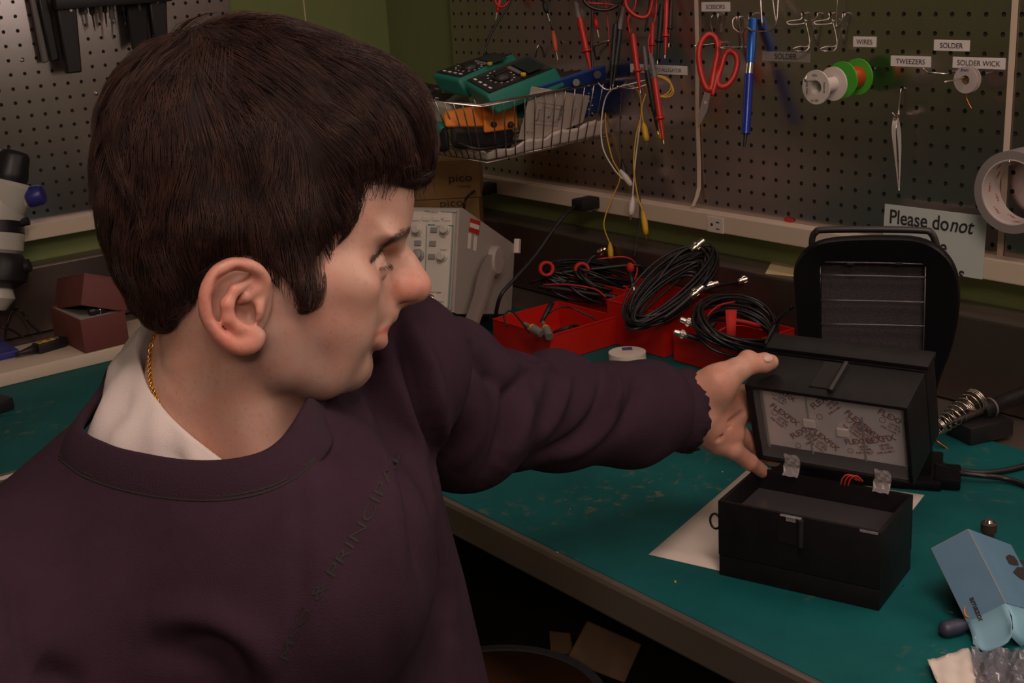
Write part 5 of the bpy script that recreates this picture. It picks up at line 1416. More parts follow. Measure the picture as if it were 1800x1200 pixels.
def bev_obj(ob, w_, seg=2):
    m_ = ob.modifiers.new('b', 'BEVEL'); m_.width = w_; m_.segments = seg; m_.limit_method = 'ANGLE'; ob.data.polygons.foreach_set('use_smooth', [True]*len(ob.data.polygons)); ob.data.set_sharp_from_angle(angle=math.radians(50)); return ob
def lab(txt, tl, br, label, m='label_paper', ts=.0098, clear=False):
    a = WALL(tl[0], tl[1], .0006); b = WALL(br[0], br[1], .0006); w_ = b[0]-a[0]; h_ = (a[2]-b[2])
    hgt = .0145
    c = (a+b)/2; t = thing('wall_label', c, label, 'label', 'printed name labels stuck on the pegboard')
    MB().box(c, (w_, .0008, hgt), bev=.0002).build('label_strip', m, t)
    MB().text(txt, ts, c+[0, -.0006, -.0034], X3, Z3, align='CENTER', ext=.0001).build('label_text', 'ink', t)
lab('SCISSORS', (1233, 7), (1283, 17), 'small white SCISSORS label above the red scissors')
lab('WIRES', (1500, 67), (1540, 80), 'small white WIRES label right of the wire spools')
lab('TWEEZERS', (1566, 101), (1636, 115), 'white TWEEZERS label above the hanging tweezers')
lab('SOLDER', (1642, 73), (1704, 87), 'white SOLDER label, highest of the labels near the right edge')
lab('SOLDER WICK', (1675, 104), (1767, 118), 'white SOLDER WICK label partly behind the clear wick spool')
lab('ALLIGATOR TO ALLIGATOR', (1108, 116), (1208, 128), 'white TO ALLIGATOR label behind the hanging probes', ts=.0088)
lab('SOLDER', (1340, 90), (1424, 110), 'worn clear SOLDER label behind the blue desoldering pump', m='label_clear', ts=.012)

def wire(name, paths, r, label, cat, m='wire_metal', group=None, loc=None):
    mb = MB()
    for p in paths: mb.tube(p, r, 8, smooth=5)
    o = mb.build(name, m, smooth=True); tag(o, label, cat, group); return o
def whook(x, y, label, L=.045, up=.012, w_=.0):
    b = WALL(x, y, -.001)
    return wire('pegboard_hook', [[b, b-Y3*.006, b-Y3*L*.5-Z3*.002, b-Y3*L, b-Y3*(L+.004)+Z3*up*.5, b-Y3*(L+.004)+Z3*up]], .0014, label, 'hook', group='wire hooks on the pegboard')
def looph(x, y, label, dx=30, dy=14, drop=40):
    # double-wire hook: V-shaped wall bracket with a rounded forward loop
    b = WALL(x, y, .001); q = WALL(x, y+drop, .002); f = q-Y3*.030+X3*-.004
    wire('pegboard_hook', [[b+X3*.004, b+X3*.002-Y3*.004-Z3*.004, q+X3*.006, q+X3*.005-Y3*.006, f+X3*.006-Y3*.0, f+X3*.003-Y3*.008+Z3*.001, f-X3*.002-Y3*.009+Z3*.002, f-X3*.006-Y3*.004+Z3*.002, q-X3*.004-Y3*.008+Z3*.001, q-X3*.003, b-X3*.002-Y3*.004-Z3*.004, b-X3*.004]], .0012, label, 'hook', group='wire hooks on the pegboard')
# scissors
t = thing('scissors', WALL(1262, 150, .04), 'red handled scissors hanging from a hook below the SCISSORS label', 'scissors')
ds = PX(WALL(1262, 150, .045))[2]
def spx(pts, k=5, closed=False, d=ds): return [PT(x, y, d+(p[2] if len(p) > 2 else 0)) for p in pts for x, y in [(p[0], p[1])]]
h1 = MB().tube(spx([(1240,64),(1231,78),(1228,100),(1232,128),(1239,150),(1246,158),(1252,148),(1256,120),(1262,88),(1258,68),(1249,61)]), .0046, 8, closed=True, smooth=4).build('finger_loop', 'handle_red', t, smooth=True)
h2 = MB().tube(spx([(1283,90),(1293,96),(1296,112),(1290,134),(1278,150),(1266,152),(1261,142),(1268,118),(1274,97)]), .0046, 8, closed=True, smooth=4).build('finger_loop', 'handle_red', t, smooth=True)
MB().tube(spx([(1266,72),(1258,110),(1252,140),(1250,162)]), [.0030, .0044, .0044, .0042], 8, smooth=4).tube(spx([(1278,92),(1262,130),(1256,152),(1252,168)]), [.0030, .0042, .0044, .0036], 8, smooth=4).build('handle_shank', 'handle_red', t, smooth=True)
mb, _ = hexa([(1239, 160), (1250, 160), (1243, 195), (1226, 228)], [ds]*4, ray(1250, 160)*.0018); mb.build('blade', 'blade_steel', t)
mb, _ = hexa([(1238, 161), (1228, 200), (1227, 226), (1246, 172)], [ds-.001]*4, ray(1250, 160)*.0015); mb.build('blade', 'blade_steel', t)
MB().cyl(PT(1240, 180, ds-.002), PT(1240, 180, ds+.002), .0026, n=12).build('pivot_screw', 'chrome', t)
wire('pegboard_hook', [[WALL(1258, 28, 0), WALL(1252, 28, .010), WALL(1249, 40, .012), WALL(1256, 62, .008), WALL(1262, 28, .008), WALL(1260, 24, 0)]], .0012, 'V-shaped wire hook between the SCISSORS label and the scissors', 'hook', group='wire hooks on the pegboard')
b = WALL(1262, 76, 0); wire('pegboard_hook', [[b, b-Y3*.02, b-Y3*.052-X3*.002]], .0016, 'straight wire peg through the red scissors', 'hook', group='wire hooks on the pegboard')
looph(1300, 30, 'wire loop hook between the scissors and the blue pump', drop=52)
# curled wire bracket and the blue desoldering pump
b = WALL(1318, 28, .0)
wire('pegboard_hook', [[WALL(1296, 28, 0), WALL(1288, 36, .012), WALL(1290, 50, .018), WALL(1304, 58, .02), WALL(1312, 48, .02), WALL(1322, 54, .022), WALL(1336, 55, .03), WALL(1362, 48, .03), WALL(1368, 0, .02), WALL(1370, -30, .01)], [WALL(1318, 29, 0), WALL(1316, 25, .01), WALL(1316, 34, .02)], [WALL(1340, 48, .028), WALL(1337, 0, .02), WALL(1338, -30, .01)], [WALL(1365, 46, .028), WALL(1358, 0, .015), WALL(1356, -30, .006)]], .0013, 'curling wire bracket that holds the blue desoldering pump', 'hook', group='wire hooks on the pegboard')
dp = PX(WALL(1316, 130, .032))[2]
t = thing('desoldering_pump', PT(1308, 250, dp), 'tall blue desoldering pump hanging upright beside the scissors', 'tool')
A, B1, B2, B3, T_ = PT(1324, 33, dp), PT(1319, 111, dp), PT(1317, 130, dp), PT(1311, 235, dp), PT(1308, 258, dp)
MB().lathe(A, B1-A, [(0, .0060), (.02, .0068), (1, .0068)], 22).build('upper_barrel', 'tube_blue', t, angle=40)
MB().lathe(B1, B2-B1, [(0, .0062), (1, .0062)], 22).build('clear_band', 'chrome', t, angle=40)
MB().lathe(B2, B3-B2, [(0, .0068), (.97, .0068), (1, .0072)], 22).build('lower_barrel', 'tube_navy', t, angle=40)
MB().lathe(B3, T_-B3, [(0, .0034), (.2, .0030), (1, .0018)], 14).build('nozzle', 'black_plastic', t, angle=40)
# row of loop hooks
for x, l in ((1411, 'first loop hook left of the wire spools'), (1459, 'loop hook just above the wire spools')):
    wire('pegboard_hook', [[WALL(x, 26, 0), WALL(x-2, 24, .008), WALL(x-3, 34, .010), WALL(x-26, 38, .028), WALL(x-24, 43, .030), WALL(x, 42, .012), WALL(x+8, 36, .008)],
      [WALL(x+4, 34, .008), WALL(x+12, 78, .008), WALL(x-6, 82, .022), WALL(x-18, 87, .032), WALL(x-8, 90, .034), WALL(x+10, 86, .012), WALL(x+20, 46, .008), WALL(x+26, 26, .006), WALL(x+24, 24, 0)]], .0012, l+' on the pegboard', 'hook', group='wire hooks on the pegboard')
wire('pegboard_hook', [[WALL(1484, 28, 0), WALL(1481, 25, .008), WALL(1480, 36, .010), WALL(1470, 46, .012), WALL(1472, 0, .01), WALL(1474, -20, .004)]], .0012, 'tall thin wire hook left of the WIRES label', 'hook', group='wire hooks on the pegboard')
# wire spools on a peg
W0 = WALL(1528, 122, 0)
def axis_at(pxx):
    lo_, hi_ = 0.0, .3
    for _ in range(40):
        m_ = (lo_+hi_)/2
        if PX(W0-Y3*m_-Z3*m_*.02)[0] > pxx: lo_ = m_
        else: hi_ = m_
    return W0-Y3*lo_-Z3*lo_*.02
e_ = axis_at(1420); b = W0
wire('pegboard_hook', [[W0, (W0+e_)/2, e_, e_-Y3*.003+Z3*.008]], .0015, 'long wire peg carrying the two wire spools', 'hook', group='wire hooks on the pegboard')
def spool(px_f, px_b, cz, R_, label, mf, wirem, wr_, hub=.009):
    a, b = axis_at(px_f), axis_at(px_b); off = Z3*cz; L_ = np.linalg.norm(b-a); d = (b-a)/L_
    t = thing('wire_spool', (a+b)/2+off, label, 'spool')
    for q in (a, b-d*.0024):
        MB().ring(q+off, d, [(0, hub), (0, R_), (.0024, R_), (.0024, hub)], 40).build('flange', mf, t, angle=40)
    MB().ring(a+off, d, [(.002, hub-.0012), (.002, hub+.001), (L_-.002, hub+.001), (L_-.002, hub-.0012)], 30).build('hub', mf, t, angle=40)
    if wirem: MB().ring(a+off, d, [(.003, hub+.001), (.003, wr_), (L_-.003, wr_), (L_-.003, hub+.001)], 36).build('wound_wire', wirem, t, angle=40)
    return t, a+off, d
t, a, d = spool(1434, 1466, -.010, .0235, 'empty white plastic wire spool nearest the camera on the peg', 'spool_white', None, 0, .0095)
tx = MB(); tx.text('600V', .0045, a-d*.0006+X3*-.006+Z3*.015, X3, Z3); tx.text('18 AWG', .0040, a-d*.0006+X3*.0165+Z3*-.007, Z3, -X3); tx.text('WIRE 100FT', .0036, a-d*.0006+X3*-.0135+Z3*-.010, -Z3*-1, X3*-1) ; tx.text('UL 1007', .0040, a-d*.0006+X3*-.008-Z3*.019, X3, Z3); tx.build('flange_print', 'key_grey', t)
spool(1480, 1509, -.007, .0255, 'green plastic spool of orange enamelled wire behind the white spool', 'spool_green', 'wire_orange', .0155, .008)
# solder wick spool
W0 = WALL(1727, 130, 0); e_ = axis_at(1660)
wire('pegboard_hook', [[W0, (W0+e_)/2, e_], [WALL(1668, 126, 0), WALL(1665, 130, .02), WALL(1640, 128, .03), WALL(1630, 127, .04), WALL(1622, 120, .045)]], .0013, 'wire peg carrying the clear solder wick spool', 'hook', group='wire hooks on the pegboard')
a, b = axis_at(1697), axis_at(1706); d = unit(b-a); t = thing('solder_wick_spool', a, 'small clear spool of copper solder wick below the SOLDER WICK label', 'spool')
MB().ring(a-Z3*.003, d, [(0, .006), (0, .0175), (.0012, .0175), (.0012, .006)], 36).build('clear_flange', 'wick_clear', t, angle=40)
MB().ring(a-Z3*.003, d, [(.008, .006), (.008, .0175), (.0092, .0175), (.0092, .006)], 36).build('clear_flange', 'wick_clear', t, angle=40)
MB().ring(a-Z3*.003, d, [(.0014, .005), (.0014, .0085), (.0078, .0085), (.0078, .005)], 30).build('wick_winding', 'copper', t, angle=40)
MB().tube([a+d*.004-Z3*.020, a+d*.004-Z3*.026, a+d*.004-Z3*.034+X3*.004, a+d*.004-Z3*.041+X3*.009], .0009, 6, smooth=4).build('wick_tail', 'copper', t, smooth=True)
MB().text('3mm', .006, a-d*.0006+Z3*.008-X3*.008, X3, Z3, shear=.3).build('handwriting', 'tube_navy', t)
# tweezers
dt = PX(WALL(1580, 240, .022))[2]
t = thing('tweezers', PT(1578, 330, dt), 'steel tweezers hanging from a hook below the TWEEZERS label', 'tweezers')
for pts, dd_ in (([(1574, 206), (1571, 230), (1574, 270), (1580, 335)], 0), ([(1576, 206), (1580, 230), (1582, 270), (1581, 335)], .001)):
    P_ = spline(np.array([PT(x, y, dt+dd_) for x, y in pts]), 5); w_ = np.interp(np.linspace(0, 1, len(P_)), [0, .4, 1], [.0030, .0028, .0004]); sd_ = unit(np.array([.5, .3, 0]))
    MB().grid([[p-sd_*q, p+sd_*q] for p, q in zip(P_, w_)], .0011).build('arm', 'chrome', t, smooth=False)
MB().box(PT(1575, 203, dt), (.008, .004, .006), bev=.001).build('joint', 'chrome', t)
wire('pegboard_hook', [[WALL(1585, 156, 0), WALL(1583, 160, .006), WALL(1580, 190, .008), WALL(1579, 204, .012), WALL(1574, 206, .026), WALL(1568, 198, .030)]], .0014, 'wire hook holding the tweezers', 'hook', group='wire hooks on the pegboard')
# duct tape roll
t = thing('duct_tape_roll', WALL(1802, 333, .03), 'big grey duct tape roll hanging at the right edge', 'tape')
DC = WALL(1808, 330, .015)
RO = .0535; RI = .0410
MB().ring(DC, -Y3, [(0, RI+.0015), (0, RO), (.040, RO), (.040, RI+.0015)], 64).build('tape_body', 'duct_grey', t, angle=40)
MB().ring(DC, -Y3, [(.0005, RI), (.0005, RI+.0016), (.0402, RI+.0016), (.0402, RI)], 64).build('cardboard_core', 'liner_paper', t, angle=40)
tx = MB()
for k in range(16):
    a = TAU*k/16; p = DC-Y3*(.008 if k % 2 else .022)+(X3*math.cos(a)+Z3*math.sin(a))*(RI-.0004); tx.text('TAPE' if k % 3 else 'ALL-WEATHER', .0065, p, X3*-math.sin(a)+Z3*math.cos(a), -Y3, align='CENTER')
tx.build('core_print', 'label_red', t)
b = WALL(1778, 278, 0); wire('pegboard_hook', [[DC+Z3*(RI-.0035)+Y3*.016, DC+Z3*(RI-.0035), DC+Z3*(RI-.0035)-Y3*.045, DC+Z3*(RI+.003)-Y3*.048]], .0015, 'wire peg through the duct tape roll', 'hook', group='wire hooks on the pegboard')
# paper sign leaning over the raceway
A_, B_ = WALL(1556, 358, .021), WALL(1735, 380, .021); u_ = unit(B_-A_); wS = np.linalg.norm(B_-A_)
Cc = ON(1727, 491, 1, -.0265); v_ = unit((Cc-B_)-u_*((Cc-B_)@u_)); hS = (Cc-B_)@v_
t = thing('paper_sign', (A_+B_)/2, 'pale paper sign reading Please do not, propped behind the fume extractor', 'sign')
nS = unit(np.cross(u_, -v_)); 
MB().box((A_+B_)/2+v_*hS/2, (wS, hS, .0012), np.stack([u_, v_, nS], 1)).build('sheet', 'sign_paper', t)
tx = MB(); cx = (A_+B_)/2+nS*.0008-u_*.004
L1 = 'Please do '; s_ = .0285
p = A_+u_*.0085+v_*.0265+nS*.0008
tx.text('Please do', s_, p, u_, -v_, sx=.90, bold=.012); tx.text('not', s_, p+u_*.099, u_, -v_, shear=.25, sx=.90, bold=.012)
tx.text('move', s_, cx+v_*.059, u_, -v_, 'CENTER', sx=.90, bold=.012); tx.text('the stations.', s_, cx+u_*.001+v_*.092, u_, -v_, 'CENTER', sx=.90, bold=.012)
tx.build('sign_text', 'ink', t)

# ------------------------------------------------------------------ wire basket
ZR = ON(1078, 141, 1, 0)[2]; rc_ = ON(846, 185, 2, ZR); XB = ON(1078, 141, 1, 0)[0]
ZBt = ON(1058, 241, 1, 0)[2]; bc_ = ON(857, 284, 2, ZBt); XBb = ON(1058, 241, 1, 0)[0]
XL = rc_[0]-.33; 
t = thing('wire_basket', (XL+.2, -.15, ZBt), 'chrome wire basket full of multimeters hung on the pegboard', 'basket')
TRw, TRc, TLc, TLw = np.array([XB, -.002, ZR]), rc_, np.array([XL, rc_[1], ZR]), np.array([XL, -.002, ZR])
BRw, BRc, BLc, BLw = np.array([XBb, -.002, ZBt]), bc_, np.array([XL+.04, bc_[1], ZBt]), np.array([XL+.04, -.002, ZBt])
MB().tube([TRw, TRc, TLc, TLw], .0026, 9, closed=True).build('top_rim', 'wire_metal', t, smooth=True)
MB().tube([BRw, BRc, BLc, BLw], .0018, 8, closed=True).build('bottom_rim', 'wire_metal', t, smooth=True)
def side_wires(A, B, C, D, n, name):
    for k in range(1, n):
        s_ = k/n; MB().tube([A*(1-s_)+B*s_, C*(1-s_)+D*s_], .0012, 6).build('wire_rib', 'wire_metal', t, smooth=True)
side_wires(TRc, TRw, BRc, BRw, 13, 'r'); side_wires(TRc, TLc, BRc, BLc, 13, 'f'); side_wires(TLc, TLw, BLc, BLw, 8, 'l')
for k in range(1, 8):
    s_ = k/8; MB().tube([BRc*(1-s_)+BRw*s_, BLc*(1-s_)+BLw*s_], .0012, 6).build('floor_wire', 'wire_metal', t, smooth=True)
# crumpled white liner showing along the bottom edge
G = []; rl = random.Random(3)
def liner(A, B, C, D, n, hA, hB):
    for k in range(n+1):
        s_ = k/n; p = A*(1-s_)+B*s_; q = C*(1-s_)+D*s_; h_ = hA*(1-s_)+hB*s_+.0035*math.sin(k*.7)+rl.uniform(-.0015, .0015)
        inn = np.array([-.004, .004, 0]); row = [p+inn+Z3*.002]
        for j in range(1, 5): row.append(p*(1-h_*j/4/.1)+q*(h_*j/4/.1)+inn+np.array([rl.uniform(-.001, .001), rl.uniform(-.001, .001), 0]))
        e = row[-1]; row += [e+np.array([-.004, .003, -.002]), e+np.array([-.007, .006, -.008])]
        G.append(row)
liner(BLc, BRc, TLc, TRc, 40, .012, .014); liner(BRc, BRw, TRc, TRw, 34, .014, .034)
lo_ = MB().grid(G, .0008).build('paper_liner', 'paper_white', smooth=True); tag(lo_, 'crumpled white paper towel lining the wire basket', 'paper towel')
DB = PX(rc_)[2]
nS_ = unit(np.cross(TRw-TRc, BRc-TRc)); 
def innerD(x, y):
    r = ray(x, y); ds = ((TRc-CAM)@nS_)/(r@nS_); df = (rc_[1]-CAM[1])/r[1]
    return max(min(ds, 2.6), df)
def fit_in(px4, d4, m_=.010, base=None):
    s_ = max(innerD(x, y)+m_-d for (x, y), d in zip(px4, d4)); return [d+s_ for d in d4]
def meter(label, px4, d4, tv, mcase, mface, inset=.12, dmg=.045, group='multimeters in the wire basket', keys=True, up=-1):
    mb, P_ = hexa(px4, fit_in(px4, d4, dmg), tv); t = thing('multimeter', (P_[0]+P_[2])/2+np.array(tv), label, 'multimeter', group)
    bev_obj(mb.build('meter_case', mcase, t), .006, 3)
    P_ = np.array(P_); c = P_.mean(0); n_ = unit(np.cross(P_[1]-P_[0], P_[3]-P_[0])); n_ = n_ if n_@(CAM-c) > 0 else -n_
    F_ = [c+(p-c)*(1-inset)+n_*.0006 for p in P_]; mf = MB(); mf.add(F_+[p+n_*.0012 for p in F_], [(3, 2, 1, 0), (4, 5, 6, 7), (0, 1, 5, 4), (1, 2, 6, 5), (2, 3, 7, 6), (3, 0, 4, 7)])
    mf.build('meter_face', mface, t)
    uu_ = F_[1]-F_[0]; vv_ = F_[3]-F_[0]; o_ = F_[0]+n_*.0014       # u along length, v across
    at_ = lambda a, b: o_+uu_*a+vv_*b
    Rm = np.stack([unit(uu_), unit(np.cross(n_, uu_)), n_], 1)
    if keys:
        MB().box(at_(.80, .5), (np.linalg.norm(uu_)*.27, np.linalg.norm(vv_)*.72, .0010), Rm, bev=.0003).build('display', 'screen_dark', t)
        kk = MB().lathe(at_(.36, .5), n_*.006, [(0, .016), (.6, .015), (1, .012)], 24); kk.box(at_(.36, .5)+n_*.007, (.026, .005, .004), Rm, bev=.001); kk.build('range_dial', 'meter_face', t, angle=40)
        MB().cyl(at_(.585, .86), at_(.585, .86)+n_*.003, .0045).build('yellow_button', 'yellow_key', t)
        MB().box(at_(.585, .45), (.008, np.linalg.norm(vv_)*.5, .003), Rm, bev=.0008).build('key_row', 'cable_grey', t)
        mk_ = MB()
        for k in range(14):
            a = TAU*k/14; mk_.box(at_(.36, .5)+Rm[:, 0]*.022*math.cos(a)+Rm[:, 1]*.022*math.sin(a), (.0035, .0014, .0005), Rm)
        for k in range(4): mk_.box(at_(.08, .15+.22*k), (.004, .006, .0006), Rm)
        mk_.text('AUTO RANGE', .0055, at_(.66, .2), -Rm[:, 1], Rm[:, 0]) if False else None
        mk_.build('dial_marks', 'label_paper', t)
    return t
dn = np.array([.010, .012, -.032])
meter('green cased multimeter with a black face lying on top of the pile', [(812, 143), (934, 94), (980, 120), (856, 168)], [2.16, 2.24, 2.22, 2.12], dn, 'meter_green', 'meter_face', .10)
meter('green cased multimeter at the back left of the pile', [(756, 130), (868, 92), (905, 94), (806, 140)], [2.26, 2.34, 2.33, 2.22], dn, 'meter_green', 'meter_face', .14)
meter('green cased multimeter under the top one, beside the blue case', [(862, 176), (972, 128), (1030, 120), (948, 178)], [2.135, 2.24, 2.25, 2.16], dn, 'meter_green', 'meter_face', .12)
meter('beige multimeter with a round dial at the left of the basket', [(690, 160), (716, 135), (824, 160), (790, 186)], [2.17, 2.24, 2.18, 2.12], np.array([.006, .006, -.045]), 'meter_beige', 'meter_face', .25, dmg=.02)
px4 = [(778, 196), (906, 172), (911, 222), (782, 224)]; d4 = fit_in(px4, [2.09, 2.13, 2.12, 2.085], .006); do_ = d4[0]-2.09; mb, P_ = hexa(px4, d4, ray(850, 200)*.030)
t = thing('multimeter', P_[3], 'orange backed multimeter turned face down at the front of the basket', 'multimeter', 'multimeters in the wire basket'); bev_obj(mb.build('orange_case', 'meter_orange', t), .005, 3)
m2, _ = hexa([(848, 180), (908, 172), (910, 226), (850, 234)], [2.095+do_, 2.118+do_, 2.108+do_, 2.087+do_], ray(850, 200)*.01); bev_obj(m2.build('battery_door', 'meter_orange', t), .004, 3)
m3 = MB()
for x in (868, 898): m3.sphere(PT(x, 219, 2.095+do_), .0055, n=8)
m3.build('foot_recess', 'ink', t); MB().text('fluke', .012, PT(862, 202, 2.093+do_), unit(PT(900, 190, 2.105+do_)-PT(866, 199, 2.093+do_)), Z3).build('embossed_mark', 'clip_orange', t)
px4 = [(947, 152), (1066, 114), (1071, 186), (1010, 218)]; d4 = [innerD(x, y)+.012 for x, y in px4]; dA, dB_ = d4[0], d4[1]; mb, P_ = hexa(px4, d4, np.array([-.035, .010, -.004]))
t = thing('instrument_case', P_[3], 'blue plastic instrument case at the right end of the basket', 'case'); bev_obj(mb.build('case_shell', 'case_blue', t), .004, 3)
kd_ = lambda x: dA+(dB_-dA)*(x-947)/119-.003
MB().cyl(PT(1013, 145, kd_(1013)), PT(1013, 145, kd_(1013)+.01), .006).build('round_knob', 'cable_grey', t); MB().cyl(PT(1050, 131, kd_(1050)), PT(1050, 131, kd_(1050)+.01), .0065).build('round_knob', 'black_plastic', t)
mb = MB()
for k in range(8): mb.box(PT(1035+(k % 2)*6, 150+k*7, kd_(1040)+.001), (.0016, .0016, .0016))
mb.build('vent_dots', 'sign_paper', t)
# instruction leaflet
q = [PT(x, y, innerD(x, y)+.006) for x, y in ((934, 152), (1036, 168), (1024, 214), (943, 246), (911, 244))]
t = thing('instruction_leaflet', q[3], 'folded white instruction leaflet tucked in the front of the basket', 'leaflet')
n_ = unit(np.cross(q[1]-q[0], q[3]-q[0])); n_ = n_ if n_@(CAM-q[0]) > 0 else -n_
mb = MB(); mb.add(q+[p+n_*.0012 for p in q], [(4, 3, 2, 1, 0), (5, 6, 7, 8, 9), (0, 1, 6, 5), (1, 2, 7, 6), (2, 3, 8, 7), (3, 4, 9, 8), (4, 0, 5, 9)]); mb.build('leaflet_sheet', 'paper_white', t)
mb = MB(); o_ = PT(930, 232, 2.085)+n_*.002
def lf(x, y):
    r = ray(x, y); return CAM+r*(((q[0]+n_*.0016-CAM)@n_)/(r@n_))
ua, va = unit(lf(950, 222)-lf(962, 180)), unit(lf(990, 200)-lf(950, 190))
for pts in ([(945,180),(990,186),(980,222),(938,218)], [(955,188),(967,190),(960,214),(950,212)], [(972,190),(985,193),(978,216),(966,213)]):
    for i in range(len(pts)):
        a, b = lf(*pts[i]), lf(*pts[(i+1) % len(pts)]); s_ = unit(np.cross(b-a, n_))*.0004; mb.add([a-s_, a+s_, b+s_, b-s_], [(0, 1, 2, 3)])
mb.text('Range', .013, lf(985, 210), unit(lf(990, 185)-lf(984, 214)), unit(lf(950, 190)-lf(985, 196)), bold=.01); mb.text('Board', .010, lf(946, 212), unit(lf(952, 185)-lf(946, 212)), unit(lf(930, 190)-lf(950, 192)))
mb.build('leaflet_print', 'key_grey', t); mb = MB()
mb.text('NOTE: THE', .005, lf(1008, 212), unit(lf(1014, 190)-lf(1008, 212)), unit(lf(985, 200)-lf(1005, 204)))
mb.sphere(lf(935, 232), (.003, .003, .0006), n=6); mb.sphere(lf(928, 231), (.003, .003, .0006), n=6); mb.build('leaflet_note', 'key_grey', t)
# dark pouches and leads in the bottom of the basket
for lab_, p4, dd_ in (('black zipped pouch under the orange multimeter', [(790, 222), (905, 226), (900, 262), (795, 262)], 2.085), ('black soft case lying low at the left of the basket', [(700, 215), (785, 222), (790, 268), (712, 262)], 2.12)):
    mb, P_ = hexa(p4, [innerD(x, y)+.008 for x, y in p4], ray(850, 240)*.05); o_ = mb.build('pouch', 'black_matte'); bev_obj(o_, .010, 4); tag(o_, lab_, 'pouch')
o_ = MB().sphere(PT(772, 226, innerD(772, 226)+.02), (.018, .012, .012), n=10).build('green_cap', 'meter_green', smooth=True); tag(o_, 'small green plastic cap behind the basket ribs at the left', 'cap')
mb = MB().tube([PT(x, y, innerD(x, y)+.006) for x, y in ((800, 250), (845, 262), (905, 250), (960, 246))], .003, 7, smooth=6); tag(mb.build('rolled_lead', 'cable_black', smooth=True), 'black lead lying along the bottom of the basket', 'cable')

# ------------------------------------------------------------------ hanging test leads
def dwall(x, y, off): return PX(WALL(x, y, off))[2]
RACKZ = None
rk = thing('lead_rack', WALL(1070, -60, .03), 'black slotted rack above holding the red and black test leads', 'rack')
a, b = WALL(930, -28, .05), WALL(1195, -28, .05); MB().box((a+b)/2, (b[0]-a[0]+.02, .012, .012), bev=.002).build('rack_bar', 'black_plastic', rk)
for x in (950, 1175):
    p = WALL(x, -28, .025); MB().box(p, (.012, .052, .012), bev=.002).build('rack_bracket', 'black_plastic', rk)
def probe(label, wire_pts, body, m, off=.05, wm=None, collar=True, grey=None, tipm='nickel', r=.0042, group='test probes hanging from the rack'):
    d0 = dwall(body[0][0], body[0][1], off); t = thing('test_probe', PT(*body[0], d0), label, 'test probe', group)
    MB().tube([PT(x, y, d0+.004) for x, y in wire_pts], .0017, 7, smooth=6).build('lead_wire', wm or m, t, smooth=True)
    a, b = PT(*body[0], d0), PT(*body[1], d0); prof = [(0, r*.75), (.08, r), (.62, r*.98), (.64, r*1.55 if collar else r), (.67, r*1.55 if collar else r), (.69, r*.8), (1, r*.35)]
    MB().lathe(a, b-a, prof, 16).build('probe_body', m, t, angle=40)
    MB().cyl(b, b+unit(b-a)*.006, .0008).build('probe_tip', tipm, t)
    if grey:
        g0, g1 = PT(*grey[0], d0), PT(*grey[1], d0); MB().lathe(g0, g1-g0, [(0, r*.6), (.2, r*.8), (1, r*.95)], 14).build('strain_relief', 'cable_grey', t, angle=40)
R_, K_ = 'handle_red', 'rubber_black'
probe('red test probe furthest left, with a wide guard, in front of the blue case', [(1005, -26), (1008, -5), (1012, 8)], [(1018, 28), (1038, 122)], R_, r=.0058, grey=[(1012, 0), (1018, 32)])
probe('black test probe hanging left of a black one with a grey sleeve', [(1092, -26), (1088, 20), (1083, 42)], [(1082, 42), (1073, 152)], K_, .060, collar=False, r=.0050)
probe('black test probe with a grey sleeve above it', [(1100, -26), (1100, -8), (1097, 14)], [(1090, 50), (1078, 148)], K_, .054, collar=False, grey=[(1096, 12), (1089, 52)], r=.0048)
probe('red test probe with a long thin tip over the TO ALLIGATOR label', [(1120, -26), (1116, 12), (1104, 34), (1108, 60)], [(1112, 60), (1125, 158)], R_, .056, r=.0050)
probe('black test probe hanging right of the basket hook, lower body', [(1146, -26), (1140, 20), (1134, 55)], [(1137, 122), (1156, 230)], K_, .050, collar=False, grey=[(1132, 82), (1137, 124)], r=.0044)
probe('long red test probe, lowest of all, with a grey sleeve', [(1155, -26), (1152, 30), (1140, 70), (1142, 96)], [(1150, 134), (1166, 246)], R_, .060, grey=[(1143, 94), (1151, 136)], r=.0052)
probe('black test probe with a ringed guard, right of the long red one', [(1166, -26), (1164, 0)], [(1163, 8), (1156, 106)], K_, .045, r=.0046)
probe('red test probe hanging second from the right', [(1172, -26), (1172, -4)], [(1172, 0), (1169, 96)], R_, .050, r=.0040)
probe('black test probe furthest right on the rack', [(1182, -26), (1181, -4)], [(1180, 0), (1176, 76)], K_, .045, r=.0036)
probe('red test probe half hidden behind the black hook at the rack', [(1150, -26), (1147, 30)], [(1147, 40), (1146, 100)], R_, .040, r=.0040)
def clip(label, pts, body, m, wm, off, r=.0055, grp='crocodile clip leads'):
    t = thing('clip_lead', PT(*body[0], dwall(*body[0], off)), label, 'clip lead', grp); d0 = dwall(*body[0], off)
    MB().tube([PT(x, y, d0+(p[2] if len(p) > 2 else 0)) for p in pts for x, y in [p[:2]]], .0013, 7, smooth=7).build('lead_wire', wm, t, smooth=True)
    for k in range(0, len(body), 2):
        a, b = PT(*body[k], d0), PT(*body[k+1], d0); MB().lathe(a, b-a, [(0, r*.35), (.3, r*.8), (.45, r), (.8, r*.92), (1, r*.7)], 14).build('clip_boot', m, t, smooth=True)
        MB().box(b+(b-a)*.10, (.003, .002, .009), bev=.0005).build('clip_jaw', 'nickel', t)
    return t
clip('yellow clip lead looped over the basket hook, its end in the cable bin', [(1100, 148), (1072, 175), (1064, 215), (1075, 275), (1090, 310), (1075, 350), (1064, 380), (1062, 400), (1072, 428)], [(1072, 425), (1074, 455)], 'yellow_boot', 'yellow_wire', .045)
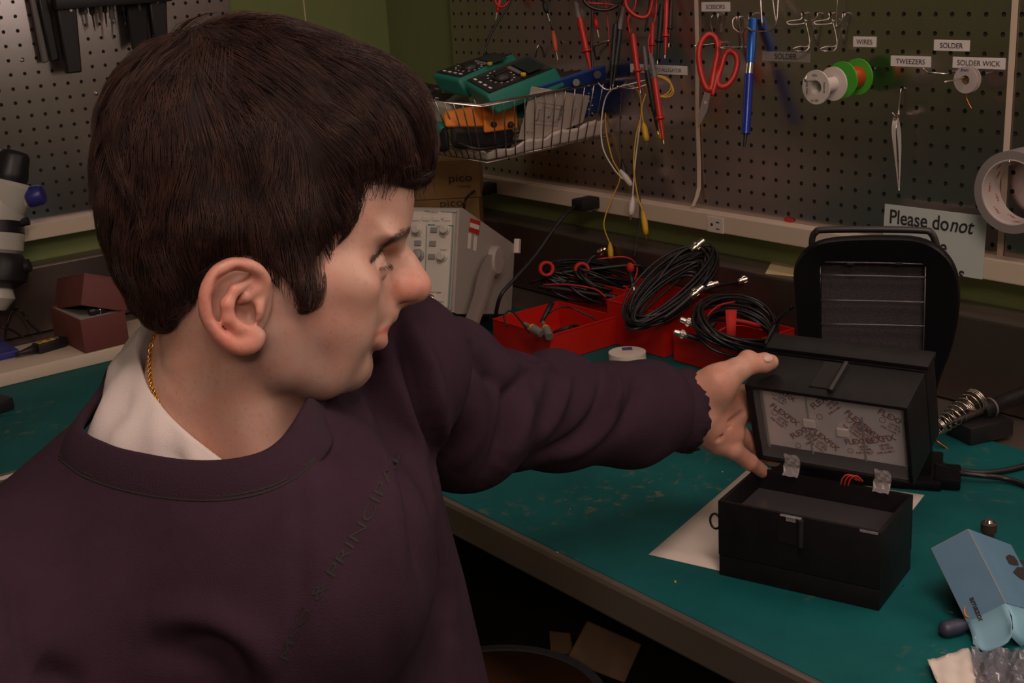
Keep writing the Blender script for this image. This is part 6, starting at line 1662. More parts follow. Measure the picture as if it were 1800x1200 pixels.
clip('yellow clip lead ending just below the raceway', [(1110, 148), (1124, 165), (1127, 200), (1118, 240), (1114, 290), (1120, 340), (1130, 372)], [(1130, 370), (1136, 412)], 'yellow_boot', 'yellow_wire', .048)
clip('white clip lead hanging with its boot above the raceway', [(1098, 148), (1122, 160), (1127, 195), (1122, 240), (1116, 290), (1112, 345)], [(1113, 344), (1109, 378)], 'white_plastic', 'white_wire', .052)
clip('white clip lead bowed out to the left of the others', [(1100, 148), (1068, 165), (1057, 215), (1060, 260), (1078, 295), (1095, 315)], [(1090, 298), (1110, 326)], 'white_plastic', 'white_wire', .050)
clip('black clip lead hanging straight down to the cable bin', [(1092, 160), (1090, 220), (1095, 300), (1122, 330), (1125, 375), (1122, 410), (1114, 455)], [(1093, 282), (1099, 312)], 'rubber_black', 'cable_black', .042)
t = thing('clip_lead', WALL(1155, 150, .03), 'coiled yellow clip lead with two yellow boots behind the long red probe', 'clip lead', 'crocodile clip leads'); d0 = dwall(1160, 160, .03)
for k in range(3): MB().tube([PT(1158+k*2+(24-2*k)*math.cos(a)*(.9+.1*k), 151+k+18*math.sin(a+.2*k), d0) for a in np.linspace(0, TAU, 18, endpoint=False)], .0012, 6, closed=True, smooth=3).build('wire_loop', 'yellow_wire', t, smooth=True)
for x0, y0, x1, y1 in ((1131, 215, 1137, 248), (1156, 214, 1160, 244)):
    a, b = PT(x0, y0, d0), PT(x1, y1, d0); MB().lathe(a, b-a, [(0, .002), (.3, .0052), (.8, .0052), (1, .0038)], 14).build('clip_boot', 'yellow_boot', t, smooth=True); MB().cyl(b, b-Z3*.008, .0012).build('clip_jaw', 'nickel', t)
MB().tube([PT(1135, 165, d0), PT(1128, 190, d0), PT(1131, 216, d0)], .0012, 6, smooth=4).build('lead_wire', 'yellow_wire', t, smooth=True)
b = WALL(1138, 140, 0); wire('pegboard_hook', [[b, PT(1100, 150, dwall(1100, 150, .03)), PT(1068, 158, dwall(1068, 155, .06)), PT(1050, 145, dwall(1050, 145, .07))], [WALL(1140, 148, 0), PT(1110, 156, dwall(1100, 150, .03)), PT(1084, 152, dwall(1084, 150, .055))]], .0017, 'heavy wire hook at the basket corner carrying the clip leads', 'hook', group='wire hooks on the pegboard')
# upper-left tangle
def grabber(label, pts, m, wm, w_=7):
    d0 = dwall(pts[-1][0], pts[-1][1], .04); t = thing('test_grabber', PT(*pts[-1], d0), label, 'test clip', 'small grabber clips left of the probes')
    P_ = [PT(x, y, d0) for x, y in pts]; MB().tube(P_[:-1], .0014, 6, smooth=5).build('lead_wire', wm, t, smooth=True)
    a, b = P_[-2], P_[-1]; mb = MB(); mb.lathe(a, b-a, [(0, .002), (.25, .0042), (.6, .0046), (.9, .0036), (1, .001)], 12); mb.build('grabber_body', m, t, smooth=True)
    MB().cyl(b, b+unit(b-a)*.014, .0010).build('grabber_tip', 'nickel', t)
grabber('orange grabber clip hanging between the basket and the probes', [(968, -20), (964, 8), (967, 30), (972, 54), (978, 92)], 'clip_orange', 'cable_black')
grabber('dark red grabber clip at the far left of the leads', [(884, -20), (880, -6), (874, 22)], 'handle_red', 'cable_red')
grabber('red grabber clip just left of the black probes', [(1062, -20), (1050, 0), (1045, 26), (1050, 52)], 'handle_red', 'cable_black')
grabber('dark grabber clip hanging left of the orange one', [(950, -20), (955, 2), (962, 24)], 'rubber_black', 'cable_black')
def hang(label, pts, m, off=.045, r=.0018):
    d0 = dwall(pts[0][0], pts[0][1], off); tag(MB().tube([PT(x, y, d0) for x, y in pts], r, 7, smooth=7).build('hanging_lead', m, smooth=True), label, 'cable', 'loose leads along the top of the pegboard')
hang('thin black lead curving down behind the multimeters', [(905, -20), (893, 12), (874, 40), (858, 70), (851, 98)], 'cable_black', .03, .0022)
hang('black lead dropping straight behind the basket hook', [(1040, -20), (1041, 30), (1040, 80), (1042, 130)], 'cable_black', .02, .0022)
hang('red lead sagging across the top of the probes', [(1000, -15), (1030, 4), (1070, 8), (1110, 18), (1140, 24), (1165, 5), (1180, -20)], 'cable_red', .065, .0022)
hang('black lead sagging from the rack to the left', [(1020, -12), (1032, 8), (1052, 17), (1075, 15), (1095, 0), (1100, -20)], 'cable_black', .07, .0030)
hang('second red lead bunched at the top of the probes', [(1105, -20), (1100, 8), (1118, 28), (1140, 26), (1150, -20)], 'cable_red', .07, .0034)
hang('brown lead hanging from the rack into the basket', [(1060, -20), (1066, 20), (1070, 60), (1073, 110)], 'cable_red', .02, .0012)
hang('red lead tangled at the upper left of the board', [(865, -20), (872, 6), (884, 12), (898, -2), (900, -20)], 'cable_red', .04, .0024)
wire('pegboard_hook', [[WALL(957, 100, 0), WALL(952, 84, .01), WALL(946, 80, .03), WALL(940, 100, .035)]], .0022, 'bent wire hook behind the top multimeter', 'hook', group='wire hooks on the pegboard')
wire('pegboard_hook', [[WALL(1048, 105, 0), WALL(1044, 84, .014), WALL(1052, 78, .03), WALL(1070, 72, .05)]], .0022, 'bent chrome hook left of the black probes', 'hook', group='wire hooks on the pegboard')

# ------------------------------------------------------------------ fume extractor
defm('ex_black', (.0030, .0024, .0034), .40, spec=.2, bump=.03, bscale=300)
defm('ex_filter', (.045, .037, .040), .9, bump=1.0, bscale=900, var=.5, vscale=900)
defm('ex_wire', (.16, .14, .14), .35, .6)
ea = math.radians(33); eu = np.array([math.cos(ea), math.sin(ea), 0]); ev = np.array([-math.sin(ea), math.cos(ea), 0]); Re = np.stack([eu, ev, Z3], 1)
E0 = TAB(1640, 852, .002)
def ep(x, y, b=0.0):
    r = ray(x, y); k = ((E0+ev*b-CAM)@ev)/(r@ev); return CAM+r*k
t = thing('fume_extractor', (E0[0]-eu[0]*.1, E0[1]-eu[1]*.1+.03, TZ+.002), 'black solder fume extractor with a rounded top and wire grille, behind the open box', 'fume extractor')
OUTP = [(1396,520),(1394,480),(1402,455),(1420,436),(1450,424),(1500,419),(1560,418),(1612,421),(1645,434),(1670,456),(1684,486),(1688,520),(1683,570),(1670,622),(1654,664),(1642,710),(1638,780),(1640,850),(1400,806),(1402,650)]
OUTW = [ep(x, y) for x, y in OUTP]
def loc2(P_): d = P_-E0; return (d@eu, d[2])
po = [loc2(p) for p in OUTW]; po[17] = (po[17][0], 0.0); po[18] = (po[18][0], 0.0)
pis = [loc2(ep(x, y)) for x, y in [(1441,470),(1445,462),(1450,460),(1618,463),(1626,466),(1630,474),(1622,680),(1612,690),(1452,672),(1443,662)]]
pos = spline(np.array([(a, b, 0) for a, b in po[:17]]), 3)[:, :2].tolist()+[po[17], po[18], po[19]]
n = 96
def resample(poly, n, c):
    P_ = np.array(poly+[poly[0]]); ang = np.linspace(0, TAU, n, endpoint=False); out = []
    for a in ang:
        d = np.array([math.cos(a), math.sin(a)]); best = None
        for i in range(len(P_)-1):
            e = P_[i+1]-P_[i]; den = d[0]*e[1]-d[1]*e[0]
            if abs(den) < 1e-12: continue
            w_ = P_[i]-c; t1 = (w_[0]*e[1]-w_[1]*e[0])/den; t2 = (w_[0]*d[1]-w_[1]*d[0])/den
            if t1 > 0 and -1e-6 <= t2 <= 1+1e-6 and (best is None or t1 > best): best = t1
        out.append(c+d*best)
    return np.array(out)
cc = np.mean(pis, 0); oo = resample([tuple(p) for p in pos], n, cc); ii = resample(pis, n, cc)
def ring3(P_, b, sc_=1.0): return [E0+eu*(cc[0]+(p[0]-cc[0])*sc_)+Z3*(cc[1]+(p[1]-cc[1])*sc_)+ev*b for p in P_]
rings = [ring3(ii, .022), ring3(ii, .003), ring3(oo, .0, .975), ring3(oo, .004), ring3(oo, .016), ring3(oo, .020, .95), ring3(oo, .055, .90), ring3(oo, .075, .80)]
rings = [[np.array([p[0], p[1], max(p[2], TZ+.0022)]) for p in R1] for R1 in rings]
V = [p for R1 in rings for p in R1]; F_ = []
for k in range(len(rings)-1):
    for j in range(n): j2 = (j+1) % n; F_.append((k*n+j, k*n+j2, (k+1)*n+j2, (k+1)*n+j))
F_.append(tuple((len(rings)-1)*n+j for j in range(n)))
mb = MB(); mb.add(V, F_); mb.build('housing', 'ex_black', t, angle=35)
a_, b_ = np.min(ii, 0), np.max(ii, 0); c2 = E0+eu*(a_[0]+b_[0])/2+Z3*(a_[1]+b_[1])/2+ev*.020
MB().box(c2, (b_[0]-a_[0]+.004, .006, b_[1]-a_[1]+.004), Re).build('filter_pad', 'ex_filter', t)
for k, yy in enumerate((461, 484, 528, 570, 615, 660)):
    MB().tube([ep(1442, yy-1, .004), ep(1535, yy+.5, .004), ep(1627, yy+3, .004)], .0009, 6, smooth=3).build('grille_wire', 'ex_wire', t, smooth=True)
for xx in (1442, 1627): MB().tube([ep(xx, 463, .005), ep(xx-2, 560, .005), ep(xx-5, 668, .005)], .0008, 6).build('grille_wire', 'ex_wire', t, smooth=True)
for x in (1495, 1580): MB().box(ep(x, 463, .003), (.008, .003, .003), Re, bev=.0006).build('grille_clip', 'box_edge', t)
hpnt = [ep(1427, 440, .03), ep(1428, 418, .03), ep(1434, 408, .03), ep(1448, 404, .03), ep(1535, 403, .03), ep(1622, 405, .03), ep(1637, 410, .03), ep(1644, 424, .03), ep(1648, 440, .03)]
MB().tube(hpnt, .0040, 10, smooth=6).build('carry_handle', 'box_edge', t, smooth=True)
MB().box(E0+eu*-.09+ev*.03+Z3*.006, (.20, .10, .012), Re, bev=.003).build('base_foot', 'ex_black', t, angle=40)
MB().box(E0+eu*.016+ev*.01+Z3*.008, (.030, .05, .014), Re, bev=.003).build('base_foot', 'ex_black', t, angle=40)
tag(MB().tube([ep(1392, 540, .04), PT(1370, 560, 1.75), PT(1352, 590, 1.76), PT(1345, 612, 1.77), TAB(1350, 640, .006)], .0024, 8, smooth=7).build('mains_cable', 'rubber_black', smooth=True), 'black cord leaving the left side of the fume extractor', 'cord')

# ------------------------------------------------------------------ soldering iron and stand
SB = TAB(1738, 780, .002); t = thing('soldering_iron_stand', SB, 'black soldering iron stand with a coiled spring holder at the right', 'stand')
sbu = unit(TAB(1782, 770, .002)-TAB(1705, 787, .002)); sbv = np.cross(Z3, sbu); Rsx = np.stack([sbu, sbv, Z3], 1)
L_ = np.linalg.norm(TAB(1782, 770)-TAB(1705, 787))
base_c = (TAB(1782, 770)+TAB(1705, 787))/2+sbv*.03
MB().box(base_c+Z3*.014, (L_, .06, .024), Rsx, bev=.004).build('stand_base', 'black_plastic', t, angle=40)
dI = PX(base_c)[2]-.01
A_, B_ = PT(1648, 752, dI-.03), PT(1717, 702, dI+.0); ax_ = unit(B_-A_); ua_ = unit(np.cross(ax_, Z3)); wa_ = np.cross(ax_, ua_)
tt = np.linspace(0, 1, 420); turns = np.interp(tt, [0, .12, .85, 1], [0, 3, 10.5, 13.5]); pos_ = np.interp(tt, [0, .12, .85, 1], [0, .06, .90, 1.0]); rad = np.interp(tt, [0, .1, 1], [.0085, .0105, .0165])
pts = [A_+(B_-A_)*p+(ua_*math.cos(TAU*q)+wa_*math.sin(TAU*q))*r for p, q, r in zip(pos_, turns, rad)]
MB().tube(np.array(pts), .0009, 6).build('spring_coil', 'nickel', t, smooth=True)
MB().tube([A_-wa_*.0-Z3*.010, (A_+B_)/2-Z3*.016, B_-Z3*.016+ax_*.012], .0013, 6, smooth=3).build('support_rod', 'blade_steel', t, smooth=True)
MB().tube([PT(1645, 774, dI-.03), PT(1666, 789, dI-.03), PT(1687, 803, dI-.03)], .0016, 7, smooth=3).build('clamp_arm', 'copper', t, smooth=True)
MB().cyl(B_-Z3*.016+ax_*.010, base_c+Z3*.024, .0016).build('support_post', 'blade_steel', t)
ax2 = ax_
t = thing('soldering_iron', B_, 'soldering iron with a dark grey handle resting in the coiled holder', 'soldering iron')
H0, H1 = PT(1726, 722, dI), PT(1860, 668, dI+.05); dv_ = H1-H0
MB().lathe(H0, dv_, [(0, .0100), (.02, .0128), (.12, .0128), (.14, .0110), (.30, .0105), (.6, .0100), (1, .009)], 22).build('grip', 'rubber_black', t, angle=40)
MB().lathe(H0, A_-H0, [(0, .0045), (.5, .0042), (.55, .0028), (1, .0012)], 14).build('iron_barrel', 'blade_steel', t, angle=40)
MB().lathe(H0+dv_*.10, dv_*.02, [(0, .0133), (1, .0133)], 22).build('grip_ring', 'cable_grey', t, angle=40)
tag(MB().tube([TAB(1640, 808, .007), TAB(1672, 822, .0066), TAB(1715, 830, .0062), TAB(1770, 826, .0062), TAB(1840, 808, .0062)], .0036, 8, smooth=8).build('mains_cable', 'rubber_black', smooth=True), 'black cable running right across the mat, upper of two', 'cable')
tag(MB().tube([TAB(1645, 818, .014), TAB(1680, 830, .0135), TAB(1730, 836, .0132), TAB(1775, 843, .0075), TAB(1850, 870, .0062)], .0036, 8, smooth=8).build('mains_cable', 'cable_black', smooth=True), 'black cable running right across the mat, lower of two', 'cable')
# small metal cylinder behind the blue carton
c = TAB(1737, 950, .0022); t = thing('metal_barrel', c, 'small dark metal barrel standing behind the pale blue carton', 'part')
MB().lathe(c, Z3*.022, [(0, .006), (.5, .006), (.52, .0085), (.95, .0085), (1, .007)], 20).build('knurled_body', 'blade_steel', t, angle=40); MB().lathe(c+Z3*.022, Z3*.003, [(0, .005), (1, .0035)], 16).build('metal_cap', 'nickel', t, angle=40)
# ------------------------------------------------------------------ pale blue carton
defm('carton_blue', (.115, .225, .33), .6, var=.05, vscale=30)
defm('carton_inside', (.24, .45, .56), .6)
defm('card_raw', (.45, .27, .14), .8)
defm('smile_orange', (.70, .22, .03), .6)
defm('print_brown', (.035, .022, .02), .7)
def camv(x, y, z_): return CM[0]*x+CM[1]*y+CM[2]*z_
dcar = 1.235; sc_ = dcar/FPX
def carton(d):
    k = d/FPX/.00053; Bp = PT(1702, 930, d); C_ = PT(1768, 1060, d-.039*k); A_ = PT(1643, 975, d+.0146*k)
    bc, ba = C_-Bp, A_-Bp; ba = ba-unit(bc)*(ba@unit(bc)); be = unit(np.cross(bc, ba)); be = be if be@CM[2] > 0 else -be
    return Bp, bc, ba, be*.11
for _ in range(90):
    Bp, bc, ba, be = carton(dcar); zz = (Bp+bc+ba)[2]
    if zz > TZ+.016: dcar += .002
    elif zz < TZ+.012: dcar -= .002
    else: break
t = thing('small_carton', Bp+bc+ba, 'opened pale blue carton with a smile logo, tipped over at the right edge', 'carton')
P_ = [Bp, Bp+bc, Bp+bc+ba, Bp+ba]; Q_ = [p+be for p in P_]
def face(quad, th, nm, m_, par=t):
    q = [np.array(p) for p in quad]; n_ = unit(np.cross(q[1]-q[0], q[3]-q[0])); mb = MB(); mb.add(q+[p+n_*th for p in q], [(3, 2, 1, 0), (4, 5, 6, 7), (0, 1, 5, 4), (1, 2, 6, 5), (2, 3, 7, 6), (3, 0, 4, 7)]); return mb.build(nm, m_, par)
f1 = face([P_[0], P_[3], P_[2], P_[1]], .0006, 'side_panel', 'carton_blue'); f2 = face([P_[0], P_[1], Q_[1], Q_[0]], .0006, 'side_panel', 'carton_blue')
face([P_[3], Q_[3], Q_[2], P_[2]], .0006, 'side_panel', 'carton_blue'); face([Q_[0], Q_[1], Q_[2], Q_[3]], .0006, 'side_panel', 'carton_blue'); face([P_[0], Q_[0], Q_[3], P_[3]], .0006, 'end_panel', 'carton_blue')
# open flaps, bent outward
G = []
ub, ube = unit(bc), unit(be)
for i in range(9):
    s_ = i/8; L0 = .036*(1-(2*s_-1)**4*.35); e0 = P_[1]*(1-s_)+P_[2]*s_; G.append([e0, e0+ub*L0*.45-unit(be)*.003, e0+ub*L0*.85-unit(be)*.010, e0+ub*L0-unit(be)*.014])
MB().grid(G, .0006).build('flap', 'carton_inside', t, smooth=True)
G = []
for i in range(11):
    s_ = i/10; L0 = .036*(1-(2*s_-1)**4*.3); e0 = P_[1]*(1-s_)+Q_[1]*s_; o_ = unit(-ba); G.append([e0, e0+ub*L0*.5+o_*.004*0, e0+ub*L0*.9-o_*.004, e0+ub*L0*1.1-o_*.010])
MB().grid(G, .0006).build('flap', 'carton_inside', t, smooth=True)
G = []
for i in range(11):
    s_ = i/10; e0 = P_[2]*(1-s_)+Q_[2]*s_; G.append([e0, e0+ub*.02+unit(ba)*.002, e0+ub*.034+unit(ba)*.0])
MB().grid(G, .0006).build('flap', 'carton_inside', t, smooth=True)
for a, b in ((P_[0], P_[1]), (P_[1], P_[2]), (P_[0], P_[3]), (P_[3], P_[2])): MB().tube([a, b], .0005, 5).build('worn_edge', 'card_raw', t)
nf1 = unit(np.cross(unit(bc), unit(ba))); nf1 = nf1 if nf1@(CAM-Bp) > 0 else -nf1
def cfp(x, y):
    r = ray(x, y); return CAM+r*(((Bp+nf1*.0012-CAM)@nf1)/(r@nf1))
tv_ = unit(cfp(1723, 1092)-cfp(1706, 1052)); vv_ = unit(cfp(1720, 1060)-cfp(1705, 1072)); vv_ = np.cross(nf1, tv_)
MB().text('amazon', .0082, cfp(1704, 1051), tv_, vv_, bold=.015).build('carton_logo', 'print_brown', f1)
sm = [cfp(1697, 1064), cfp(1695, 1072), cfp(1697, 1081), cfp(1704, 1085)]; 
MB().tube(sm, [.0003, .0008, .0010, .0004], 6, smooth=4).build('carton_smile', 'smile_orange', f1, smooth=True)
nf2 = unit(np.cross(unit(bc), unit(be))); nf2 = nf2 if nf2@(CAM-Bp) > 0 else -nf2
def cfp2(x, y):
    r = ray(x, y); return CAM+r*(((Bp+nf2*.0012-CAM)@nf2)/(r@nf2))
lf_ = MB()
for pts in ([(1768,978),(1774,974),(1783,978),(1788,985),(1791,993),(1783,993),(1774,990)], [(1781,1005),(1788,996),(1800,997),(1815,1003),(1822,1015),(1810,1020),(1795,1017)], [(1792,985),(1800,984),(1812,990),(1815,996),(1800,994)]):
    q = [cfp2(x, y) for x, y in pts]; n_ = len(q); lf_.add(q+[p+nf2*.0002 for p in q], [tuple(range(n_))[::-1], tuple(range(n_, 2*n_))]+[(i, (i+1) % n_, (i+1) % n_+n_, i+n_) for i in range(n_)])
lf_.build('leaf_print', 'print_brown', f2)
# screwdriver under the carton
a, b = TAB(1652, 1108, .010), TAB(1705, 1096, .010); t = thing('screwdriver', (a+b)/2, 'short blue grey screwdriver handle showing under the pale blue carton', 'screwdriver')
defm('grip_blue', (.035, .035, .065), .45); MB().lathe(a, b-a, [(0, .0015), (.04, .005), (.15, .0078), (.6, .0078), (.8, .006), (1, .005)], 20).build('grip', 'grip_blue', t, smooth=True)
c_ = TAB(1663, 1074, .004); MB().lathe(b, b-a, [(0, .002), (1, .0016)], 10).build('blade', 'blade_steel', t)
tag(MB().lathe(TAB(1661, 1073, .0035), TAB(1676, 1078, .0035)-TAB(1661, 1073, .0035), [(0, .0003), (1, .0016)], 10).build('metal_pin', 'nickel'), 'tiny pointed metal pin beside the pale blue carton', 'pin')
# crumpled tissue and clear bag
defm('bag_clear', (.22, .20, .23), .08, spec=1.0, alpha=.5, bump=.5, bscale=90)
def crumple(px4, d4, nu, nv, amp, seed, th=.0005):
    rg = np.random.default_rng(seed); A, B, C, D = [PT(x, y, d) for (x, y), d in zip(px4, d4)]; n_ = unit(np.cross(B-A, D-A)); G = []
    ph = rg.uniform(0, 6, 8)
    for i in range(nu+1):
        row = []
        for j in range(nv+1):
            u, v = i/nu, j/nv; p = (A*(1-u)+B*u)*(1-v)+(D*(1-u)+C*u)*v
            f = abs(math.sin(7*u+3*v+ph[0]))+.6*abs(math.sin(11*v-5*u+ph[1]))+.4*abs(math.sin(19*u+13*v+ph[2]))+.2*rg.normal()
            row.append(p+n_*amp*f)
        G.append(row)
    return MB().grid(G, th)
q = [(1630, 1165), (1702, 1142), (1745, 1225), (1665, 1240)]
dd_ = [PX(TAB(x, y, .008))[2] for x, y in q]
tag(crumple(q, dd_, 14, 12, -.0020, 2).build('tissue_sheet', 'paper_white', smooth=True), 'crumpled white tissue lying below the pale blue carton', 'tissue')
q = [(1706, 1150), (1812, 1152), (1830, 1240), (1722, 1245)]; dd_ = [PX(TAB(x, y, .008))[2] for x, y in q]
tag(crumple(q, dd_, 18, 14, -.005, 5).build('plastic_bag', 'bag_clear'), 'shiny clear plastic bag crumpled in the lower right corner', 'bag')
# crumbs on the mat
def crumb(x, y, m_, label, s_=(.0035, .0018, .001)): 
    c = TAB(x, y, .0026); tag(MB().box(c, s_, rotm('Z', x*.1), bev=.0003).build('debris_chip', m_), label, 'debris')
crumb(1187, 1022, 'yellow_key', 'tiny yellow chip on the mat in front of the black box')
crumb(1034, 902, 'label_red', 'tiny red speck on the mat near the bench edge', (.002, .0015, .001)); crumb(1270, 829, 'paper_white', 'tiny pale speck on the mat left of the hand', (.0014, .0012, .0008)); crumb(1640, 965, 'card_raw', 'small rust coloured scrap on the mat left of the carton', (.004, .002, .0008))
crumb(1588, 1029, 'tube_navy', 'tiny blue speck on the mat right of the black box', (.0016, .0014, .001)); crumb(1002, 894, 'card_raw', 'tiny orange speck on the mat near the sweatshirt sleeve', (.0014, .0012, .0008)); crumb(980, 970, 'paper_white', 'tiny pale chip on the steel bench edge', (.002, .001, .0008))

# ------------------------------------------------------------------ left side: tray, brown case, microscope
defm('scope_white', (.50, .47, .41), .38, coat=.2)
defm('scope_blue', (.03, .03, .20), .35)
defm('case_brown', (.150, .036, .030), .65, bump=.2, bscale=500)
defm('foam_grey', (.36, .30, .27), .9)
pa, pb = TAB(0, 684), TAB(228, 628); TX = (pa[0]+pb[0])/2
TH_ = ON(120, 631, 0, TX)[2]-TZ
t0 = MB().box((TX-.075, -1.0, TZ+.0022+TH_/2), (.15, .62, TH_), bev=.003).build('microscope_tray', 'cream_plastic', angle=40); tag(t0, 'long cream base plate on the left bench carrying the microscope and brown case', 'tray')
TT = TZ+.0022+TH_+.0006
Fb, Rb_, Lb = ON(150, 621, 2, TT), ON(228, 602, 2, TT), ON(68, 581, 2, TT)
cu_ = unit(Rb_-Fb); wB = np.linalg.norm(Rb_-Fb); cv_ = np.cross(Z3, cu_); dB = min(abs((Lb-Fb)@cv_), .14); hB = .0
for h_ in np.linspace(.02, .09, 71):
    if PX(Fb+Z3*h_)[1] > 563: hB = h_
dB = max(.08, dB)
t = thing('lens_case', (Fb+Rb_)/2, 'reddish brown box with its lid ajar, standing on the cream tray', 'box')
Rk = np.stack([cu_, cv_, Z3], 1); cB = Fb+cu_*wB/2+cv_*dB/2
mb = MB(); w2 = .0035
for (a, b, s0, s1) in ((wB/2, w2/2, wB, w2), (wB/2, dB-w2/2, wB, w2), (w2/2, dB/2, w2, dB-2*w2), (wB-w2/2, dB/2, w2, dB-2*w2)): mb.box(Fb+cu_*a+cv_*b+Z3*hB/2, (s0, s1, hB), Rk, bev=.0008)
mb.box(cB+Z3*.002, (wB-.002, dB-.002, .004), Rk); mb.build('case_body', 'case_brown', t, angle=40)
MB().box(cB+Z3*(hB-.012), (wB-2*w2, dB-2*w2, .018), Rk, bev=.001).build('foam_insert', 'foam_grey', t)
# lid: pushed back and raised at the far side
la, lb_, lc_ = PT(142, 536, PX(Fb)[2]-.004), PT(156, 481, PX(Fb)[2]+.006), PT(218, 547, PX(Rb_)[2]-.006)
lu = unit(lc_-la); ln_ = lb_-la; hL = np.linalg.norm(ln_); ln_ = unit(ln_-lu*(unit(ln_)@lu)*hL); lv = np.cross(ln_, lu); lv = lv if lv@(CAM-la) < 0 else -lv
wL = np.linalg.norm(lc_-la)+.004; Rl2 = np.stack([lu, lv, ln_], 1); cl_ = la+lu*wL/2+lv*dB/2
mb = MB(); mb.box(cl_+ln_*(hL-.002), (wL, dB, .004), Rl2, bev=.0008)
for (a, b, s0, s1) in ((wL/2, w2/2, wL, w2), (wL/2, dB-w2/2, wL, w2), (w2/2, dB/2, w2, dB-2*w2), (wL-w2/2, dB/2, w2, dB-2*w2)): mb.box(la+lu*a+lv*b+ln_*(hL/2-.001), (s0, s1, hL-.002), Rl2, bev=.0008)
mb.build('case_lid', 'case_brown', t, angle=40)
for k, (x, y, l) in enumerate(((170, 545, 'black lens lying in the right of the brown case'), (112, 526, 'black lens lying in the left of the brown case'))):
    p = ON(x, y, 2, TT+hB+.004); o_ = thing('small_lens', p-Z3*.012, l, 'lens', 'lenses in the brown case'); MB().lathe(p-cu_*.014, cu_*.028, [(0, .007), (.3, .009), (.35, .0075), (.6, .0075), (.65, .009), (1, .009)], 18).build('lens_barrel', 'black_plastic', o_, angle=40); MB().lathe(p+cu_*.002, cu_*.002, [(0, .0092), (1, .0092)], 18).build('lens_ring', 'nickel', o_, angle=40)
# small black USB video unit with its cable
a, b = ON(30, 622, 2, TT+.009), ON(112, 598, 2, TT+.009); du = unit(b-a); t = thing('inline_switch', (a+b)/2-Z3*.009, 'black in-line control unit with a cable lying on the cream tray', 'control unit')
c0_ = a+du*.055*1.0; Ru = np.stack([du, np.cross(Z3, du), Z3], 1)
LL_ = np.linalg.norm(b-a); MB().box(a+du*LL_*.70, (LL_*.62, .024, .016), Ru, bev=.003).build('control_body', 'black_plastic', t, angle=40)
MB().lathe(a+du*LL_*.40, -du*LL_*.42, [(0, .009), (.4, .006), (1, .0025)], 14).build('strain_relief', 'rubber_black', t, smooth=True)
MB().box(a+du*LL_*.62+Z3*.0085, (LL_*.36, .012, .001), Ru).build('warning_label', 'yellow_key', t)
for k in range(3): MB().cyl(a+du*LL_*(.50+.18*k)+Z3*.007, a+du*LL_*(.50+.18*k)+Z3*.0095, .004).build('round_button', 'cable_grey', t)
MB().tube([ON(72, 585, 2, TT+.012), PT(52, 568, 2.40), PT(35, 545, 2.40), PT(20, 548, 2.40), PT(10, 580, 2.38), ON(5, 615, 2, TT+.004), ON(-30, 640, 2, TT+.004)], .0022, 7, smooth=7).build('control_cord', 'cable_black', t, smooth=True)
MB().tube([ON(40, 592, 2, TT+.012), PT(20, 580, 2.38), PT(5, 575, 2.38), PT(-20, 560, 2.38)], .0022, 7, smooth=7).build('control_cord', 'cable_black', t, smooth=True)
# stereo microscope, mostly outside the frame
MD = 2.36
t = thing('stereo_microscope', PT(-10, 600, MD), 'white stereo microscope with a blue focus knob, cut off at the left edge', 'microscope')
def ms(x, y, d=MD): return PT(x, y, d)
def mlathe(p0, p1, prof, m_, nm, n=28): a, b = ms(*p0), ms(*p1); return MB().lathe(a, b-a, prof, n).build(nm, m_, t, angle=40)
mlathe((14, 322), (24, 266), [(0, .030), (.15, .033), (.3, .0335), (.5, .031), (.85, .030), (.95, .027), (1, .024)], 'black_plastic', 'eyepiece')
mlathe((23, 270), (24.4, 264), [(0, .016), (1, .014)], 'rubber_black', 'eyepiece_lens')
mlathe((-70, 322), (-60, 266), [(0, .030), (.15, .033), (.5, .031), (.95, .027), (1, .024)], 'black_plastic', 'eyepiece')
mlathe((12, 334), (14, 320), [(0, .036), (1, .037)], 'scope_blue', 'eyepiece_collar')
mlathe((0, 372), (11, 318), [(0, .040), (.35, .047), (.85, .050), (1, .044)], 'scope_white', 'tube_housing')
mlathe((-22, 395), (-16, 340), [(0, .058), (.3, .062), (1, .055)], 'scope_white', 'head_body')
mlathe((-30, 388), (58, 345), [(0, .012), (.6, .016), (1, .014)], 'scope_white', 'knob_boss')
mlathe((50, 348), (76, 341), [(0, .0185), (.1, .0195), (.85, .0190), (1, .016)], 'scope_blue', 'focus_knob')
mlathe((-20, 412), (-21, 392), [(0, .062), (1, .062)], 'black_plastic', 'body_joint')
mlathe((-20, 448), (-20, 411), [(0, .052), (.2, .060), (1, .062)], 'scope_white', 'lower_body')
mlathe((28, 395), (50, 388), [(0, .006), (1, .008)], 'black_plastic', 'lock_screw')
mlathe((-15, 505), (-14, 446), [(0, .044), (.2, .062), (.7, .064), (1, .052)], 'black_plastic', 'ring_light', 32)
mlathe((36, 470), (52, 466), [(0, .014), (1, .012)], 'black_plastic', 'ring_clamp')
mlathe((-14, 545), (-13, 503), [(0, .024), (.5, .040), (1, .034)], 'scope_white', 'objective')
mlathe((-60, 622), (-58, 470), [(0, .022), (1, .022)], 'scope_white', 'stand_column')
p = ON(-35, 625, 2, TT); MB().box(p+Z3*.006, (.12, .10, .012), bev=.003).build('stage_plate', 'scope_blue', t, angle=40)
# black block on the left mat
c = TAB(-12, 722, .0022); tag(MB().box(c+Z3*.010, (.05, .045, .020), rotm('Z', .3), bev=.003).build('black_block', 'black_plastic', angle=40), 'small black plastic block on the mat at the left edge', 'block')

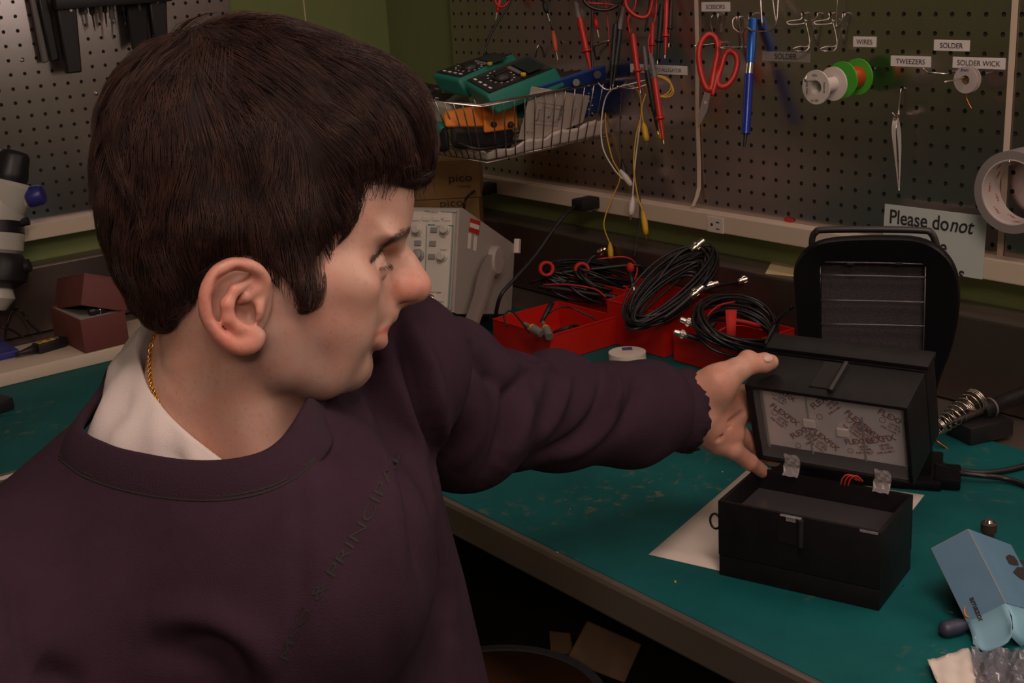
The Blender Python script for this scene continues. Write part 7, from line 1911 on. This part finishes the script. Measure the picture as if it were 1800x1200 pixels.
# ------------------------------------------------------------------ tool holder on the left pegboard
BX = OL[0]
def LW(x, y, off=0.0): return ON(x, y, 0, BX+off)
t = thing('tool_rack', LW(190, 10, .03), 'black plastic tool rack at the top of the left pegboard', 'rack')
a, b = LW(92, -6, .045), LW(298, 2, .045); MB().box((a+b)/2, (.030, abs(b[1]-a[1]), .024), bev=.003).build('rack_bar', 'black_plastic', t, angle=40)
def leg(px4, off, nm, parent, m_='black_plastic', th=.018):
    P_ = [LW(x, y, off) for x, y in px4]; tv = np.array([-th, 0, 0]); mb = MB(); mb.add(P_+[p+tv for p in P_], [(0, 1, 2, 3), (7, 6, 5, 4), (0, 4, 5, 1), (1, 5, 6, 2), (2, 6, 7, 3), (3, 7, 4, 0)]); return bev_obj(mb.build(nm, m_, parent), .003)
leg([(97, -4), (134, -4), (145, 127), (119, 130)], .05, 'rack_leg', t); leg([(262, -2), (294, 0), (296, 74), (272, 78)], .05, 'rack_leg', t)
for x, y in ((125, 18), (277, 3)): MB().cyl(LW(x, y, .0505), LW(x, y, .0525), .0025).build('rack_screw', 'nickel', t)
def tool(label, px4, m_='black_plastic', off=.035, nm='hand_tool', th=.010):
    o_ = leg(px4, off, nm, None, m_, th); tag(o_, label, 'tool', 'hand tools on the left rack'); return o_
tool('black handled file hanging left of the rack leg', [(66, -10), (84, -6), (105, 104), (90, 110)], 'black_plastic', .030, 'flat_file')
tool('narrow dark grey tool hanging at the far left of the rack', [(52, -10), (62, -8), (88, 108), (76, 112)], 'cable_grey', .020, 'scriber')
tool('wide dark tool handle hanging on the right of the rack', [(222, -4), (258, -2), (262, 70), (234, 88)], 'black_matte', .038, 'plier_handle')
def thin(label, p0, p1, m_, r=.0022):
    t = thing('screwdriver', LW(*p1, .03), label, 'screwdriver', 'slim screwdrivers on the left rack')
    a, b = LW(*p0, .035), LW(*p1, .030); MB().lathe(a, b-a, [(0, r*1.5), (.55, r*1.5), (.6, r*.6), (1, r*.4)], 12).build('screwdriver_handle', m_, t, angle=40)
    MB().cyl(b, b+(b-a)*.12, r*.35).build('screwdriver_tip', 'nickel', t)
for i, (p0, p1, m_) in enumerate((((147, -5), (152, 45), 'cable_grey'), ((157, -5), (166, 48), 'black_plastic'), ((166, -5), (172, 42), 'cable_grey'), ((182, -5), (187, 42), 'black_plastic'), ((194, -5), (198, 62), 'cable_grey'), ((213, -5), (220, 38), 'black_plastic'), ((242, -5), (250, 66), 'cable_grey'))):
    thin(['slim grey screwdriver just right of the left rack leg', 'slim black screwdriver, second from the left rack leg', 'slim grey screwdriver, third from the left rack leg', 'slim black screwdriver hanging mid rack', 'longest slim grey screwdriver mid rack', 'short slim black screwdriver left of the wide handle', 'slim grey screwdriver in front of the wide handle'][i], p0, p1, m_, .0032)
for x, y in ((39, 106), (169, 164)): 
    p = LW(x, y, .001); tag(MB().sphere(p, (.003, .0035, .0035), n=8).build('board_screw', 'nickel', smooth=True), 'bright mounting screw in the left pegboard'+(', near the left edge' if x < 100 else ', left of the hair'), 'screw', 'mounting screws of the left pegboard')

# ------------------------------------------------------------------ under the bench
defm('wood_pale', (.22, .13, .07), .7, var=.2, vscale=25)
defm('seat_brown', (.085, .032, .012), .6)
defm('rim_grey', (.10, .10, .11), .5)
def under(px4, z_, h_, label, m_='wood_pale', nm='wood_block'):
    P_ = [ON(x, y, 2, z_) for x, y in px4]; mb = MB(); mb.add([p-Z3*h_ for p in P_]+P_, [(0, 1, 2, 3), (7, 6, 5, 4), (0, 4, 5, 1), (1, 5, 6, 2), (2, 6, 7, 3), (3, 7, 4, 0)]); o_ = bev_obj(mb.build(nm, m_), .002); tag(o_, label, 'wood'); return o_
SZ = .34
sh_ = MB().box((1.0, -.30, SZ-.012), (1.7, .42, .022), bev=.002).build('lower_shelf', 'bench_dark'); tag(sh_, 'dark lower shelf under the right bench', 'shelf')
for x in (.25, 1.75): pass
sh_s = MB()
for x, y in ((.2, -.13), (.2, -.47), (1.8, -.13), (1.8, -.47)): sh_s.box((x, y, (SZ-.023)/2), (.03, .03, SZ-.023))
sh_s.build('shelf_leg', 'frame_green', sh_)
q = [(1032, 1090), (1128, 1132), (1098, 1200), (995, 1160)]
def tiltblk(px4, d, th, label):
    mb, P_ = hexa(px4, [d, d+.0, d-.03, d-.03], ray(1050, 1150)*th); o_ = bev_obj(mb.build('wood_block', 'wood_pale'), .002); tag(o_, label, 'wood', 'wooden blocks under the bench'); return o_
dW = PX(ON(1060, 1190, 2, SZ+.03))[2]
tiltblk(q, dW, .05, 'larger pale wooden block leaning under the bench'); tiltblk([(965, 1108), (1003, 1112), (1008, 1150), (968, 1148)], dW+.04, .05, 'smaller pale wooden block behind the larger one under the bench')
sc0 = ON(868, 1235, 2, .50); t = thing('round_stool', (sc0[0], sc0[1], 0), 'round stool with a brown seat and grey rim under the bench corner', 'stool')
rs = .145
MB().lathe((sc0[0], sc0[1], .478), Z3*.022, [(0, rs-.016), (.8, rs-.012), (1, rs-.02)], 48).build('seat', 'seat_brown', t, angle=40)
MB().ring((sc0[0], sc0[1], .478), Z3, [(-.006, rs-.012), (-.006, rs), (.020, rs), (.020, rs-.012)], 48).build('seat_rim', 'rim_grey', t, angle=40)
for k in range(4):
    a = TAU*k/4+.6; p = np.array([math.cos(a), math.sin(a), 0]); MB().tube([np.array([sc0[0], sc0[1], .475])+p*.12, np.array([sc0[0], sc0[1], 0.0])+p*.20], .011, 8).build('leg', 'rim_grey', t, smooth=True)
# stool the person sits on (below the frame)
c = cs; t = thing('work_stool', (c[0], c[1], 0), 'grey work stool under the seated person', 'stool')
MB().lathe((c[0], c[1], SEATZ*0+cs[2]-.165), Z3*.035, [(0, .17), (.2, .18), (.8, .18), (1, .165)], 40).build('seat', 'rim_grey', t, angle=40)
MB().cyl((c[0], c[1], .04), (c[0], c[1], cs[2]-.14), .025).build('stool_post', 'chrome', t, angle=40)
MB().lathe((c[0], c[1], 0), Z3*.04, [(0, .24), (.5, .23), (1, .03)], 40).build('stool_base', 'rim_grey', t, angle=40)

for o in bpy.data.objects:
    if '_o' in o: del o['_o']
